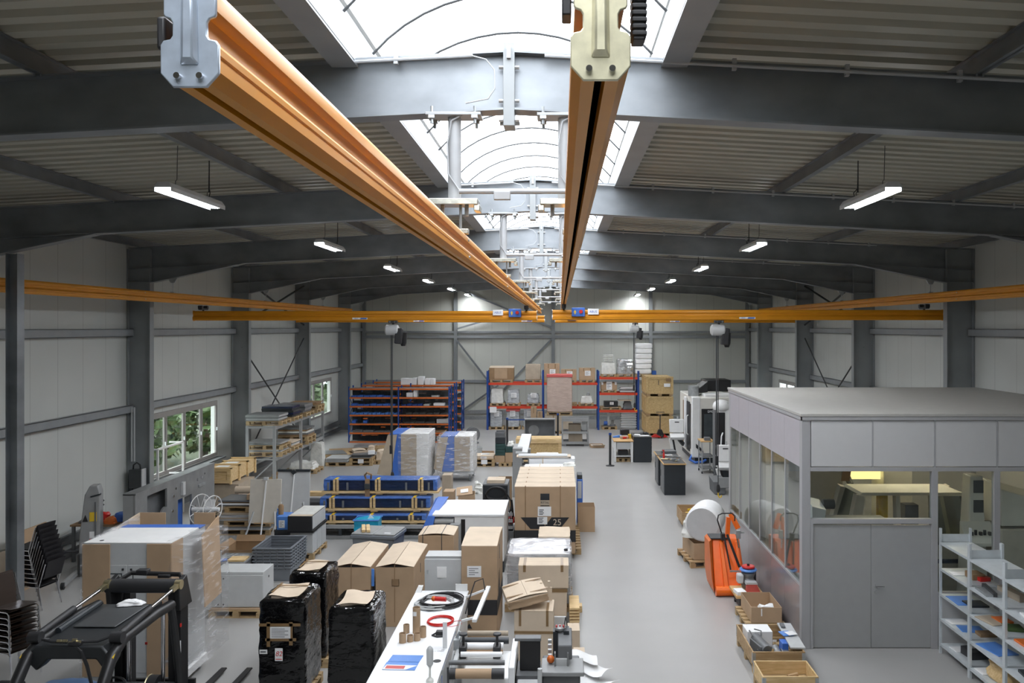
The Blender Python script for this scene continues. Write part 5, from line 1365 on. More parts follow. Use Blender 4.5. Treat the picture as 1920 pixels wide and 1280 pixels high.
# --- flipcharts
def easel(px, D, w, z0, z1, mname, label, cap=None):
    T = thing('flipchart', label, 'flipchart', (PX(px, D), D, 0))
    part(T, 'board', M[mname], MB().hexa([(-w / 2, -.03, z0), (w / 2, -.03, z0), (w / 2, 0, z0), (-w / 2, 0, z0)], [(-w / 2 * .97, .11, z1), (w / 2 * .97, .11, z1), (w / 2 * .97, .14, z1), (-w / 2 * .97, .14, z1)]), .006)
    part(T, 'tray', M['pine2'], MB().box(-w * .3, w * .3, -.08, -.03, z0, z0 + .02))
    part(T, 'leg', M['greyl'], MB().bar((-w * .33, -.02, z0 + .3), (-w * .52, -.26, 0.02), .03)); part(T, 'leg', M['greyl'], MB().bar((w * .33, -.02, z0 + .3), (w * .45, -.26, .02), .03))
    part(T, 'centre_leg', M['white'], MB().bar((0.02, .08, z1 - .03), (.0, -.3, .02), .028)); part(T, 'hinge', M['greyl'], MB().box(-.05, .05, .08, .15, z1 - .02, z1 + .05))
    if cap: part(T, 'clamp_bar', M[cap], MB().box(-w / 2 * .98, w / 2 * .98, .08, .16, z1 - .005, z1 + .05).prism([(-.09, z1), (0, z1 - .09), (.09, z1), (0, z1 + .05)], 'y', .05, .08), .005)
    return T
easel(496, 20.9, .82, .40, 1.50, 'beige', 'beige flipchart board with a white centre leg')
easel(549, 21.6, .88, .50, 1.58, 'greyl', 'pale grey flipchart board with dark clamp bar', 'anth')

# --- pallet pile with boards, long pine crate, reel
D = 21.2; a, c = PX(402, D), PX(512, D); x = (a + c) / 2 - .05
pallet('bottom pallet of the pile beside the beige flipchart', x, D + .5, 0, 1.4, .9)
sheets_on('grey boards on the bottom pallet of the pile beside the flipchart', x - .1, D + .45, .147, 1.65, .85, .07, ['greyl', 'plate'], n=2)
pallet('second pallet of the pile beside the beige flipchart', x + .1, D + .5, .222, 1.2, .85)
sheets_on('white and brown sheets on the second pallet of the pile', x, D + .5, .37, 1.35, .85, .20, ['greyl', 'card3', 'paper'], n=5)
pallet('third pallet of the pile beside the beige flipchart', x + .1, D + .55, .575, 1.2, .85)
sheets_on('mixed sheets on the third pallet of the pile', x - .1, D + .55, .725, 1.2, .8, .16, ['greyd', 'paper', 'cardd'], n=4)
carton('low wide brown carton on the pallet pile beside the flipchart', x + .02, x + .62, D + .2, D + .9, .89, 1.02, 'card', .0, rz=.1)
solo('cardboard_roll', 'roll of pale brown paper at the back of the pallet pile', 'roll', M['card2'], MB().cyl((-.6, 0, .1), (.05, 0, .1), .1, 16), (x + .05, D + 1.0, .89))
wrapped('white plastic bag with dark stripes on the pallet pile', x + .15, x + .5, D + .95, D + 1.25, .89, 1.1, 'bag', .04, 7, 6, 3, .3, cat='bag')
D2 = 23.0; a2, c2 = PX(383, D2), PX(432, D2); w2 = (c2 - a2) / 2
pallet('tall pallet stand behind the pile under the pine crate', (a2 + c2) / 2 + .1, D2 + .75, 0, 1.2, 1.4)
carton('brown carton under the long pine crate', a2 - .02, c2 + .2, D2 + .08, D2 + 1.3, .147, .97, 'card3')
T = thing('wooden_crate', 'long pine crate below the wide window', 'crate', ((a2 + c2) / 2, D2, .985))
part(T, 'panel_box', M['pine'], MB().box(-w2 + .02, w2 - .02, .02, 1.9, .06, .43))
for yy in (0, .62, 1.24, 1.84):
    part(T, 'batten_frame', M['pine'], MB().box(w2 - .03, w2 + .015, yy, yy + .09, -.0, .46).box(-w2 - .015, -w2 + .03, yy, yy + .09, 0, .46).box(-w2 - .015, w2 + .015, yy, yy + .09, .425, .465))
for zz in (.03, .36): part(T, 'end_board', M['pine'], MB().box(-w2, w2, -.02, .02, zz, zz + .09))
for xx in (-w2, w2 - .09): part(T, 'end_board', M['pine'], MB().box(xx, xx + .09, -.02, .02, .12, .36))
for yy in (.35, 1.0): part(T, 'paper_sheet', M['paper'], MB().box(-.2, .15, yy, yy + .22, .432, .436))
D = 19.9; x = PX(388, D)
T = thing('wire_reel', 'white wire reel stand with two spoked wheels beside the side frames', 'reel', (x, D, 0))
R = .36
for xo, rr in ((-.16, .36), (.14, .32)):
    w_ = part(T, 'wheel', M['white'], rod_ring(.012, (xo, 0, .98), rr, 28, lambda u, v: Vector((u * .32, u * .95, v))))
    for k in range(4):
        a_ = k * PI / 4 + .3; part(w_, 'spoke', M['white'], MB().tube([(xo - rr * .32 * math.cos(a_), -rr * .95 * math.cos(a_), .98 - rr * math.sin(a_)), (xo + rr * .32 * math.cos(a_), rr * .95 * math.cos(a_), .98 + rr * math.sin(a_))], .007, 5))
part(T, 'axle', M['white2'], MB().cyl((-.36, 0, .98), (.3, 0, .98), .045, 14)); part(T, 'label_plate', M['paper'], MB().box(-.1, .16, .08, .09, .94, 1.2))
part(T, 'stand', M['greyl'], MB().bar((0, .05, .95), (-.15, .0, .02), .04).bar((0, .05, .95), (.25, .1, .02), .04)); part(T, 'foot', M['greyd'], MB().box(-.4, .4, -.15, .25, 0, .03))

# --- grey machine side frames standing along the window wall
xw = -9.28
T = thing('machine_side_frame', 'large grey steel side frames with cut-outs below the window', 'steel frame', (xw, 17.9, 0))
part(T, 'plate', M['plate'], MB().box(-.05, .0, 0, .52, 0, 1.74).box(-.05, 0, .52, 1.45, 0, .75).box(-.05, 0, .52, 1.45, 1.60, 1.74).box(-.05, 0, 1.45, 2.0, 0, 1.74).box(-.05, 0, 2.0, 2.75, 1.2, 1.74).box(-.05, 0, 2.75, 4.1, 0, 1.72), .004)
part(T, 'end_face', M['grey'], MB().box(-.27, -.05, -.0, .05, 0, 1.74)); part(T, 'top_edge', M['plate'], MB().box(-.27, .01, .0, 4.1, 1.72, 1.76))
part(T, 'inner_plate', M['greyd'], MB().box(-.26, -.22, .3, 1.9, .5, 1.65)); part(T, 'blue_panel', M['blue2'], MB().box(-.30, -.26, 2.0, 2.8, 0, 1.25))
part(T, 'upright_profile', M['greyl'], MB().box(.0, .06, 2.15, 2.28, 1.28, 1.60), .005); part(T, 'round_cover', M['plate'], MB().cyl((-.01, 1.3, .95), (.03, 1.3, .95), .24, 20)); part(T, 'bracket', M['galv'], MB().box(.0, .03, 3.1, 3.5, 1.3, 1.36))
for yy, zz in ((2.9, .85), (3.0, .62), (3.05, 1.5), (3.3, 1.52), (1.75, 1.35), (1.7, 1.0)): part(T, 'bolt', M['chrome'], MB().cyl((-.01, yy, zz), (.02, yy, zz), .035, 12))
for yy, zz, r_ in ((.25, 1.2, .03), (1.9, 1.5, .03), (3.5, 1.58, .025)): part(T, 'hole', M['black'], MB().cyl((-.01, yy, zz), (.004, yy, zz), r_, 12))

# --- stacker, table with clutter at the wall
D = 17.9; x = PX(171, D)
T = thing('hand_stacker', 'tall grey hand stacker with yellow sign at the window wall', 'stacker', (x, D, 0), .25)
part(T, 'mast', M['grey'], MB().prism([(-.22, .35), (-.2, .9), (-.10, 1.75), (.0, 1.95), (.16, 1.95), (.2, 1.8), (.2, .2), (-.1, .2)], 'y', -.12, .16), .02)
part(T, 'mast_channel', M['greyd'], MB().box(.10, .13, -.135, -.12, .5, 1.6)); part(T, 'top_cap', M['anth'], MB().obox((.12, -.1, 1.74), (.2, .08, .03), (0, -.25, 0)))
part(T, 'warning_sign', M['yellow'], MB().box(-.0, .14, -.13, -.122, 1.18, 1.38)); part(T, 'paper_label', M['paper'], MB().box(.0, .10, -.13, -.122, .82, .96)); part(T, 'red_label', M['red'], MB().box(.0, .10, -.13, -.122, .76, .80))
part(T, 'logo_sign', M['black2'], MB().prism([(-.14, 1.18), (-.03, 1.18), (-.08, 1.33)], 'y', -.13, -.122))
part(T, 'grip', M['black2'], MB().tube([(-.2, .0, .52), (-.5, -.1, .56)], .02, 8).tube([(-.5, -.1, .56), (-.62, -.1, .6)], .035, 8)); part(T, 'drive_housing', M['dark'], MB().box(-.22, .25, -.2, .1, .05, .5), .03)
part(T, 'hydraulic_unit', M['blue'], MB().cyl((.0, -.2, .3), (.0, -.2, .6), .09, 14)); part(T, 'yellow_lever', M['yellow'], MB().tube([(.08, -.16, .75), (.3, -.2, .5)], .016, 7))
for sx in (-.25, .25):
    part(T, 'support_leg', M['grey'], MB().box(sx - .04, sx + .04, -1.0, .1, .05, .13)); part(T, 'wheel', M['rubber'], MB().cyl((sx - .03, -1.0, .07), (sx + .03, -1.0, .07), .07, 14))
D = 19.2; x = PX(214, D)
T = thing('wall_table', 'dark table with clutter behind the hand stacker', 'table', (x, D, 0))
part(T, 'table_top', M['cardd'], MB().box(-.8, .45, -.4, .4, .82, .86)); 
for sx in (-.74, .4):
    for sy in (-.35, .35): part(T, 'leg', M['greyd'], MB().box(sx - .03, sx + .03, sy - .03, sy + .03, 0, .82))
def lump(label, cat, m, dx, dy, w, d, h, sd, name):
    solo(name, label, cat, M[m], MB().wrinkle(-w / 2, w / 2, -d / 2, d / 2, 0, h, .035, 7, 7, sd, .25, .4), (x + dx, D + dy, .862))
lump('red cloth on the dark wall table', 'cloth', 'red', -.22, -.08, .28, .25, .22, 1, 'cloth')
lump('orange cloth on the dark wall table', 'cloth', 'rackor', .06, -.27, .26, .2, .14, 2, 'cloth')
lump('bright blue bag on the dark wall table', 'bag', 'blue2', .20, .0, .34, .26, .2, 3, 'bag')
lump('brown parcel at the back of the dark wall table', 'parcel', 'card', .3, .25, .25, .2, .25, 4, 'parcel')
lump('grey tool pile on the edge of the dark wall table', 'tools', 'greyd', -.5, -.1, .4, .4, .1, 5, 'tool_pile')
T = thing('drill_press', 'small black and grey press standing on the dark wall table', 'press', (x - .42, D + .15, .862))
part(T, 'column', M['galv'], MB().cyl((0, 0, 0), (0, 0, .45), .03, 10)); part(T, 'head', M['black2'], MB().lathe([(.06, .3), (.1, .34), (.05, .38), (.10, .44), (.04, .5)], (0, 0, 0), 14)); part(T, 'base', M['greyl'], MB().box(-.1, .1, -.1, .1, 0, .05))
# ================================================================== near goods, window side to aisle
# --- row of five tall cartons with white parcels behind
names5 = ['front', 'second', 'third', 'fourth', 'fifth']
D = 19.0; xa, xb = -1.05, .36
ys = [19.0, 19.55, 20.12, 20.68, 21.22, 21.74]
pallet('long pallet under the front tall cartons of the row', (xa + xb) / 2, 20.0, 0, 1.7, 1.1, 0)
pallet('long pallet under the rear tall cartons of the row', (xa + xb) / 2, 21.25, 0, 1.7, 1.1, 0)
for i in range(5):
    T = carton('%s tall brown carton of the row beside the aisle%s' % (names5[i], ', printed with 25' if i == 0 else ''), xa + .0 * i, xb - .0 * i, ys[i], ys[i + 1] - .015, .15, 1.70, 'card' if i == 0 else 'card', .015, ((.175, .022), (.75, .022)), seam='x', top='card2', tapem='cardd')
    if i == 0:
        w = xb - xa; d = (ys[1] - ys[0] - .015)
        part(T, 'printed_square', M['anth'], MB().box(-.11, .10, -d / 2 - .006, -d / 2 - .003, 1.24, 1.39))
        text(part(T, 'name_band', M['card3'], MB().box(-.11, .10, -d / 2 - .006, -d / 2 - .003, 1.12, 1.235)), 'lettering', 'RITTAL', .06, M['anth'], (-.005, -d / 2 - .0065, 1.18))
        part(T, 'printed_stripe', M['anth'], MB().box(-.11, .10, -d / 2 - .006, -d / 2 - .003, 1.10, 1.115))
        part(T, 'printed_chevron', M['black2'], MB().prism([(-.57, .84), (-.34, .57), (.34, .57), (.56, .84), (.15, .84), (.0, .645), (-.15, .84)], 'y', -d / 2 - .007, -d / 2 - .004))
        text(T, 'lettering', '25', .20, M['card2'], (.28, -d / 2 - .009, .72))
        part(T, 'black_band', M['black2'], MB().box(-w / 2 - .003, w / 2 + .003, -d / 2 - .007, -d / 2 - .004, .27, .54))
        for k, (u0, u1, v0, v1) in enumerate(((-.17, .14, .87, 1.09), (-.18, .05, .68, .85))):
            p = part(T, 'paper_label', M['paper'], MB().box(u0, u1, -d / 2 - .011, -d / 2 - .008, v0, v1))
            b = MB()
            for q in range(4): b.box(u0 + .03, u0 + .12 + .02 * (q % 2), -d / 2 - .0125, -d / 2 - .011, v0 + .03 + .035 * q, v0 + .05 + .035 * q)
            part(p, 'print_line', M['greyd'], b)
for i, (y, z1, lab) in enumerate(((21.85, 1.66, 'white flat parcel with brown tape behind the tall cartons, nearer one'), (22.5, 1.78, 'white flat parcel with brown tape behind the tall cartons, farther one'))):
    carton(lab, xa + .1 + .1 * i, xb + .05, y, y + .5, 0, z1, 'white2', .01, ((.3, .03),), tapem='card2')
sheets_on('stack of flat pale boards lying on the farther white parcel', -.45, 22.72, 1.80, 1.5, .4, .07, ['paper', 'card2', 'greyl'], n=3)
wrapped('small clear bag on the nearer white parcel', xb - .3, xb + .1, 21.9, 22.25, 1.675, 1.76, 'bag', .03, 6, 7, 3, .3, cat='bag')
# blue service unit and open brown carton at the aisle
D = 22.6; x = PX(1081.5, D); w = PX(1092.5, D) - x
T = thing('tool_unit', 'narrow blue and grey unit standing behind the open brown carton', 'unit', (x, D, 0))
part(T, 'body', M['blue2'], MB().box(0, w, 0, .5, 0, 1.2), .01); part(T, 'top_part', M['dark'], MB().box(.01, w - .01, .02, .48, 1.2, 1.32), .01); part(T, 'front_panel', M['greyl'], MB().box(.02, w - .03, -.01, 0, .68, 1.15)); part(T, 'knob_plate', M['plate'], MB().box(.02, w - .03, -.015, 0, .36, .52))
for q in (.05, .11): part(T, 'knob', M['black2'], MB().cyl((q, -.035, .44), (q, -.01, .44), .02, 10))
D = 21.6
open_carton('open brown carton standing at the edge of the aisle', PX(1082, D) + .02, PX(1115.5, D), D, D + .55, 0, .66, 'card')

# --- machine block wrapped in clear foil, open carton on it, taped beige cartons
D = 16.9; a, c = PX(1009, D), PX(1069, D)
solo('dark_stand', 'dark machine stand carrying the torn open carton', 'stand', M['anth'], MB().box(a + .05, c - .0, D + .05, D + .9, 0, .84), bevel=.01)
T = thing('open_carton', 'torn pale carton showing pale blue goods behind the foil block', 'carton', ((a + c) / 2, D + .45, .845))
w = (c - a) / 2
part(T, 'lid', M['card2'], MB().wrinkle(-w, w, -.42, .42, .16, .23, .02, 8, 5, 3)); part(T, 'tray', M['black2'], MB().open_box(-w + .02, w - .02, -.4, .4, 0, .17)); 
for k in range(3): part(T, 'blue_goods', M['paperb'], MB().box(-w + .2 + k * .15, -w + .33 + k * .15, -.43, -.2, .02, .12), .006)
D = 15.5; xa, xb = PX(950, D), PX(1071, D)
T = wrapped('large block under shiny clear foil beside the tall carton', xa, xb, D, D + 1.15, .147, 1.10, 'wrapg', .01, 10, 4, 4)
w = xb - xa
part(T, 'foil_top', M['silver2'] if 'silver2' in M else M['foam'], MB().wrinkle(-w / 2 + .02, w / 2 - .02, -.55, .57, .90, .965, .018, 12, 4.5, 8))
part(T, 'clear_film', M['film2'], MB().wrinkle(-w / 2 - .03, w / 2 + .02, -.60, .60, .02, .985, .014, 12, 4, 6)); part(T, 'black_cap', M['black2'], MB().cyl((w / 2 - .1, -.42, .98), (w / 2 - .1, -.42, 1.02), .04, 14))
pallet('pallet under the shiny foil block', (xa + xb) / 2, D + .58, 0, 1.3, 1.1)
D = 14.86; xa, xb = PX(972, D), PX(1066, D)
carton('taped beige carton with two tape strips in front of the foil block', xa, xb, D, D + .52, .665, 1.075, 'card2', .0, ((.12, .05), (.87, .05)), seam='x', tapem='tape')
T = carton('larger beige carton carrying the taped carton at the foil block', xa + .02, xb - .03, D + .02, D + .5, .147, .655, 'card2', 0)
part(T, 'edge_tape', M['tape'], MB().box(-.44, .44, -.247, -.243, .44, .50))
pallet('pallet under the taped beige cartons at the aisle', (xa + xb) / 2 - .1, D + .27, 0, .8, .6)
D = 14.5
T = thing('pallet_stack', 'edge of upright pallets leaning at the aisle beside the beige cartons', 'pallets', (.28, D + .35, 0))
for k in range(5): part(T, 'plank', M['pine'], MB().box(-.11, .07, -.2, .5, .12 + k * .055, .155 + k * .055))
part(T, 'plank_post', M['pine'], MB().box(-.10, .06, -.18, -.1, 0, .12).box(-.10, .06, .4, .48, 0, .12))
solo('wood_block', 'small pine block sticking out at the aisle', 'wood block', M['pine'], MB().box(-.06, .06, -.1, .1, 0, .12), (.36, 15.6, .0), bevel=.006)
# --- beige cartons close to the roller machine
D = 13.1; xa, xb = PX(965, D), PX(1038, D)
T = carton('tall beige carton with tape close to the roller machine', xa, xb, D, D + .55, .0, .86, 'card2', .0, ((.15, .04), (.85, .04)), rz=-.03)
part(T, 'edge_tape', M['tape'], MB().box(-.31, .31, -.283, -.279, .50, .54))
T = carton('crumpled tilted beige carton lying on the tall beige carton', xa - .17, xa + .49, D + .05, D + .62, .97, 1.11, 'card2', .03, (), rz=.26)
T.rotation_euler = (.12, -.17, .22)
for v in (-.2, .2): part(T, 'tape_strip', M['tape'], MB().box(-.33, .33, v - .015, v + .015, .165, .172))
part(T, 'torn_edge', M['card'], MB().wrinkle(-.33, .33, -.30, -.27, .0, .12, .03, 7, 14, 2))
solo('cardboard_strip', 'upright strip of beige carton beside the tilted carton', 'cardboard', M['card2'], MB().box(-.12, .1, -.02, .0, .0, .22).box(-.1, -.06, -.03, .02, .22, .3).box(.03, .07, -.03, .02, .22, .32), (xb - .13, D + .45, .885))
solo('metal_sheet', 'pale grey metal panel standing behind the tall beige carton', 'panel', M['greyl'], MB().box(-.12, .14, 0, .05, 0, .45), (PX(1046, 14.0), 14.0, .0), bevel=.006)
D = 13.6
carton('pale brown carton at the aisle edge, beside the pale grey panel', PX(1062, D), PX(1085, D) + .02, D, D + .35, .0, .36, 'card2', .0, ())
D = 13.1
open_carton('low brown carton with dark inside at the aisle edge', PX(1043, D), PX(1083, D), D, D + .32, .0, .14, 'card2', fill='dark')
# white foam sheets
T = thing('foam_sheet', 'white foam sheets fanned out on the floor at the aisle', 'foam', (PX(1090, 12.4), 12.4, 0))
for k, (dx, dy, rz, ln) in enumerate(((.0, .25, .0, .5), (.15, .1, -.5, .55), (.22, -.15, -.62, .6))):
    part(T, 'foam_sheet', M['foam'], MB().grid(lambda u, v: ((u - .5) * ln * math.cos(rz) - (v - .5) * .42 * math.sin(rz) + dx, (u - .5) * ln * math.sin(rz) + (v - .5) * .42 * math.cos(rz) + dy, .32 - .10 * k + .05 * math.sin(5 * u + k) + .03 * math.sin(4 * v)), 8, 6).box(dx - .15, dx + .12, dy - .12, dy + .12, 0, .26 - .10 * k))
carton('low pale carton under the white foam sheets', PX(1076, 12.75), PX(1098, 12.75), 13.0, 13.3, 0, .20, 'card2')
# bench grinder like machine with orange knob
D = 11.6; x = PX(1050, D)
T = thing('bending_machine', 'dark grey stamping machine with orange knob before the foam sheets', 'machine', (x, D, 0))
part(T, 'base', M['greyd'], MB().box(-.25, .28, -.3, .35, 0, .62), .02); part(T, 'table', M['grey'], MB().box(-.26, .33, -.4, .1, .62, .68), .01)
part(T, 'column', M['anth'], MB().box(-.10, -.03, .1, .25, .68, 1.05)); part(T, 'column', M['anth'], MB().box(.05, .13, .05, .25, .62, 1.08))
part(T, 'head', M['greyd'], MB().hexa([(-.03, -.15, .75), (.17, -.15, .75), (.17, .2, .85), (-.03, .2, .85)], [(-.03, -.15, .95), (.17, -.15, .95), (.17, .2, 1.08), (-.03, .2, 1.08)]), .015)
part(T, 'slide_plate', M['greyl'], MB().box(-.06, .10, -.18, -.15, .66, .78), .01); part(T, 'side_bar', M['plate'], MB().box(-.08, -.06, -.2, -.12, .62, .86)); part(T, 'side_bar', M['plate'], MB().box(.10, .12, -.2, -.12, .62, .86))
part(T, 'orange_knob', M['rackor'], MB().ball((-.13, -.1, .74), .055, 14, 9)); part(T, 'chuck', M['plate'], MB().lathe([(.05, 1.05), (.08, 1.07), (.08, 1.1), (.03, 1.13)], (.0, .15, 0), 16))
for q in (-.05, .0, .05): part(T, 'screw', M['redl'], MB().cyl((q, .12, 1.10), (q, .12, 1.14), .015, 8))
part(T, 'cable', M['black2'], MB().tube([(.06, .2, 1.1), (.08, .25, 1.2), (.1, .35, 1.1), (.12, .4, .7)], .008, 6))
for k in range(4): part(T, 'terminal', M['galv'], MB().box(-.17, -.12, .05, .1, .7 + k * .07, .74 + k * .07))

# --- tall carton, strapped carton, big pair, cabinet
D = 14.0; xa, xb = PX(865, D), PX(932, D)
T = carton('tall brown carton with black band and white label behind the white machine table', xa, xb, D, D + 1.35, 0, 1.66, 'card', .03, (), ((.10, 1.13, .24, .19),), top='card2', band=(.48, .74), seam='x', lift=.02)
w = (xb - xa) / 2
part(T, 'hand_slot', M['dark'], MB().box(w - .001, w + .004, -.15, -.1, 1.3, 1.55)); b = MB()
for q in (-.4, -.28, -.16): b.prism([(q, .74), (q + .12, .74), (q + .06, 1.12)], 'x', w + .0005, w + .003)
part(T, 'printed_teeth', M['anth'], b); part(T, 'printed_mark', M['anth'], MB().prism([(-.22, .25), (-.12, .25), (-.17, .34)], 'y', -.679, -.677))
D = 16.6; xa, xb = PX(784, D), PX(851, D)
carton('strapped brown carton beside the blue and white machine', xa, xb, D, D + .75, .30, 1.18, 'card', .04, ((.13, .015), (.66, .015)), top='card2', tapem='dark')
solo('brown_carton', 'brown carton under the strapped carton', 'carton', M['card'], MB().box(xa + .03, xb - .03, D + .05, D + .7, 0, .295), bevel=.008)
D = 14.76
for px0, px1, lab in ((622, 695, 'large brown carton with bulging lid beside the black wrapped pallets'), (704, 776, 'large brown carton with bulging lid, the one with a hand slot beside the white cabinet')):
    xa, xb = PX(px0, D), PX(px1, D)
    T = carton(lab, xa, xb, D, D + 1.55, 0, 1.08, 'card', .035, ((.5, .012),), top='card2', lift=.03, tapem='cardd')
    b = MB(); part(T, 'lid_gap', M['black'], MB().prism([(-.24, 1.078), (.0, 1.115), (.24, 1.078)], 'y', -.779, -.7765))
    if px0 > 700:
        part(T, 'hand_slot', M['dark'], MB().box((xb - xa) / 2, (xb - xa) / 2 + .003, -.1, -.06, .78, .95)); part(T, 'printed_mark', M['cardd'], MB().open_box(-.05, .08, -.779, -.777, .74, .86, .006))
solo('blue_strap', 'bright blue plastic strip between the two large bulging cartons', 'strip', M['paperb'], MB().box(-.025, .025, -.02, .0, .0, .31), (PX(699.5, D), D - .005, .74), bevel=.005)
solo('carton_wedge', 'dark wedge standing between the two large bulging cartons', 'wedge', M['anth'], MB().box(-.02, .02, .0, .4, 0, .74), (PX(699.5, D), D + .1, 0))
D = 14.15; xa, xb = PX(797, D), PX(866, D) - .005; w = xb - xa
T = thing('control_cabinet', 'pale grey control cabinet with its door ajar behind the cable coils', 'cabinet', (xa, D, 0))
part(T, 'housing', M['greyl'], MB().open_box(0, w, .03, .4, 0, 1.43, .015).box(0, w, .03, .4, 1.415, 1.435), .004)
d = part(T, 'door', M['greyl'], MB().box(0, w, -.02, .0, .0, 1.40), .006, loc=(0, .0, .01), rot=(0.028, 0, 0))
for z in (1.08, .66): part(d, 'vent_grille', M['white'], MB().box(w * .34, w * .6, -.03, -.02, z, z + .19).box(w * .36, w * .58, -.034, -.03, z + .02, z + .17), .004)
for z in (1.18, .76): part(d, 'lock', M['galv'], MB().box(w * .06, w * .11, -.028, -.02, z - .03, z + .03).cyl((w * .085, -.034, z), (w * .085, -.028, z), .012, 8))

# --- white and blue printing machine
D = 18.0; xa, xb = PX(850, D), PX(945, D)
T = thing('white_machine', 'white machine with a slanted blue side behind the tall brown carton', 'machine', (xa, D, 0)); w = xb - xa
part(T, 'cover', M['white'], MB().box(0.02, w, 0, 1.5, .25, 1.24), .012); part(T, 'top_plate', M['white2'], MB().box(-.46, w + .01, -.02, 1.52, 1.24, 1.29), .008)
part(T, 'blue_side', M['blue2'], MB().hexa([(-.80, -.08, .3), (-.62, -.08, .3), (-.62, 1.5, .3), (-.80, 1.5, .3)], [(-.66, -.08, 1.02), (-.50, -.08, 1.06), (-.42, 1.5, 1.34), (-.62, 1.5, 1.34)]), .008)
part(T, 'blue_side', M['blue2'], MB().hexa([(-.66, -.08, 1.02), (-.44, -.08, 1.04), (-.36, 1.5, 1.30), (-.62, 1.5, 1.30)], [(-.56, -.02, 1.26), (-.40, -.02, 1.26), (-.30, 1.5, 1.37), (-.56, 1.5, 1.37)]), .008)
part(T, 'base_frame', M['anth'], MB().box(-.6, w, .05, 1.45, 0, .25)); part(T, 'roller_bed', M['blue'], MB().box(-.5, .0, .05, 1.3, .9, 1.0)); part(T, 'roller', M['greyl'], MB().cyl((-.48, .1, 1.12), (.0, .1, 1.12), .07, 14))
part(T, 'grey_cover', M['grey'], MB().box(-.06, .16, -.14, .02, .2, 1.1), .01); part(T, 'black_slot', M['black'], MB().box(.17, .26, -.012, .005, .3, 1.18))
D = 22.0; a, c = PX(905, D), PX(952, D)
T = thing('dark_cabinet', 'dark grey cabinet with a thick cable coil beside the tall cartons', 'cabinet', (a, D, 0)); w = c - a
part(T, 'housing', M['anth'], MB().box(0, w, 0, .8, 0, 1.15), .01); part(T, 'top', M['greyd'], MB().box(.0, w, 0, .8, 1.15, 1.18))
T = thing('cable_coil', 'thick black cable coil hanging in front of the dark grey cabinet', 'cable', (a + w * .55, D - .12, .86))
part(T, 'coil', M['black2'], MB().tube([(.26 * math.cos(t * .35) * (1 + .04 * math.sin(t)), -.04 * math.sin(t * .13), .17 * math.sin(t * .35) + .03 * math.cos(t * .21) + .08) for t in range(110)], .018, 6)); part(T, 'hanging_loop', M['black2'], MB().tube([(-.28, 0, .1), (-.4, .02, -.4), (-.3, .0, -.8), (.1, .0, -.84), (.45, 0, -.6), (.4, 0, -.1), (.28, 0, .1)], .02, 6))
carton('flat brown carton on the dark grey cabinet', a + .1, a + .58, D + .1, D + .6, 1.182, 1.27, 'card2')
D = 23.6; open_carton('open brown carton behind the dark grey cabinet', PX(932, 24.4), PX(958, 24.4), 24.4, 25.0, 0, .85, 'cardd')
D = 21.4
T = thing('open_carton', 'brown carton with a folded lid and white paper beside the dark grey cabinet', 'carton', (PX(873, D), D + .25, .0), .1)
part(T, 'box', M['card'], MB().open_box(-.22, .22, -.25, .25, 0, 1.02)); part(T, 'lid', M['card'], MB().obox((-.06, -.02, 1.08), (.42, .5, .01), (.25, -.12, 0))); part(T, 'paper_label', M['paper'], MB().obox((-.06, -.05, 1.09), (.2, .2, .004), (.25, -.12, 0)))
carton('small brown carton beside the white machine top', PX(826, D), PX(846, D), D + .5, D + .9, 0, 1.0, 'card'); carton('brown carton leaning behind the small brown carton', PX(829, 23.5), PX(846, 23.5), 23.5, 23.9, 0, 1.15, 'card3')
solo('paper_roll', 'white paper roll standing behind the white machine', 'roll', M['foam'], MB().cyl((0, 0, 0), (0, 0, 1.08), .13, 20), (PX(826, 20.6), 20.6, 0))
wrapped('white crumpled packaging on the floor beside the crinkled film machine', PX(886, 26.5), PX(906, 26.5), 26.5, 26.9, 0, .35, 'bag', .07, 7, 6, 5, .3, cat='packaging')
T = thing('hydraulic_unit', 'cluttered red and black hose unit between the machine and the tall cartons', 'hydraulic unit', (PX(957, 19.6), 19.95, 0))
part(T, 'frame', M['greyd'], MB().box(-.08, .08, -.3, .4, 0, .5)); part(T, 'motor', M['red'], MB().cyl((0, -.1, .7), (0, .2, .7), .08, 14)); 
for k in range(4): part(T, 'hose', M['black2'], MB().tube([(-.05 + .03 * k, -.2, .5), (-.12 + .05 * k, -.25, .8 + .08 * k), (.02, -.1, 1.0 + .07 * k), (.06, .2, .6)], .018, 6))
for k in range(3): part(T, 'fitting', M['galv'], MB().box(-.06, .05, -.28, -.2, .55 + k * .16, .62 + k * .16))

# --- black stretch-wrapped pallets with carton sheets on top
def blackload(label, px0, px1, D, dd, h, sd, sheet):
    xa, xb = PX(px0, D), PX(px1, D); w = xb - xa
    T = wrapped(label, xa, xb, D, D + dd, .147, h, 'blackfilm', .02, 16, 4.2, sd, .02, rnd=.16)
    i = .12
    part(T, 'carton_top', M['card2'], MB().grid(lambda u, v: (-w / 2 + i + (w - 2 * i - .02) * u + .02 * math.sin(4 * v), -dd / 2 + i + (dd - 2 * i - .03) * v + .015 * math.sin(7 * u), h - .147 + .022 + .012 * math.sin(5 * u + 2 * v + sd)), 8, 8).box(-w / 2 + i + .03, w / 2 - i - .05, -dd / 2 + i + .03, dd / 2 - i - .06, h - .19, h - .147 + .008))
    if sheet: part(T, 'tape_strip', M['tape'], MB().box(-w / 2 + .1, w / 2 - .1, .1, .13, h - .147 + .04, h - .147 + .045).box(-w / 2 + .12, -w / 2 + .15, -.2, .25, h - .147 + .04, h - .147 + .045))
    pallet('pallet under the ' + label, (xa + xb) / 2, D + dd / 2, 0, .72, .8)
    return T, w, dd
T, w, dd = blackload('black stretch-wrapped load with delivery note and number 82', 482, 573, 11.7, .85, 1.5, 1.3, True)
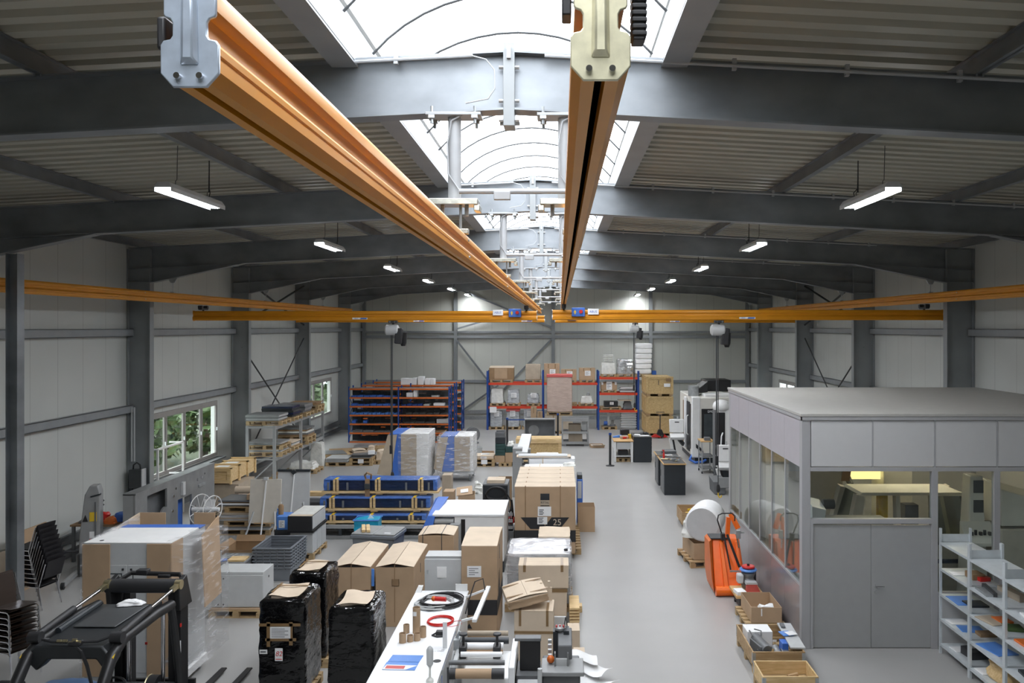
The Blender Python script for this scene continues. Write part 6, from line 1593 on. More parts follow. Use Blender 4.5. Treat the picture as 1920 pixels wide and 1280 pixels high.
f = -dd / 2 - .03
for u0, u1, v0, v1 in ((-.31, .28, .99, 1.03), (-.22, .22, .78, .82), (-.20, -.15, .70, 1.05), (.12, .17, .72, 1.05)):
    part(T, 'tape_strip', M['tape'], MB().box(u0, u1, f, f + .006, v0, v1))
p = part(T, 'delivery_note', M['paper'], MB().box(-.15, .14, f - .004, f, .82, .985)); b = MB()
for k in range(5): b.box(-.13, .06 + .05 * (k % 2), f - .0055, f - .004, .84 + .028 * k, .848 + .028 * k)
part(p, 'print_line', M['greyd'], b)
p = part(T, 'number_label', M['paper'], MB().box(-.08, .03, f - .004, f, .50, .68)); text(p, 'lettering', '82', .10, M['red'], (-.025, f - .0055, .60), shear=.2); part(p, 'red_line', M['red'], MB().box(-.07, .02, f - .0055, f - .004, .52, .53))
p = part(T, 'small_label', M['paper'], MB().box(-.30, -.19, f - .004, f, .60, .66)); part(p, 'print_line', M['greyd'], MB().box(-.285, -.21, f - .0055, f - .004, .62, .64))
blackload('black stretch-wrapped load next to the white machine table', 612, 703, 11.37, .85, 1.5, 5.1, False)
blackload('black stretch-wrapped load at the back beside the large bulging carton', 538, 612, 12.97, .82, 1.5, 9.4, True)

# --- long white machine table with things on it
TX0, TX1, TY0, TY1, TZ = -2.43, -1.54, 9.3, 13.85, .95
T = thing('machine_table', 'long white machine table with cables and brochures on it', 'machine table', (TX0, TY0, 0)); w = TX1 - TX0; L = TY1 - TY0
part(T, 'table_top', M['white2'], MB().box(0, w, 0, L, TZ - .03, TZ), .008)
part(T, 'cabinet', M['white'], MB().box(.02, w - .02, .02, L - .02, .08, TZ - .03), .01); part(T, 'plinth', M['anth'], MB().box(.05, w - .05, .05, L - .05, 0, .08))
part(T, 'blue_stripe', M['blue2'], MB().prism([(1.6, .93), (2.9, .93), (2.5, .45), (1.2, .45)], 'x', w - .019, w - .012))
for ya, yb_ in ((.1, 1.4), (1.5, 2.8), (2.9, 4.4)):
    d = part(T, 'door', M['white'], MB().box(w - .02, w - .005, ya, yb_, .12, .88), .004); part(d, 'lock', M['black2'], MB().cyl((w - .005, yb_ - .1, .6), (w + .005, yb_ - .1, .6), .015, 10))
part(T, 'cable_hole', M['black'], MB().cyl((w - .10, 1.62, TZ + .0005), (w - .10, 1.62, TZ + .002), .055, 20))
part(T, 'end_plate', M['white'], MB().hexa([(0, L - .12, TZ), (.1, L - .12, TZ), (.1, L, TZ), (0, L, TZ)], [(.04, L - .06, TZ + .09), (.12, L - .06, TZ + .09), (.12, L, TZ + .09), (.04, L, TZ + .09)]))
part(T, 'end_plate', M['white'], MB().box(w - .22, w - .02, L - .05, L - .03, TZ, TZ + .12))
def TP(px, py, z=TZ): D = FD(py, z); return PX(px, D), D
T = thing('power_cable', 'coiled black and grey cable with red plug on the white machine table', 'cable', (*TP(822, 1132), TZ + .002))
part(T, 'black_coil', M['black2'], coil((.05, .05, .0), .33, .011, 11, sd=3, jit=.10)); part(T, 'grey_coil', M['greyl'], coil((-.06, -.03, .0), .30, .009, 9, sd=5, jit=.08)); part(T, 'loose_loop', M['greyd'], MB().tube([(-.3, 0, .03), (-.36, -.2, .01), (-.1, -.36, .01), (.25, -.25, .01), (.34, -.1, .02)], .006, 6))
part(T, 'red_plug', M['red'], MB().cyl((-.06, -.02, .09), (.13, -.05, .09), .036, 16)); part(T, 'plug_collar', M['rackor'], MB().ball((-.07, -.02, .09), .042, 12, 8))
T = thing('red_cable', 'coiled thin red cable on the white machine table', 'cable', (*TP(826, 1166), TZ + .002))
part(T, 'coil', M['red'], coil((0, 0, 0), .19, .007, 9, sd=8)); part(T, 'loose_end', M['red'], MB().tube([(.19, 0, .01), (.3, .05, .006), (.33, -.1, .006), (.2, -.2, .006), (.05, -.19, .006)], .004, 5))
T = thing('black_charger', 'small black charger with short cable on the white machine table', 'charger', (*TP(824, 1190), TZ + .002)); part(T, 'body', M['black2'], MB().box(-.05, .07, -.04, .05, 0, .06), .01); part(T, 'cable', M['black2'], MB().tube([(-.05, .02, .02), (-.1, -.04, .01), (-.02, -.1, .01), (.08, -.08, .01), (.1, 0, .01)], .012, 6))
def tubeobj(px, py, r, h, label, group=None):
    x, y = TP(px, py)
    T = thing('cardboard_tube', label, 'tube', (x, y, TZ + .002), 0, group)
    part(T, 'tube_wall', M['card'], MB().lathe([(r - .006, .003), (r, 0), (r, h), (r - .006, h), (r - .007, .004)], (0, 0, 0), 22))
    return T
t = tubeobj(781, 1186, .056, .37, 'tall brown cardboard tube on the white machine table'); part(t, 'paper_label', M['paper'], MB().box(-.04, .01, -.0575, -.05, .26, .32))
tubeobj(762, 1186, .045, .12, 'short cardboard tube behind the tall tube on the cabinet-side'); tubeobj(755, 1204, .05, .13, 'short cardboard tube at the front corner of the tube group'); tubeobj(769, 1202, .045, .085, 'lowest cardboard tube of the group'); tubeobj(782, 1200, .048, .10, 'short cardboard tube standing in front of the tall tube'); tubeobj(793, 1194, .048, .15, 'short cardboard tube on the aisle side of the tall tube')
x, y = TP(756, 1242)
T = thing('brochure', 'open blue brochure with white and red field on the white machine table', 'brochure', (x, y, TZ + .002), -.05)
part(T, 'upper_page', M['paperb'], MB().hexa([(-.21, .015, 0), (.21, .015, 0), (.22, .235, 0), (-.20, .235, 0)], [(-.21, .015, .006), (.21, .015, .006), (.22, .235, .006), (-.20, .235, .006)])); lp = part(T, 'lower_page', M['paperb'], MB().box(-.22, .21, -.24, .0, 0, .006)); part(lp, 'white_field', M['paper'], MB().hexa([(-.22, -.24, .006), (.08, -.24, .006), (.21, -.1, .006), (-.2, -.09, .006)], [(-.22, -.24, .007), (.08, -.24, .007), (.21, -.1, .007), (-.2, -.09, .007)])); part(lp, 'red_field', M['redl'], MB().box(-.19, .06, -.215, -.12, .007, .0085))
x, y = TP(806, 1278)
T = thing('dosing_bottle', 'standing grey dosing bottle with clear tip on the white machine table', 'bottle', (x, y, TZ + .002))
part(T, 'clear_base', M['bag'], MB().lathe([(.05, 0), (.045, .03), (.015, .06), (.012, .16), (.02, .19)], (0, 0, 0), 16)); part(T, 'grey_body', M['greyl'], MB().lathe([(.02, .19), (.042, .22), (.045, .40), (.03, .43), (.01, .45)], (0, 0, 0), 18))
x, y = TP(834, 1215)
T = thing('plastic_angle', 'translucent white plastic angle standing on the white machine table', 'bracket', (x, y, TZ + .002)); part(T, 'upright', M['foam'], MB().box(-.03, .03, 0, .02, 0, .36), .004); part(T, 'base', M['film2'], MB().box(-.18, .0, -.12, .03, 0, .012))
T = thing('work_light', 'white bar light on a bent arm at the aisle side of the white machine table', 'light', (-1.42, 12.2, 0))
part(T, 'bar', M['white2'], MB().bar((.18, -.35, 1.15), (.26, 1.1, 1.18), .07, .05), .01); part(T, 'bracket', M['white2'], MB().bar((-.1, 1.0, 1.05), (.24, 1.0, 1.18), .03)); part(T, 'bracket', M['white2'], MB().bar((-.02, -.2, 1.1), (.18, -.2, 1.15), .03)); part(T, 'arm', M['greyl'], MB().tube([(-.03, -.25, 1.1), (-.07, -.9, .8), (-.09, -1.0, .7)], .015, 7)); part(T, 'cable', M['black2'], MB().tube([(.22, .9, 1.2), (.18, 1.0, 1.35), (.05, 1.0, 1.3), (-.05, .9, 1.0), (-.08, .8, .85)], .01, 6))

# --- label printing machine with rollers
D = 10.6; xa = PX(842, D); xb = PX(968, D)
T = thing('roller_machine', 'white labelling machine with black and cardboard rollers at the table', 'machine', (xa, D, 0)); w = xb - xa
part(T, 'body', M['white'], MB().box(.16, w - .02, .0, .9, 0, .86), .015); part(T, 'side_plate', M['white2'], MB().box(w - .10, w - .02, -.05, .95, .5, 1.02), .015); part(T, 'side_plate', M['greyl'], MB().box(.02, .08, -.1, .95, .4, 1.0), .01)
part(T, 'core_roll', M['card'], MB().cyl((.10, -.1, .96), (.58, -.1, .96), .062, 20)); part(T, 'core_hub', M['black2'], MB().cyl((.02, -.1, .96), (.10, -.1, .96), .068, 18)); part(T, 'core_hub', M['black2'], MB().cyl((.56, -.1, .96), (.72, -.1, .96), .066, 18))
part(T, 'guide_bar', M['greyd'], MB().cyl((.0, .0, 1.06), (.72, .0, 1.06), .032, 14)); part(T, 'cover_roll', M['white2'], MB().cyl((.1, .42, 1.0), (.66, .42, 1.0), .035, 14)); part(T, 'white_roll', M['white2'], MB().cyl((.12, .62, 1.03), (.66, .62, 1.03), .05, 16)); part(T, 'red_roll', M['cardd'], MB().cyl((.10, .54, .98), (.66, .54, .98), .03, 14))
part(T, 'dark_roll', M['anth'], MB().cyl((.06, .85, 1.02), (.72, .85, 1.02), .045, 16)); part(T, 'dark_roll', M['card3'], MB().cyl((.12, 1.02, 1.06), (.7, 1.02, 1.06), .035, 16))
for q in (.12, .58): part(T, 'clamp_knob', M['black2'], MB().cyl((q, .55, 1.08), (q, .55, 1.2), .018, 10).lathe([(.02, 1.2), (.055, 1.21), (.055, 1.235), (.02, 1.24)], (q, .55, 0), 14)); part(T, 'clamp_block', M['black2'], MB().box(q - .05, q + .05, .45, .65, .92, 1.08), .01)
part(T, 'frame_bar', M['black2'], MB().bar((.0, -.12, 1.05), (.05, -.35, .4), .025)); part(T, 'vent_grille', M['greyd'], MB().box(.2, .66, -.008, -.0, .58, .74)); part(T, 'front_roll', M['white2'], MB().cyl((.2, -.25, .62), (.7, -.25, .62), .03, 12))
part(T, 'valve_cluster', M['galv'], MB().box(-.02, .06, .6, .75, .98, 1.12).cyl((.0, .7, 1.1), (.06, .7, 1.2), .02, 8))
part(T, 'monitor', M['black'], MB().box(w + .02, w + .30, .5, .58, .75, 1.15), .01); part(T, 'monitor_frame', M['greyd'], MB().box(w - .05, w + .31, .48, .62, 1.15, 1.19), .006); part(T, 'monitor_base', M['greyd'], MB().box(w - .02, w + .3, .35, .85, .0, .74)); part(T, 'side_arm', M['greyl'], MB().box(w + .0, w + .3, .1, .3, .66, .72), .01); part(T, 'side_post', M['greyl'], MB().cyl((w + .3, .2, .5), (w + .3, .2, .9), .03, 12))

# --- grey plastic crates, black case on white carton, low cabinet
D = 17.4; xa = PX(472, D); xb = PX(546, D)
for k in range(7):
    z0 = .066 * k
    if k == 0: h = .30
    T = thing('plastic_crate', 'grey plastic crate, %s of the nested stack' % ['lowest', 'second from the bottom', 'third from the bottom', 'fourth from the bottom', 'fifth from the bottom', 'second from the top', 'topmost'][k], 'crate', ((xa + xb) / 2, D + .55, z0), 0, 'nested grey plastic crates')
    w = (xb - xa) / 2 - .0; d = .55; q = .012
    hh = .30 if k == 0 else (.16 if k < 6 else .16)
    part(T, 'tub', M['pgrey'], MB().open_box(-w + .03, w - .03, -d + .03, d - .03, 0 if k == 0 else .235 - .0, (.30 if k == 0 else .235 + .062), .02, bottom=(k == 0)), .006)
    part(T, 'rim', M['pgrey'], MB().open_box(-w, w, -d, d, .30 - .035 if k == 0 else .275, .30 if k == 0 else .305, .05, bottom=False), .008)
    b = MB()
    for i in range(7): b.box(w - .03, w + .0, -d + .08 + i * .15, -d + .12 + i * .15, .24, .30)
    for i in range(5): b.box(-w + .08 + i * .15, -w + .10 + i * .15, -d - .0, -d + .03, .24, .30)
    part(T, 'rib', M['pgrey'], b)
D = 19.0; xa, xb = PX(542, D), PX(586, D)
pallet('small pallet under the white tall cartons beside the plastic crates', (xa + xb) / 2, D + .55, 0, .6, 1.1)
for k in range(3): solo('white_carton', 'tall white carton under the black case, %s one' % ['nearest', 'middle', 'farthest'][k], 'carton', M['greyl'], MB().box(xa + .02, xb, D + .02 + k * .37, D + .36 + k * .37, 0, .50), (0, 0, .147), bevel=.01, group='white cartons under the black case')
T = thing('black_case', 'black carton with pale top on the white cartons', 'carton', (xa, D, .655)); w = xb - xa
part(T, 'body', M['black2'], MB().box(-.02, w, -.05, 1.05, 0, .37), .01); part(T, 'pale_side', M['greyl'], MB().box(w, w + .004, -.0, 1.03, .06, .36)); part(T, 'pale_top', M['card2'], MB().box(.0, w - .01, -.03, .7, .37, .376)); part(T, 'tape_strip', M['black2'], MB().box(.0, w, .25, .28, .376, .379)); part(T, 'white_film', M['bag'], MB().box(.02, w, .1, 1.04, .376, .381))
part(T, 'base_tray', M['black'], MB().box(-.02, w + .03, -.06, 1.1, -.012, .03))
D = 19.6
carton('blue and white printed carton behind the beige flipchart legs', PX(519, D), PX(541, D), D, D + .5, .55, .86, 'paperb', 0, (), ((.05, .05, .14, .18),)); solo('dark_box', 'dark box carrying the blue and white printed carton', 'box', M['anth'], MB().box(PX(514, D), PX(542, D), D, D + .55, 0, .545), bevel=.01)
solo('blue_bottle', 'tall blue bottle standing on the dark box', 'bottle', M['paperb'], MB().lathe([(.05, 0), (.05, .3), (.02, .36), (.025, .42)], (0, 0, 0), 14), (PX(518.5, 19.9), 20.02, .547))
solo('brown_jar', 'small brown jar beside the tall blue bottle', 'jar', M['cardd'], MB().lathe([(.06, 0), (.065, .2), (.04, .24)], (0, 0, 0), 14), (PX(527, 19.85), 19.85, .867))
D = 15.3; xa, xb = PX(397, D), PX(494, D); w = xb - xa
pallet('pallet under the low pale grey cabinet', (xa + xb) / 2, D + .3, 0, 1.0, .8)
solo('board', 'brown board between the low grey cabinet and its pallet', 'board', M['card'], MB().box(xa, xb + .02, D - .08, D + .65, .146, .166), bevel=.004)
T = thing('low_cabinet', 'low pale grey cabinet lying on a pallet beside the wrapped machine', 'cabinet', (xa, D, .168))
part(T, 'housing', M['greyl'], MB().box(0, w, 0, .55, 0, .66), .008); part(T, 'door', M['greyl'], MB().box(w * .19, w - .01, -.015, 0, .01, .60), .004); part(T, 'door', M['greyl'], MB().box(.0, w * .185, -.015, 0, .01, .60), .004)
for u in (.13, .235):
    for z in (.06, .54): part(T, 'lock', M['black'], MB().cyl((w * u, -.025, z), (w * u, -.015, z), .014, 10))
part(T, 'side_hole', M['black'], MB().cyl((w, .28, .5), (w + .004, .28, .5), .022, 12))
D = 17.0; xa, xb = PX(398, D), PX(456, D)
T = thing('drawer_table', 'grey table with yellow cards and small parts behind the low cabinet', 'table', (xa, D, 0)); w = xb - xa
part(T, 'cabinet', M['greyd'], MB().box(0, w, 0, .7, 0, .48), .01); part(T, 'tray', M['grey'], MB().open_box(-.01, w + .01, -.01, .71, .48, .52, .015))
solo('card_stack', 'yellow card stack on the grey table behind the low cabinet', 'card stack', M['pine'], MB().box(0, .36, 0, .3, 0, .04), (xa + .27, D + .1, .5), .05, bevel=.004)
solo('green_board', 'green circuit boards on the grey table behind the low cabinet', 'circuit board', M['galv'], MB().box(0, .05, 0, .4, 0, .03).box(.09, .14, .05, .42, 0, .03).box(.17, .25, .1, .4, 0, .02), (xa + .04, D + .26, .5), -.3, bevel=.003)
solo('blue_parts', 'small blue and orange parts on the grey table behind the low cabinet', 'parts', M['blue2'], MB().box(0, .08, 0, .08, 0, .06).cyl((.1, .05, .03), (.18, .1, .03), .03, 8), (xa + .06, D + .06, .5))
D = 18.3; open_carton('flat open brown carton on the floor behind the grey table', PX(416, D), PX(472, D), D, D + .8, 0, .42, 'cardd', flaps=.16)
solo('cable_drum', 'tan plastic tape drum behind the cardboard flap of the wrapped machine', 'drum', M['pine'], MB().lathe([(.15, -.05), (.22, -.05), (.22, -.035), (.16, -.03), (.16, .03), (.22, .035), (.22, .05), (.15, .05)], (0, 0, 0), 24, 'x'), (PX(399, 16.3), 16.3, 1.02))
solo('pine_board', 'upright pine board behind the cardboard flap of the wrapped machine', 'board', M['pine'], MB().box(-.08, .1, 0, .04, 0, .95), (PX(398, 16.3), 16.4, 0))

# --- big white cabinet wrapped in cardboard and film
D = 11.98; xa, xb = PX(157, D), PX(322, D); w = xb - xa; dp = 1.1; z0 = .22; zt = 2.25
T = thing('wrapped_cabinet', 'big white cabinet wrapped in cardboard and clear film behind the forklift', 'cabinet', (xa, D, 0))
part(T, 'housing', M['greyl'], MB().box(0, w, 0, dp, z0, zt - .01), .01); part(T, 'top_plate', M['white'], MB().box(0, w, 0, dp * .82, zt - .01, zt), .006); part(T, 'blue_strip', M['blue2'], MB().box(.05, w + .02, dp * .82, dp, zt - .012, zt + .002)); part(T, 'top_hole', M['black'], MB().cyl((.2, .12, zt), (.2, .12, zt + .002), .03, 16))
for k, (u0, u1) in enumerate(((.30, .496), (.504, .74))):
    d = part(T, 'door', M['greyl'], MB().box(w * u0, w * u1, -.012, 0, .35, 1.92), .004)
    lx = w * (.45, .545)[k]; part(d, 'lock', M['black'], MB().box(lx - .014, lx + .014, -.022, -.012, 1.845, 1.875))
    fa, fb = ((w * .31, w * .44), (w * .56, w * .72))[k]
    part(d, 'dark_frame', M['anth'], MB().box(fa, fb, -.015, -.011, 1.79, 1.805).box(*((fb - .013, fb) if k == 0 else (fa, fa + .013)), -.015, -.011, 1.2, 1.79))
part(T, 'front_cardboard', M['card'], MB().box(-.008, w * .31, -.03, -.018, .3, zt - .02), .003); part(T, 'front_cardboard', M['card'], MB().box(w * .73, w + .01, -.04, -.025, .3, zt - .01), .003)
part(T, 'side_cardboard', M['card'], MB().box(w, w + .015, -.03, dp * .3, .9, zt - .01)); part(T, 'side_panel', M['greyl'], MB().box(w, w + .01, dp * .3, dp, .3, zt - .02))
part(T, 'rear_cardboard', M['card'], MB().box(.42 * w, .74 * w, dp + .0, dp + .012, 1.2, zt + .10)) if False else None
part(T, 'rear_cardboard', M['card'], MB().box(.12, w * .42, dp + .26, dp + .275, 1.2, zt + .13)); part(T, 'rear_cardboard', M['card'], MB().box(w * .78, w + .06, dp + .26, dp + .275, 1.2, zt + .13)); part(T, 'rear_cardboard', M['card2'], MB().hexa([(.0, dp * .82, zt - .25), (.015, dp * .82, zt - .25), (.125, dp + .26, zt - .1), (.11, dp + .26, zt - .1)], [(.0, dp * .7, zt + .0), (.015, dp * .7, zt + .0), (.125, dp + .26, zt + .13), (.11, dp + .26, zt + .13)]))
part(T, 'loose_cardboard', M['card'], MB().hexa([(w + .28, .45, 1.15), (w + .295, .45, 1.15), (w + .34, .95, 1.22), (w + .325, .95, 1.22)], [(w + .17, .6, zt - .05), (w + .185, .6, zt - .05), (w + .19, 1.2, zt + .12), (w + .175, 1.2, zt + .12)]))
part(T, 'film_wrap', M['film'], MB().wrinkle(w - .12, w + .36, -.04, dp + .1, .35, zt + .0, .03, 12, 3, 2)); part(T, 'film_wrap', M['film'], MB().hexa([(-.03, -.06, .3), (.0, -.06, .3), (.0, dp + .2, .3), (-.03, dp + .2, .3)], [(-.02, -.05, zt), (.01, -.05, zt), (.13, dp + .27, zt + .1), (.10, dp + .27, zt + .1)]))
part(T, 'base', M['white'], MB().box(.0, w + .05, .0, dp, .1, z0), .006)
for xx in (.08, w - .06):
    for yy in (.08, dp - .08): part(T, 'foot', M['galv'], MB().cyl((xx, yy, 0), (xx, yy, .1), .04, 10))
# ================================================================== glazed inspection cabin
BX0, BX1, BY0, BY1, BZ = 4.06, 10.0, 13.75, 19.7, 3.95
T = thing('inspection_cabin', 'grey glazed cabin with double doors and flat roof', 'cabin', (BX0, BY0, 0))
W_, L_ = BX1 - BX0, BY1 - BY0
part(T, 'roof', M['cabroof'], MB().box(-.03, W_ + .03, -.03, L_ + .03, BZ - .05, BZ), .006)
part(T, 'roof_edge', M['cab'], MB().box(-.02, W_ + .02, -.02, .0, BZ - .11, BZ - .05).box(-.02, .0, -.02, L_, BZ - .11, BZ - .05))
ps = .145
for x, y in ((0, 0), (W_ - ps, 0), (0, L_ - ps), (W_ - ps, L_ - ps)): part(T, 'corner_post', M['cab'], MB().box(x, x + ps, y, y + ps, 0, BZ - .05), .006)
pit = 1.045
xs = [ps + pit * k for k in range(1, 6)]
zs1, zs2, zd = 3.03, 2.20, 2.07
# front: infill panels on top, glass band, double door
part(T, 'front_rail', M['cab'], MB().box(ps, W_ - ps, 0, .09, zs1 - .05, zs1 + .02))
for k in range(5):
    xa = ps + pit * k + .012; xb = min(xa + pit - .024, W_ - ps)
    part(T, 'infill_panel', M['cabl'], MB().box(xa, xb, .005, .07, zs1 + .03, BZ - .12), .004)
for k in (1, 2, 3, 4, 5): part(T, 'joint_strip', M['cab'], MB().box(ps + pit * k - .012, ps + pit * k + .012, .0, .07, zs1 + .02, BZ - .11))
for k in (2, 3, 4, 5): part(T, 'mullion', M['cab'], MB().box(ps + pit * k - .05, ps + pit * k + .05, .0, .09, 0, zs1 - .05))
part(T, 'door_head', M['cab'], MB().box(ps, ps + pit * 2 - .05, 0, .09, zd + .03, zs2 - .02))
part(T, 'window_pane', M['glass'], MB().box(ps, ps + pit * 2 - .05, .035, .043, zs2 - .02, zs1 - .05))
for k in (2, 3, 4):
    xa, xb = ps + pit * k + .05, (ps + pit * (k + 1) - .05)
    part(T, 'window_pane', M['glass'], MB().box(xa, xb, .035, .043, .95, zs1 - .05)); part(T, 'sill_panel', M['cabl'], MB().box(xa, xb, .02, .07, .0, .9)); part(T, 'sill_rail', M['cab'], MB().box(xa, xb, 0, .09, .9, .95))
xm = ps + pit - .02
for i, (xa, xb) in enumerate(((ps + .05, xm), (xm + .006, ps + pit * 2 - .06))):
    d = part(T, 'door', M['cabdoor'], MB().box(xa, xb, .03, .08, .01, zd), .004)
    if i == 1:
        part(d, 'door_handle', M['chrome'], MB().tube([(xa + .07, .03, 1.05), (xa + .07, -.03, 1.05), (xa + .20, -.03, 1.05)], .011, 8)); part(d, 'lock_plate', M['alu'], MB().cyl((xa + .07, .02, 1.05), (xa + .07, .03, 1.05), .025, 14).cyl((xa + .07, .02, .95), (xa + .07, .03, .95), .02, 14))
part(T, 'door_jamb', M['cab'], MB().box(ps, ps + .045, .0, .09, 0, zd + .03).box(ps + pit * 2 - .058, ps + pit * 2 - .05, 0, .09, 0, zd + .03))
# long side towards the aisle: gloss panels, glazing, gloss panels below
n = 6; ly = (L_ - 2 * ps) / n
for k in range(n):
    ya, yb = ps + ly * k + .004, ps + ly * (k + 1) - .004
    part(T, 'infill_panel', M['cabgl2'] if 'cabgl2' in M else M['cab'], MB().box(.004, .06, ya, yb, zs1 + .0, BZ - .11))
    part(T, 'window_pane', M['glass'], MB().box(.02, .028, ya, yb, 1.05, zs1)); part(T, 'lower_panel', M['cabgl'], MB().box(.004, .06, ya, yb, 0, 1.01))
    if k: part(T, 'mullion', M['cab'], MB().box(.012, .07, ps + ly * k - .025, ps + ly * k + .025, 1.0, zs1))
part(T, 'side_rail', M['cab'], MB().box(.002, .07, ps, L_ - ps, 1.01, 1.05))
# far and wall side
part(T, 'rear_panel', M['cabl'], MB().box(ps, W_ - ps, L_ - .07, L_ - .01, 0, BZ - .05)); part(T, 'rear_panel', M['cabl'], MB().box(W_ - .07, W_ - .01, ps, L_ - ps, 0, BZ - .05))
# inside: lamp and measuring machines
T = thing('cabin_lamp', 'long lit ceiling lamp inside the glazed cabin', 'lamp', (7.0, 17.0, 3.78)); part(T, 'housing', M['white'], MB().box(-1.2, 1.2, -.1, .1, .03, .11)); part(T, 'diffuser', emit('cabin_light', (1, .86, .58), 70), MB().box(-1.18, 1.18, -.08, .08, .02, .03))
def hood(label, x, y, w, d, h, m='beige'):
    T = thing('measuring_machine', label, 'machine', (x, y, 0))
    part(T, 'base', M[m], MB().box(0, w, 0, d, .05, 1.25), .03); part(T, 'dark_strip', M['navy'], MB().box(.02, w - .02, -.01, 0, 1.02, 1.1))
    z0, z1 = 1.25, h
    def P(u, v): return (u, v)
    t = .05
    fr = MB()                                                     # cabin hood: posts and roof, sloped ends
    a = [(0, 0), (w, 0), (w, d), (0, d)]; ti = [(.28, .10), (w - .28, .10), (w - .28, d - .1), (.28, d - .1)]
    part(T, 'hood_roof', M['cream'], MB().hexa([(q[0], q[1], z1 - .05) for q in ti], [(q[0] + (.05 if q[0] < w / 2 else -.05), q[1] + (.05 if q[1] < d / 2 else -.05), z1) for q in ti]), .015)
    for i in range(4): part(T, 'hood_post', M[m], MB().bar((a[i][0] + (.05 if i in (0, 3) else -.05), a[i][1] + (.05 if i < 2 else -.05), z0), (ti[i][0], ti[i][1] + (.03 if i < 2 else -.03), z1 - .04), .19, .17))
    for f in (.38, .64): part(T, 'hood_post', M[m], MB().bar((w * f, .05, z0), (w * f, .13, z1 - .04), .15, .08))
    part(T, 'hood_rail', M[m], MB().box(0, w, 0, .08, z0 - .02, z0 + .10)); part(T, 'hood_glass', M['glasst'], MB().hexa([(.02, .08, z0), (.03, .08, z0), (.03, d - .08, z0), (.02, d - .08, z0)], [(.29, .16, z1 - .05), (.30, .16, z1 - .05), (.30, d - .16, z1 - .05), (.29, d - .16, z1 - .05)]))
    part(T, 'hood_glass', M['glasst'], MB().hexa([(w * .66, .04, z0 + .1), (w - .1, .04, z0 + .1), (w - .1, .05, z0 + .1), (w * .66, .05, z0 + .1)], [(w * .66, .12, z1 - .06), (w - .34, .12, z1 - .06), (w - .34, .13, z1 - .06), (w * .66, .13, z1 - .06)]))
    part(T, 'spindle', M['yellow'], MB().box(w * .3, w * .37, d * .4, d * .5, z0, z1 - .1)); part(T, 'spindle', M['greyd'], MB().box(w * .5, w * .6, d * .4, d * .6, z0, z1 - .3)); part(T, 'work_table', M['plate'], MB().box(w * .15, w * .85, d * .3, d * .7, z0, z0 + .12)); part(T, 'pulley', M['dark'], MB().cyl((w * .62, d * .25, z0 + .2), (w * .62, d * .45, z0 + .2), .13, 18))
    return T
hood('beige machine with a glazed hood standing inside the cabin', PX(1588, 15.2), 15.2, 2.55, 1.15, 2.30)
T = thing('tall_machine', 'cream vertical machine with a warm work light inside the cabin', 'machine', (6.6, 17.2, 0))
part(T, 'column', M['cream'], MB().box(.2, .8, 0, .7, 0, 3.2), .02); part(T, 'base', M['cream'], MB().box(-.5, 1.2, -.3, .7, 0, 1.1), .03); part(T, 'lamp_shade', M['cream'], MB().box(-.55, -.05, .0, .4, 2.45, 2.75), .02); part(T, 'lit_panel', emit('work_light', (1, .80, .32), 2), MB().box(-.55, .15, .05, .4, 2.20, 2.42)); part(T, 'cable_chain', M['dark'], MB().tube([(-.4, .3, 3.1), (-.5, .3, 2.9), (-.57, .2, 2.4), (-.5, 0, 2.1)], .07, 8)); part(T, 'nameplate', M['greyd'], MB().box(.42, .56, -.008, 0, 2.7, 3.1)); part(T, 'spindle_head', M['dark'], MB().box(-.12, .16, -.1, .2, 2.5, 2.65))
T = thing('grinding_machine', 'pale brown machine housing in the cabin corner behind the first window', 'machine', (BX0 + .45, 16.5, 0)); part(T, 'housing', M['beige'], MB().box(0, 1.2, 0, 1.5, .0, 2.75), .05); part(T, 'top_panel', M['greyl'], MB().box(.0, 1.2, -.01, .0, 2.5, 2.8)); part(T, 'duct', M['cardd'], MB().hexa([(1.15, 0, 2.3), (1.32, 0, 2.3), (1.32, .2, 2.3), (1.15, .2, 2.3)], [(1.25, 0, 2.9), (1.42, 0, 2.9), (1.42, .2, 2.9), (1.25, .2, 2.9)]))
T = thing('bench_grinder', 'grey bench with a small machine behind the cabin corner window', 'bench', (BX0 + .25, 14.25, 0)); part(T, 'bench', M['greyd'], MB().box(0, 1.5, 0, .6, 0, 2.0), .02); part(T, 'machine_box', M['greyl'], MB().hexa([(.1, .05, 2.0), (.3, .05, 2.0), (.35, .5, 2.0), (.1, .5, 2.0)], [(.08, .0, 2.28), (.32, .0, 2.22), (.36, .5, 2.3), (.1, .5, 2.36)])); part(T, 'grinding_wheel', M['dark'], MB().cyl((.35, .3, 2.26), (.55, .3, 2.26), .09, 16))
T = thing('control_console', 'cream control console with black switches behind the galvanised shelving', 'console', (PX(1820, 14.6), 14.6, 0)); part(T, 'column', M['cream'], MB().hexa([(-.1, 0, .0), (.35, 0, .0), (.35, .4, .0), (-.1, .4, .0)], [(.0, 0, 2.75), (.22, 0, 2.75), (.22, .3, 2.75), (.0, .3, 2.75)]), .02); part(T, 'panel', M['cream'], MB().hexa([(-.2, -.25, 1.55), (.35, -.25, 1.55), (.35, -.0, 1.62), (-.2, -.0, 1.62)], [(-.2, -.27, 1.62), (.35, -.27, 1.62), (.35, .0, 1.95), (-.2, .0, 1.95)]), .01)
for k in range(5): part(T, 'switch', M['black2'], MB().box(-.1 + .08 * k, -.06 + .08 * k, -.22 + .03 * (k % 2), -.16, 1.74, 1.80 + .03 * (k % 2)))
for k, zz in enumerate((2.1, 2.45)): part(T, 'dial_plate', M['anth'], MB().box(.05, .22, -.02, .02, zz, zz + .22))
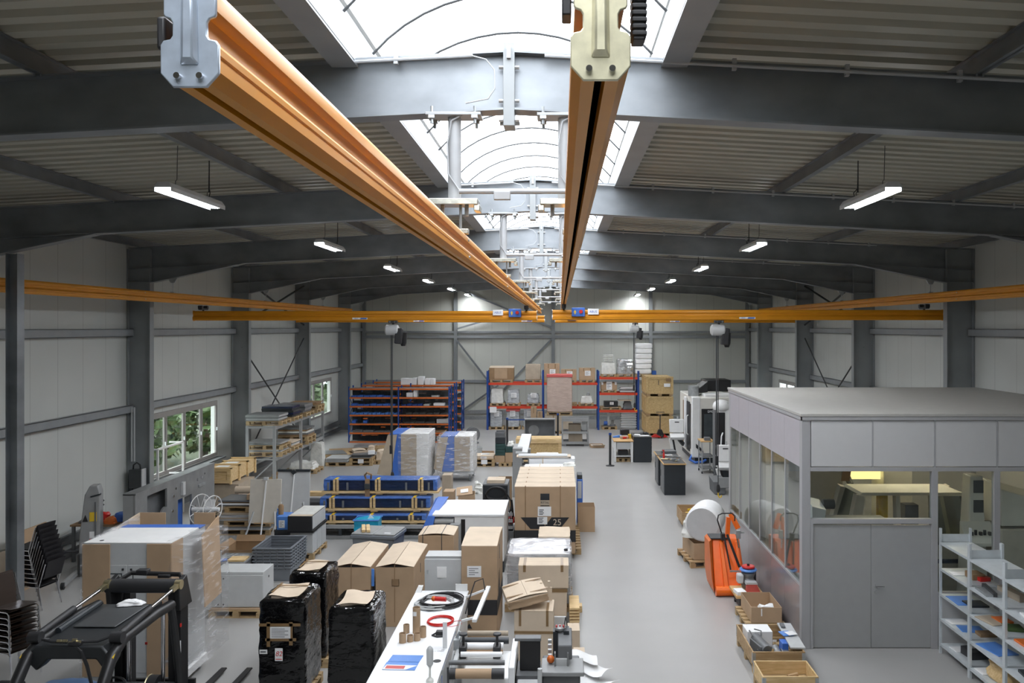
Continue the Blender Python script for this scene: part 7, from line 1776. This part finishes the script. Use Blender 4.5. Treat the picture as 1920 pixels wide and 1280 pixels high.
T = thing('desk_machine', 'pale beige machine with sloping lid at the far end of the glass band', 'machine', (PX(1872, 14.5), 14.4, 0)); part(T, 'body', M['beige'], MB().box(0, 1.0, 0, .75, 0, 1.85), .02); part(T, 'sloping_lid', M['cream'], MB().hexa([(0, 0, 1.9), (1.0, 0, 1.9), (1.0, .75, 1.9), (0, .75, 1.9)], [(0, 0, 2.55), (1.0, 0, 2.25), (1.0, .75, 2.35), (0, .75, 2.65)]), .02)
T = thing('cabin_bench', 'cream bench machine seen through the long side glazing', 'machine', (BX0 + .25, 15.0, 0)) if False else None

# ================================================================== galvanised shelving beside the doors
sx0, sx1 = 6.29, 6.82
ysh = [13.6, 12.62, 11.62, 10.6]
T = thing('metal_shelving', 'galvanised open shelving running out from the cabin door', 'shelving', (sx0, 13.6, 0))
LVS = [.17, .58, .99, 1.41, 1.84]
for k in range(3):
    ya, yb = ysh[k] - 13.6, ysh[k + 1] - 13.6
    for yy in (ya - .005, yb + .03):
        for xx in (0, sx1 - sx0 - .035): part(T, 'upright', M['shelfg'], MB().box(xx, xx + .035, yy - .035, yy, 0, 2.07))
    for z in LVS: part(T, 'shelf', M['shelfg'], MB().box(.005, sx1 - sx0 - .005, yb + .03, ya - .03, z - .03, z).box(.0, .006, yb + .03, ya - .03, z - .035, z + .004))
    part(T, 'end_wall', M['shelfg'], MB().box(.035, sx1 - sx0 - .035, ya - .012, ya - .008, 1.84, 1.97))
rr = random.Random(11)
def shelf_thing(name, label, cat, m, bay, lvl, u, v, w, d, h, rz=0, group=None, bev=.004):
    ya, yb = ysh[bay] - .06, ysh[bay + 1] + .06
    x = sx0 + .05 + u * (sx1 - sx0 - .1); y = ya + (yb - ya) * v
    return solo(name, label, cat, M[m], MB().box(-w / 2, w / 2, -d / 2, d / 2, 0, h), (x, y, LVS[lvl] + .001), rz, group, bev)
lvn = ['bottom', 'second', 'third', 'fourth', 'top']
bn = ['at the cabin door', 'in the middle bay', 'in the nearest bay']
items = [('paper_stack', 'paper', 'paper', 0, 3, .25, .35, .26, .2, .012), ('tool_box', 'box', 'cardd', 0, 3, .6, .6, .2, .25, .09), ('red_tool', 'tool', 'red', 0, 3, .75, .75, .18, .12, .06), ('blue_sheet', 'sheet', 'paperb', 0, 2, .35, .4, .36, .45, .01), ('dark_tray', 'tray', 'anth', 0, 2, .6, .62, .3, .28, .03), ('white_paper', 'paper', 'paper', 0, 1, .35, .2, .3, .22, .015), ('blue_sheet', 'sheet', 'paperb', 0, 1, .5, .55, .36, .3, .01), ('brown_book', 'book', 'cardd', 0, 1, .75, .85, .26, .18, .05), ('white_paper', 'paper', 'paper', 0, 0, .4, .3, .3, .22, .015), ('black_case', 'case', 'black2', 0, 0, .6, .6, .3, .3, .12), ('tape_roll', 'roll', 'card2', 0, 0, .4, .72, .09, .09, .08), ('grey_panel_stack', 'panels', 'galv', 1, 3, .3, .3, .3, .4, .03), ('black_profile', 'profile', 'dark', 1, 3, .3, .25, .06, .5, .06), ('beige_roll', 'roll', 'card3', 1, 3, .8, .5, .12, .5, .1), ('orange_board', 'board', 'rackor', 1, 2, .7, .3, .2, .25, .03), ('green_board', 'board', 'leaf', 1, 2, .7, .65, .25, .3, .02), ('brown_sheet', 'sheet', 'card3', 1, 2, .35, .3, .3, .4, .015), ('blue_cover', 'cover', 'paperb', 1, 1, .45, .35, .34, .5, .012), ('white_folder', 'folder', 'paper', 1, 0, .35, .15, .3, .24, .02), ('black_laptop', 'case', 'black', 2, 4, .7, .25, .3, .25, .05), ('blue_folder', 'folder', 'blue', 2, 3, .7, .3, .3, .25, .05), ('white_folder', 'folder', 'paper', 2, 3, .4, .35, .28, .3, .02), ('orange_board', 'board', 'rackor', 2, 2, .4, .2, .25, .3, .03), ('green_board', 'board', 'leaf', 2, 2, .6, .5, .3, .4, .02), ('dark_laptop', 'case', 'anth', 2, 1, .5, .3, .34, .3, .04), ('blue_paper', 'paper', 'paperb', 2, 1, .6, .62, .3, .22, .01), ('dark_tray', 'tray', 'dark', 2, 0, .45, .25, .38, .35, .08)]
for nm_, cat, m_, bay, lvl, u, v, w, d, h in items:
    shelf_thing(nm_, '%s lying on the %s shelf %s of the galvanised shelving' % (nm_.replace('_', ' '), lvn[lvl], bn[bay]), cat, m_, bay, lvl, u, v, w, d, h, rr.uniform(-.2, .2))
wrapped('crumpled pale brown packing on the bottom shelf of the galvanised shelving', sx0 + .12, sx1 - .05, 11.75, 12.4, LVS[0] + .002, LVS[0] + .32, 'pine', .05, 8, 5, 3, .2, cat='packing', rnd=.3)
solo('white_holder', 'white slanted paper holder on the bottom shelf of the galvanised shelving', 'holder', M['paper'], MB().hexa([(-.02, -.02, 0), (.03, -.02, 0), (.03, .02, 0), (-.02, .02, 0)], [(.06, -.02, .26), (.11, -.02, .26), (.11, .02, .26), (.06, .02, .26)]), (sx0 + .25, 13.05, LVS[0] + .016))

# ================================================================== orange lifter, wrapped roll, boxes at the cabin wall
D = 16.5; x = PX(1343, D)
T = thing('orange_lifter', 'bright orange hydraulic lifter with black handle beside the cabin', 'lifter', (x, D, 0))
part(T, 'body', M['orange2'], MB().hexa([(-.02, .05, .10), (.62, .05, .10), (.62, .75, .10), (-.06, .75, .10)], [(.02, .55, 1.0), (.58, .55, 1.0), (.58, .95, 1.0), (-.02, .95, 1.0)]), .02)
part(T, 'side_plate', M['redl2'] if 'redl2' in M else M['rackor'], MB().hexa([(-.09, .0, .35), (-.04, .0, .05), (-.04, .8, .05), (-.09, .8, .35)], [(-.05, .5, .95), (.0, .5, 1.0), (-.02, .95, 1.0), (-.07, .95, .95)]))
part(T, 'rib', M['orange2'], MB().hexa([(.16, -.02, .12), (.26, -.02, .12), (.26, .4, .12), (.16, .4, .12)], [(.16, .45, .96), (.22, .45, .96), (.22, .7, .96), (.16, .7, .96)]), .01); part(T, 'rib', M['orange2'], MB().hexa([(.46, -.02, .12), (.56, -.02, .12), (.56, .4, .12), (.46, .4, .12)], [(.48, .45, .96), (.54, .45, .96), (.54, .7, .96), (.48, .7, .96)]), .01)
part(T, 'foot_tube', M['orange2'], MB().cyl((-.02, -.05, .10), (.5, -.05, .10), .095, 20)); part(T, 'top_plate', M['anth'], MB().box(-.02, .36, .5, .9, 1.0, 1.02))
part(T, 'lever', M['orange2'], MB().bar((.42, .62, 1.5), (.55, .50, 1.22), .09, .07)); part(T, 'mast', M['orange2'], MB().bar((.34, .62, .95), (.38, .66, 1.42), .10, .08))
part(T, 'handle', M['black2'], MB().tube([(.2, .45, 1.12), (.1, .4, 1.42), (.12, .4, 1.52), (.2, .4, 1.56), (.4, .4, 1.56), (.46, .4, 1.5), (.46, .42, 1.40)], .014, 8)); part(T, 'handle_joint', M['black2'], MB().box(.18, .26, .38, .5, 1.0, 1.14), .01)
part(T, 'hydraulic_cylinder', M['black2'], MB().bar((.28, .3, 1.15), (.48, .05, .55), .035)); part(T, 'hydraulic_cylinder', M['black2'], MB().bar((.22, .3, 1.1), (.3, .05, .5), .025)); part(T, 'piston', M['chrome'], MB().cyl((.47, .3, 1.15), (.5, .2, .9), .016, 10)); part(T, 'hose', M['black2'], MB().tube([(.48, .05, .58), (.6, .0, .5), (.74, .0, .45)], .016, 6)); part(T, 'foot_pedal', M['black2'], MB().box(.64, .80, -.02, .14, .30, .48), .01)
part(T, 'bracket', M['galv'], MB().box(.46, .54, .22, .3, 1.08, 1.25).bar((.46, .26, 1.2), (.62, .26, 1.2), .03), .006); part(T, 'lower_link', M['galv'], MB().bar((.28, .02, .48), (.48, .02, .48), .03))
D = 18.4; xa, xb = PX(1293, D), PX(1338, D)
pallet('brown pallet under the white wrapped roll', (xa + xb) / 2 + .05, D + .55, 0, .75, 1.15, .12, 'pine2')
T = open_carton('brown carton under the white wrapped roll', xa + .05, xb + .1, D + .1, D + 1.05, .15, .52, 'card')
T.rotation_euler = (0, 0, .12)
T = thing('wrapped_roll', 'large white film-wrapped roll lying in the brown carton', 'roll', ((xa + xb) / 2 + .17, D + .45, .96), .0)
T.rotation_euler = (0, 0, -.35)
part(T, 'roll_body', M['foam'], MB().lathe([(.05, -.42), (.36, -.42), (.40, -.38), (.41, -.1), (.40, .38), (.37, .46), (.1, .47)], (0, 0, 0), 28, 'y')); part(T, 'end_disc', M['greyl'], MB().cyl((0, -.43, 0), (0, -.421, 0), .36, 28)); part(T, 'hanging_film', M['bag'], MB().wrinkle(-.5, -.2, -.35, .35, -.36, .02, .04, 8, 5, 3, .3))
D = 22.0; xa, xb = PX(1279, D), PX(1341, D)
T = open_carton('brown wooden tray with yellow strap behind the white roll', xa, xb, D, D + 1.0, .10, .42, 'pine2')
part(T, 'yellow_strap', M['yellow'], MB().tube([(-.3, -.2, .24), (-.1, -.3, .27), (.1, -.1, .28), (.0, .2, .27), (-.2, .1, .26)], .03, 7))
pallet('low pallet under the brown wooden tray', (xa + xb) / 2, D + .5, -.04, .8, 1.0, 0, 'pine2')
T = thing('clamp_hooks', 'blue and yellow lifting hooks hanging at the cabin corner', 'hooks', (PX(1357, 20.2), 20.2, 0)) if False else None
# hand wheel pump, dolly, cartons
D = 16.0; x = PX(1402, D)
T = thing('valve_pump', 'grey pump with blue and red hand wheels beside the orange lifter', 'pump', (x, D, .30))
part(T, 'body', M['plate'], MB().lathe([(.12, 0), (.15, .08), (.10, .2), (.14, .3)], (.02, .05, 0), 18)); part(T, 'blue_wheel', M['paperb'], MB().lathe([(.05, .34), (.15, .33), (.17, .355), (.15, .38), (.05, .37)], (.02, .05, 0), 22)); part(T, 'red_wheel', M['red'], MB().lathe([(.04, .40), (.12, .39), (.13, .41), (.12, .43), (.03, .43)], (.02, .05, 0), 20)); part(T, 'knob', M['black2'], MB().cyl((.02, .05, .43), (.02, .05, .47), .025, 10)); part(T, 'grey_head', M['greyl'], MB().box(-.22, -.10, -.12, .06, .12, .30), .03); part(T, 'red_case', M['redl'], MB().hexa([(-.08, -.24, -.02), (.2, -.24, -.02), (.2, -.12, -.02), (-.08, -.12, -.02)], [(-.06, -.24, .16), (.12, -.24, .16), (.12, -.12, .16), (-.06, -.12, .16)]), .01); part(T, 'white_rim', M['greyl'], MB().hexa([(-.09, -.25, .15), (.14, -.25, .15), (.14, -.10, .15), (-.09, -.10, .15)], [(-.08, -.25, .19), (.12, -.25, .19), (.12, -.1, .19), (-.08, -.1, .19)]))
T = thing('tool_dolly', 'low wooden dolly carrying the pump beside the cabin', 'dolly', (x - .02, D - .1, 0))
part(T, 'deck', M['oak'], MB().box(-.30, .26, -.35, .3, .24, .295), .006); part(T, 'under_box', M['black2'], MB().box(-.22, .2, -.3, .25, .06, .24), .01)
for sx in (-.2, .17):
    for sy in (-.28, .22): part(T, 'caster', M['rubber'], MB().cyl((sx - .015, sy, .035), (sx + .015, sy, .035), .035, 10))
solo('white_binder', 'white binder lying on the edge of the wooden dolly', 'binder', M['paper'], MB().box(-.10, .08, -.12, .12, 0, .07), (x - .21, D - .3, .297), .15, bevel=.006)
D = 14.55; xa, xb = PX(1409, D), PX(1466, D)
pallet('small wooden pallet under the open brown carton at the cabin wall', (xa + xb) / 2 - .02, D + .45, 0, .7, .9, 0)
T = open_carton('open brown carton with crumpled paper at the cabin wall', xa, xb, D, D + .85, .15, .42, 'card')
part(T, 'crumpled_paper', M['paper'], MB().wrinkle(-.1, .18, -.35, -.05, .06, .24, .05, 6, 7, 3, .3)); part(T, 'paper_label', M['paper'], MB().box(-.10, -.08, -.432, -.426, .12, .25))
# pallet collars
def collar(label, xa, xb, ya, yb, z0, h, m='pine2'):
    T = thing('pallet_collar_box', label, 'pallet box', ((xa + xb) / 2, (ya + yb) / 2, z0)); w, d = (xb - xa) / 2, (yb - ya) / 2
    for yy in (-d, d - .022): part(T, 'side_board', M[m], MB().box(-w, w, yy, yy + .022, 0, h), .003)
    for xx in (-w, w - .022): part(T, 'side_board', M[m], MB().box(xx, xx + .022, -d + .022, d - .022, 0, h), .003)
    for sx in (-1, 1):
        for sy in (-1, 1): part(T, 'corner_hinge', M['galv'], MB().box(sx * (w + .001) - .001, sx * (w + .001) + .001, sy * d - .05 if sy > 0 else -d, d if sy > 0 else -d + .05, .02, h - .02).box(sx * w - .05 if sx > 0 else -w, w if sx > 0 else -w + .05, sy * (d + .001) - .001, sy * (d + .001) + .001, .02, h - .02))
    return T
xa, xb, ya, yb = 3.0, 3.82, 12.76, 13.95
pallet('pallet under the open pallet box full of machine parts', (xa + xb) / 2, (ya + yb) / 2, 0, .8, 1.2, 0)
collar('open pallet box full of machine parts at the cabin wall', xa, xb, ya, yb, .148, .195)
def inbox(name, label, cat, m, mb, dx, dy, z=.15, rz=0, bev=.006): return solo(name, label, cat, M[m], mb, (xa + dx, ya + dy, z), rz, None, bev)
inbox('white_carton', 'white carton at the back of the pallet box', 'carton', 'paper', MB().box(0, .42, 0, .35, 0, .24), .08, .72)
inbox('motor_unit', 'dark motor with cables inside the pallet box', 'motor', 'greyd', MB().box(-.1, .1, -.2, .2, 0, .2).cyl((0, -.25, .16), (0, .2, .2), .08, 12).tube([(.05, .1, .2), (.1, .2, .3), (0, .25, .32)], .012, 6).tube([(-.05, .1, .2), (-.1, .22, .32)], .012, 6), .22, .38, .15, .2)
inbox('black_block', 'black block at the front of the pallet box', 'block', 'black', MB().box(-.09, .09, -.08, .08, 0, .16), .2, .13)
inbox('pine_wedge', 'pine wedge standing inside the pallet box', 'wedge', 'pine', MB().prism([(0, 0), (.12, 0), (.02, .2)], 'x', -.02, .02), .36, .1, .15, .5)
inbox('roller_parts', 'grey roller parts inside the pallet box', 'parts', 'plate', MB().cyl((-.02, -.15, .06), (.0, .2, .06), .06, 12).box(.06, .16, -.2, .1, 0, .1), .48, .3)
inbox('blue_block', 'blue plastic block inside the pallet box', 'block', 'blue2', MB().box(-.05, .05, -.1, .1, 0, .2), .60, .42)
inbox('blue_folder', 'blue and white folder on the long grey board', 'folder', 'paperb', MB().box(-.08, .1, -.1, .1, 0, .015), .68, .62, .39, .2)
inbox('folded_paper', 'folded white paper on the blue folder', 'paper', 'paper', MB().box(-.06, .1, -.09, .07, 0, .01), .74, .60, .407, .3)
inbox('grey_board', 'long pale grey metal board lying across the pallet box edge', 'board', 'greyl', MB().box(-.10, .13, -.02, .5, 0, .03).box(-.10, .13, .52, 1.05, 0, .03), .72, .1, .352, -.06)
inbox('remote_control', 'dark grey handheld control on the long grey board', 'control', 'greyd', MB().box(-.035, .035, -.09, .09, 0, .03), .73, .98, .385, -.1)
xa, xb, ya, yb = 2.93, 3.74, 11.84, 12.42
pallet('pallet under the empty yellowish pallet box', (xa + xb) / 2, (ya + yb) / 2, 0, .8, .6, 0)
collar('yellowish pallet box in front, nearly empty', xa, xb, ya, yb, .148, .20, 'pine')
solo('drift_wood', 'small brown wood offcut lying in the yellowish pallet box', 'wood', M['pine2'], MB().tube([(-.08, 0, .03), (.08, .04, .05)], .03, 8), (xa + .55, ya + .4, .15)); solo('dark_puck', 'small dark disc lying in the yellowish pallet box', 'disc', M['dark'], MB().cyl((0, 0, 0), (0, 0, .02), .05, 14), (xa + .48, ya + .3, .15))
# ================================================================== forklift
FX0, FX1 = -5.52, -4.62; xc = (FX0 + FX1) / 2; FYB = 8.35      # rear of the guard
T = thing('forklift', 'black forklift truck with tilt cylinders on its roof beside the wrapped cabinet', 'forklift', (xc, FYB, 0))
hw = .47
# overhead guard
part(T, 'roof_plate', M['fork'], MB().hexa([(-hw + .06, .25, 2.03), (hw - .06, .25, 2.03), (hw - .06, 1.38, 2.08), (-hw + .06, 1.38, 2.08)], [(-hw + .09, .30, 2.09), (hw - .09, .30, 2.09), (hw - .09, 1.35, 2.13), (-hw + .09, 1.35, 2.13)]), .03)
part(T, 'roof_window', M['dark'], MB().hexa([(-.27, .62, 2.115), (.20, .62, 2.115), (.24, 1.28, 2.135), (-.22, 1.28, 2.135)], [(-.26, .63, 2.123), (.19, .63, 2.123), (.23, 1.27, 2.143), (-.21, 1.27, 2.143)]), .004)
part(T, 'rear_crossbeam', M['fork'], MB().prism([(-hw - .02, 1.98), (-hw + .10, 2.10), (hw - .14, 2.10), (hw - .02, 1.96), (hw - .10, 1.82), (hw - .2, 1.96), (-hw + .24, 1.96), (-hw + .12, 1.84)], 'y', .12, .30), .02)
for s in (-1, 1):
    x = s * (hw - .04)
    part(T, 'guard_pillar', M['black'], MB().tube([(x, 1.42, 2.09), (x, 1.05, 2.11), (x, .35, 2.09), (x * 1.01, .12, 2.0), (x * 1.03, -.08, 1.75), (x * 1.05, -.25, 1.3), (x * 1.06, -.3, .9)], .06, 12))
    part(T, 'front_pillar', M['black'], MB().tube([(x, 1.42, 2.07), (x, 1.5, 1.8), (x, 1.62, 1.2), (x, 1.66, .8)], .045, 10))
    # tilt cylinder on the roof
    c = part(T, 'tilt_cylinder', M['black2'], MB().cyl((x, .30, 2.16), (x, .92, 2.215), .038, 14))
    part(c, 'piston_rod', M['rod'], MB().cyl((x, .92, 2.215), (x, 1.50, 2.26), .02, 12)); part(c, 'rod_eye', M['brass'], MB().cyl((x - .035, 1.62, 2.27), (x + .035, 1.62, 2.27), .058, 18).bar((x, 1.44, 2.255), (x, 1.6, 2.27), .05)); part(c, 'base_eye', M['black2'], MB().cyl((x - .06, .24, 2.15), (x + .06, .24, 2.15), .06, 16))
    part(T, 'roof_rail', M['anth'], MB().tube([(x * .82, .5, 2.12), (x * .82, 1.3, 2.15)], .035, 10))
    part(T, 'warning_sticker', M['yellow'], MB().obox((x * 1.0 + s * .045, .10, 1.99), (.012, .05, .07), (.6, 0, 0)))
part(T, 'hydraulic_hose', M['black2'], MB().tube([(-.30, .26, 2.12), (-.33, .2, 2.14), (-.2, .16, 2.13), (-.04, .15, 2.13)], .014, 7)); part(T, 'hydraulic_hose', M['black2'], MB().tube([(.1, .16, 2.13), (.26, .18, 2.13), (.36, .22, 2.16)], .014, 7)); part(T, 'hydraulic_hose', M['black2'], MB().tube([(.02, .15, 2.12), (.12, .12, 2.05), (.18, .12, 1.9), (.2, .2, 1.6)], .018, 7))
for k, (u, z) in enumerate(((-.12, 2.15), (-.06, 2.15), (.0, 2.13), (.04, 2.16), (.08, 2.14))): part(T, 'hose_fitting', M['brass'], MB().cyl((u - .022, .14, z), (u + .022, .14, z), .014, 8))
part(T, 'hose_manifold', M['black2'], MB().box(-.02, .10, .12, .2, 2.10, 2.14), .008)
# mast
for s in (-1, 1):
    part(T, 'mast_rail', M['black'], MB().box(s * .36 - .05, s * .36 + .05, 1.72, 1.92, .1, 2.16), .006); part(T, 'inner_mast_rail', M['black2'], MB().box(s * .27 - .035, s * .27 + .035, 1.76, 1.9, .12, 2.12)); part(T, 'lift_cylinder', M['rod'], MB().cyl((s * .21, 1.68, .2), (s * .21, 1.68, 2.0), .025, 12))
    part(T, 'mast_bracket', M['black'], MB().hexa([(s * .42 - .03, 1.62, 1.95), (s * .42 + .03, 1.62, 1.95), (s * .42 + .03, 1.95, 1.95), (s * .42 - .03, 1.95, 1.95)], [(s * .42 - .03, 1.58, 2.28), (s * .42 + .03, 1.58, 2.28), (s * .42 + .03, 1.8, 2.34), (s * .42 - .03, 1.8, 2.34)]), .01)
part(T, 'mast_crossbar', M['black2'], MB().cyl((-.46, 1.66, 2.24), (.42, 1.66, 2.24), .085, 18)); part(T, 'mast_top_rail', M['black'], MB().tube([(-.40, 1.78, 2.26), (-.30, 1.92, 2.32), (.30, 1.92, 2.30), (.40, 1.80, 2.27)], .028, 10)); part(T, 'mast_top_cap', M['black2'], MB().box(-.22, -.08, 1.86, 1.96, 2.31, 2.37).box(.05, .2, 1.86, 1.95, 2.27, 2.31), .008)
part(T, 'hose_drum', M['black2'], MB().cyl((.08, 1.60, 1.02), (.20, 1.60, 1.02), .15, 22)); part(T, 'drum_rim', M['brass'], MB().tube([(.08, 1.60 + .15 * math.cos(a * .3), 1.02 + .15 * math.sin(a * .3)) for a in range(21)], .01, 6, closed=True))
part(T, 'carriage', M['black'], MB().box(-.48, .48, 1.94, 2.0, .12, .5).box(-.48, .48, 1.94, 1.98, .9, .98)); 
for s in (-1, 1): part(T, 'fork', M['black'], MB().hexa([(s * .2 - .06, 1.98, .05), (s * .2 + .06, 1.98, .05), (s * .2 + .05, 4.5, .05), (s * .2 - .05, 4.5, .05)], [(s * .2 - .06, 1.98, .10), (s * .2 + .06, 1.98, .10), (s * .2 + .04, 4.5, .065), (s * .2 - .04, 4.5, .065)])); part(T, 'fork_shank', M['black'], MB().box(s * .2 - .06, s * .2 + .06, 1.98, 2.04, .08, .6))
# chassis, seat, wheel
part(T, 'counterweight', M['anth'], MB().box(-.5, .5, -.75, .2, .15, .95), .08); part(T, 'hood', M['dark'], MB().box(-.38, .38, -.2, .6, .6, .95), .04); part(T, 'floor_plate', M['black2'], MB().box(-.45, .45, .5, 1.6, .28, .5), .02)
part(T, 'seat', M['black2'], MB().box(-.24, .24, -.02, .46, .95, 1.08), .04); part(T, 'backrest', M['black2'], MB().hexa([(-.23, -.06, 1.05), (.23, -.06, 1.05), (.23, .06, 1.05), (-.23, .06, 1.05)], [(-.20, -.16, 1.6), (.20, -.16, 1.6), (.20, -.06, 1.6), (-.20, -.06, 1.6)]), .05)
part(T, 'steering_column', M['black2'], MB().bar((-.05, 1.3, .6), (-.05, 1.0, 1.25), .08)); part(T, 'steering_wheel', M['black2'], rod_ring(.014, (-.05, .98, 1.28), .16, 24, lambda u, v: Vector((u, v * .8, v * .5)))); part(T, 'dash', M['dark'], MB().box(-.40, .40, 1.45, 1.62, .5, 1.1), .03)
part(T, 'beacon', M['bag'], MB().cyl((.1, .92, 1.14), (.1, .92, 1.22), .04, 12)); part(T, 'mirror', M['black2'], MB().obox((-.62, .15, 1.66), (.26, .06, .16), (.2, .1, .2)), .03); part(T, 'side_lamp', M['black2'], MB().lathe([(.06, 0), (.10, .06), (.1, .3), (.05, .36)], (-.60, .1, 1.25), 16)); part(T, 'mirror_arm', M['black2'], MB().bar((-.50, .05, 1.6), (-.62, .12, 1.62), .03))
for s in (-1, 1): part(T, 'front_wheel', M['rubber'], MB().lathe([(.1, -.1), (.3, -.1), (.33, -.06), (.33, .06), (.3, .1), (.1, .1)], (s * .42, 1.5, .33), 24, 'x')); part(T, 'rear_wheel', M['rubber'], MB().lathe([(.08, -.08), (.22, -.08), (.24, 0), (.22, .08), (.08, .08)], (s * .38, -.35, .24), 24, 'x'))
part(T, 'red_sticker', M['red'], MB().box(.405, .415, 1.70, 1.73, 1.72, 1.76)); part(T, 'red_sticker', M['red'], MB().box(-.03, .0, 1.715, 1.72, 1.5, 1.53)); part(T, 'white_sticker', M['paper'], MB().box(.405, .413, 1.705, 1.715, 1.3, 1.55))
solo('paper_towel', 'crumpled white cloth lying on the forklift roof', 'cloth', M['foam'], MB().wrinkle(-.17, .14, -.06, .06, 0, .05, .025, 9, 12, 4, .4, .4), (xc + .05, FYB + 1.26, 2.146), .15)
T = thing('blue_tarpaulin', 'dark blue tarpaulin heap behind the forklift', 'tarpaulin', (-6.15, 10.35, 0)); part(T, 'cover', M['tarp'], MB().grid(lambda u, v: (-.75 + 1.5 * u, -.65 + 1.3 * v, .02 + .85 * (1 - abs(2 * u - 1) ** 2.2) * (1 - abs(2 * v - 1) ** 2.6) + .03 * math.sin(9 * u + 4 * v)), 18, 14)) if False else None
if True:
    part(T, 'cover', M['tarp'], MB().wrinkle(-.75, .55, -.6, .45, .0, .85, .04, 12, 3, 3, .35, .25))

# ================================================================== stacked chairs at the window wall
CH = {}
def chair(x, y, z, rz, label, group, kind='black'):
    if kind in CH: return dup(CH[kind], (x, y, z), rz, label, group)
    T = CH[kind] = thing('stacking_chair', label, 'chair', (x, y, z), rz, group)
    sm = M['seatb'] if kind == 'black' else M['seatbr']
    part(T, 'seat', sm, MB().grid(lambda u, v: (-.22 + .44 * u, -.2 + .42 * v, .45 + .015 * math.cos(PI * v) + .012 * (2 * u - 1) ** 2), 6, 6).grid(lambda u, v: (-.22 + .44 * (1 - u), -.2 + .42 * v, .43 + .015 * math.cos(PI * v)), 6, 6).box(-.2, .2, -.18, .2, .432, .448))
    part(T, 'backrest', sm, MB().grid(lambda u, v: (-.22 + .44 * u, .25 + .10 * v + .02 * (2 * u - 1) ** 2, .58 + .34 * v), 6, 5).grid(lambda u, v: (-.22 + .44 * (1 - u), .27 + .10 * v + .02 * (2 * u - 1) ** 2, .58 + .34 * v), 6, 5).hexa([(-.2, .252, .6), (.2, .252, .6), (.2, .268, .6), (-.2, .268, .6)], [(-.2, .34, .9), (.2, .34, .9), (.2, .355, .9), (-.2, .355, .9)]))
    for s in (-1, 1):
        part(T, 'front_leg', M['chrome'], MB().tube([(s * .235, -.24, 0), (s * .235, -.19, .40), (s * .235, -.15, .43)], .011, 8)); part(T, 'rear_leg', M['chrome'], MB().tube([(s * .235, .28, 0), (s * .235, .2, .42), (s * .235, .24, .55), (s * .225, .34, .88)], .011, 8)); part(T, 'seat_rail', M['chrome'], MB().tube([(s * .235, -.15, .43), (s * .235, .2, .42)], .011, 8))
    part(T, 'crossbar', M['chrome'], MB().tube([(-.235, -.15, .43), (.235, -.15, .43)], .009, 6))
    return T
ordn = ['lowest', 'second from the bottom', 'third', 'fourth', 'fifth', 'sixth', 'seventh', 'eighth', 'topmost']
D = 16.0; x = PX(80, D)
for k in range(9): chair(x - .03 * k, D + .01 * k - .1, k * .085, -1.75, 'black chair with chrome legs, %s of the stack by the slim post' % ordn[k], 'tall stack of black chairs')
x = PX(22, 12.6)
for k in range(8): chair(x - .012 * k, 12.7 + .015 * k, k * .085, 1.2, 'dark brown chair with chrome legs, %s of the forklift-side stack' % ordn[k], 'stack of dark brown chairs', 'brown')
solo('wooden_board', 'brown wooden board leaning at the wall behind the tall chair stack', 'board', M['card'], MB().hexa([(0, -.6, 0), (.03, -.6, 0), (.03, .6, 0), (0, .6, 0)], [(-.25, -.6, 1.15), (-.22, -.6, 1.15), (-.22, .6, 1.15), (-.25, .6, 1.15)]), (-11.0, 17.3, 0)); solo('wooden_board', 'narrow brown board standing beside the slim steel post', 'board', M['card3'], MB().hexa([(0, -.2, 0), (.03, -.2, 0), (.03, .2, 0), (0, .2, 0)], [(-.15, -.2, 1.1), (-.12, -.2, 1.1), (-.12, .2, 1.1), (-.15, .2, 1.1)]), (-10.55, 15.55, 0))
for l, os_ in LABELS.items():
    if len(os_) > 1 and any(g is None for _, g in os_): print('DUPLABEL', l, [n for n, _ in os_][:4])
    if not 4 <= len(l.split()) <= 16: print('LABELLEN', l)
print('THINGS', sum(len(v) for v in LABELS.values()))
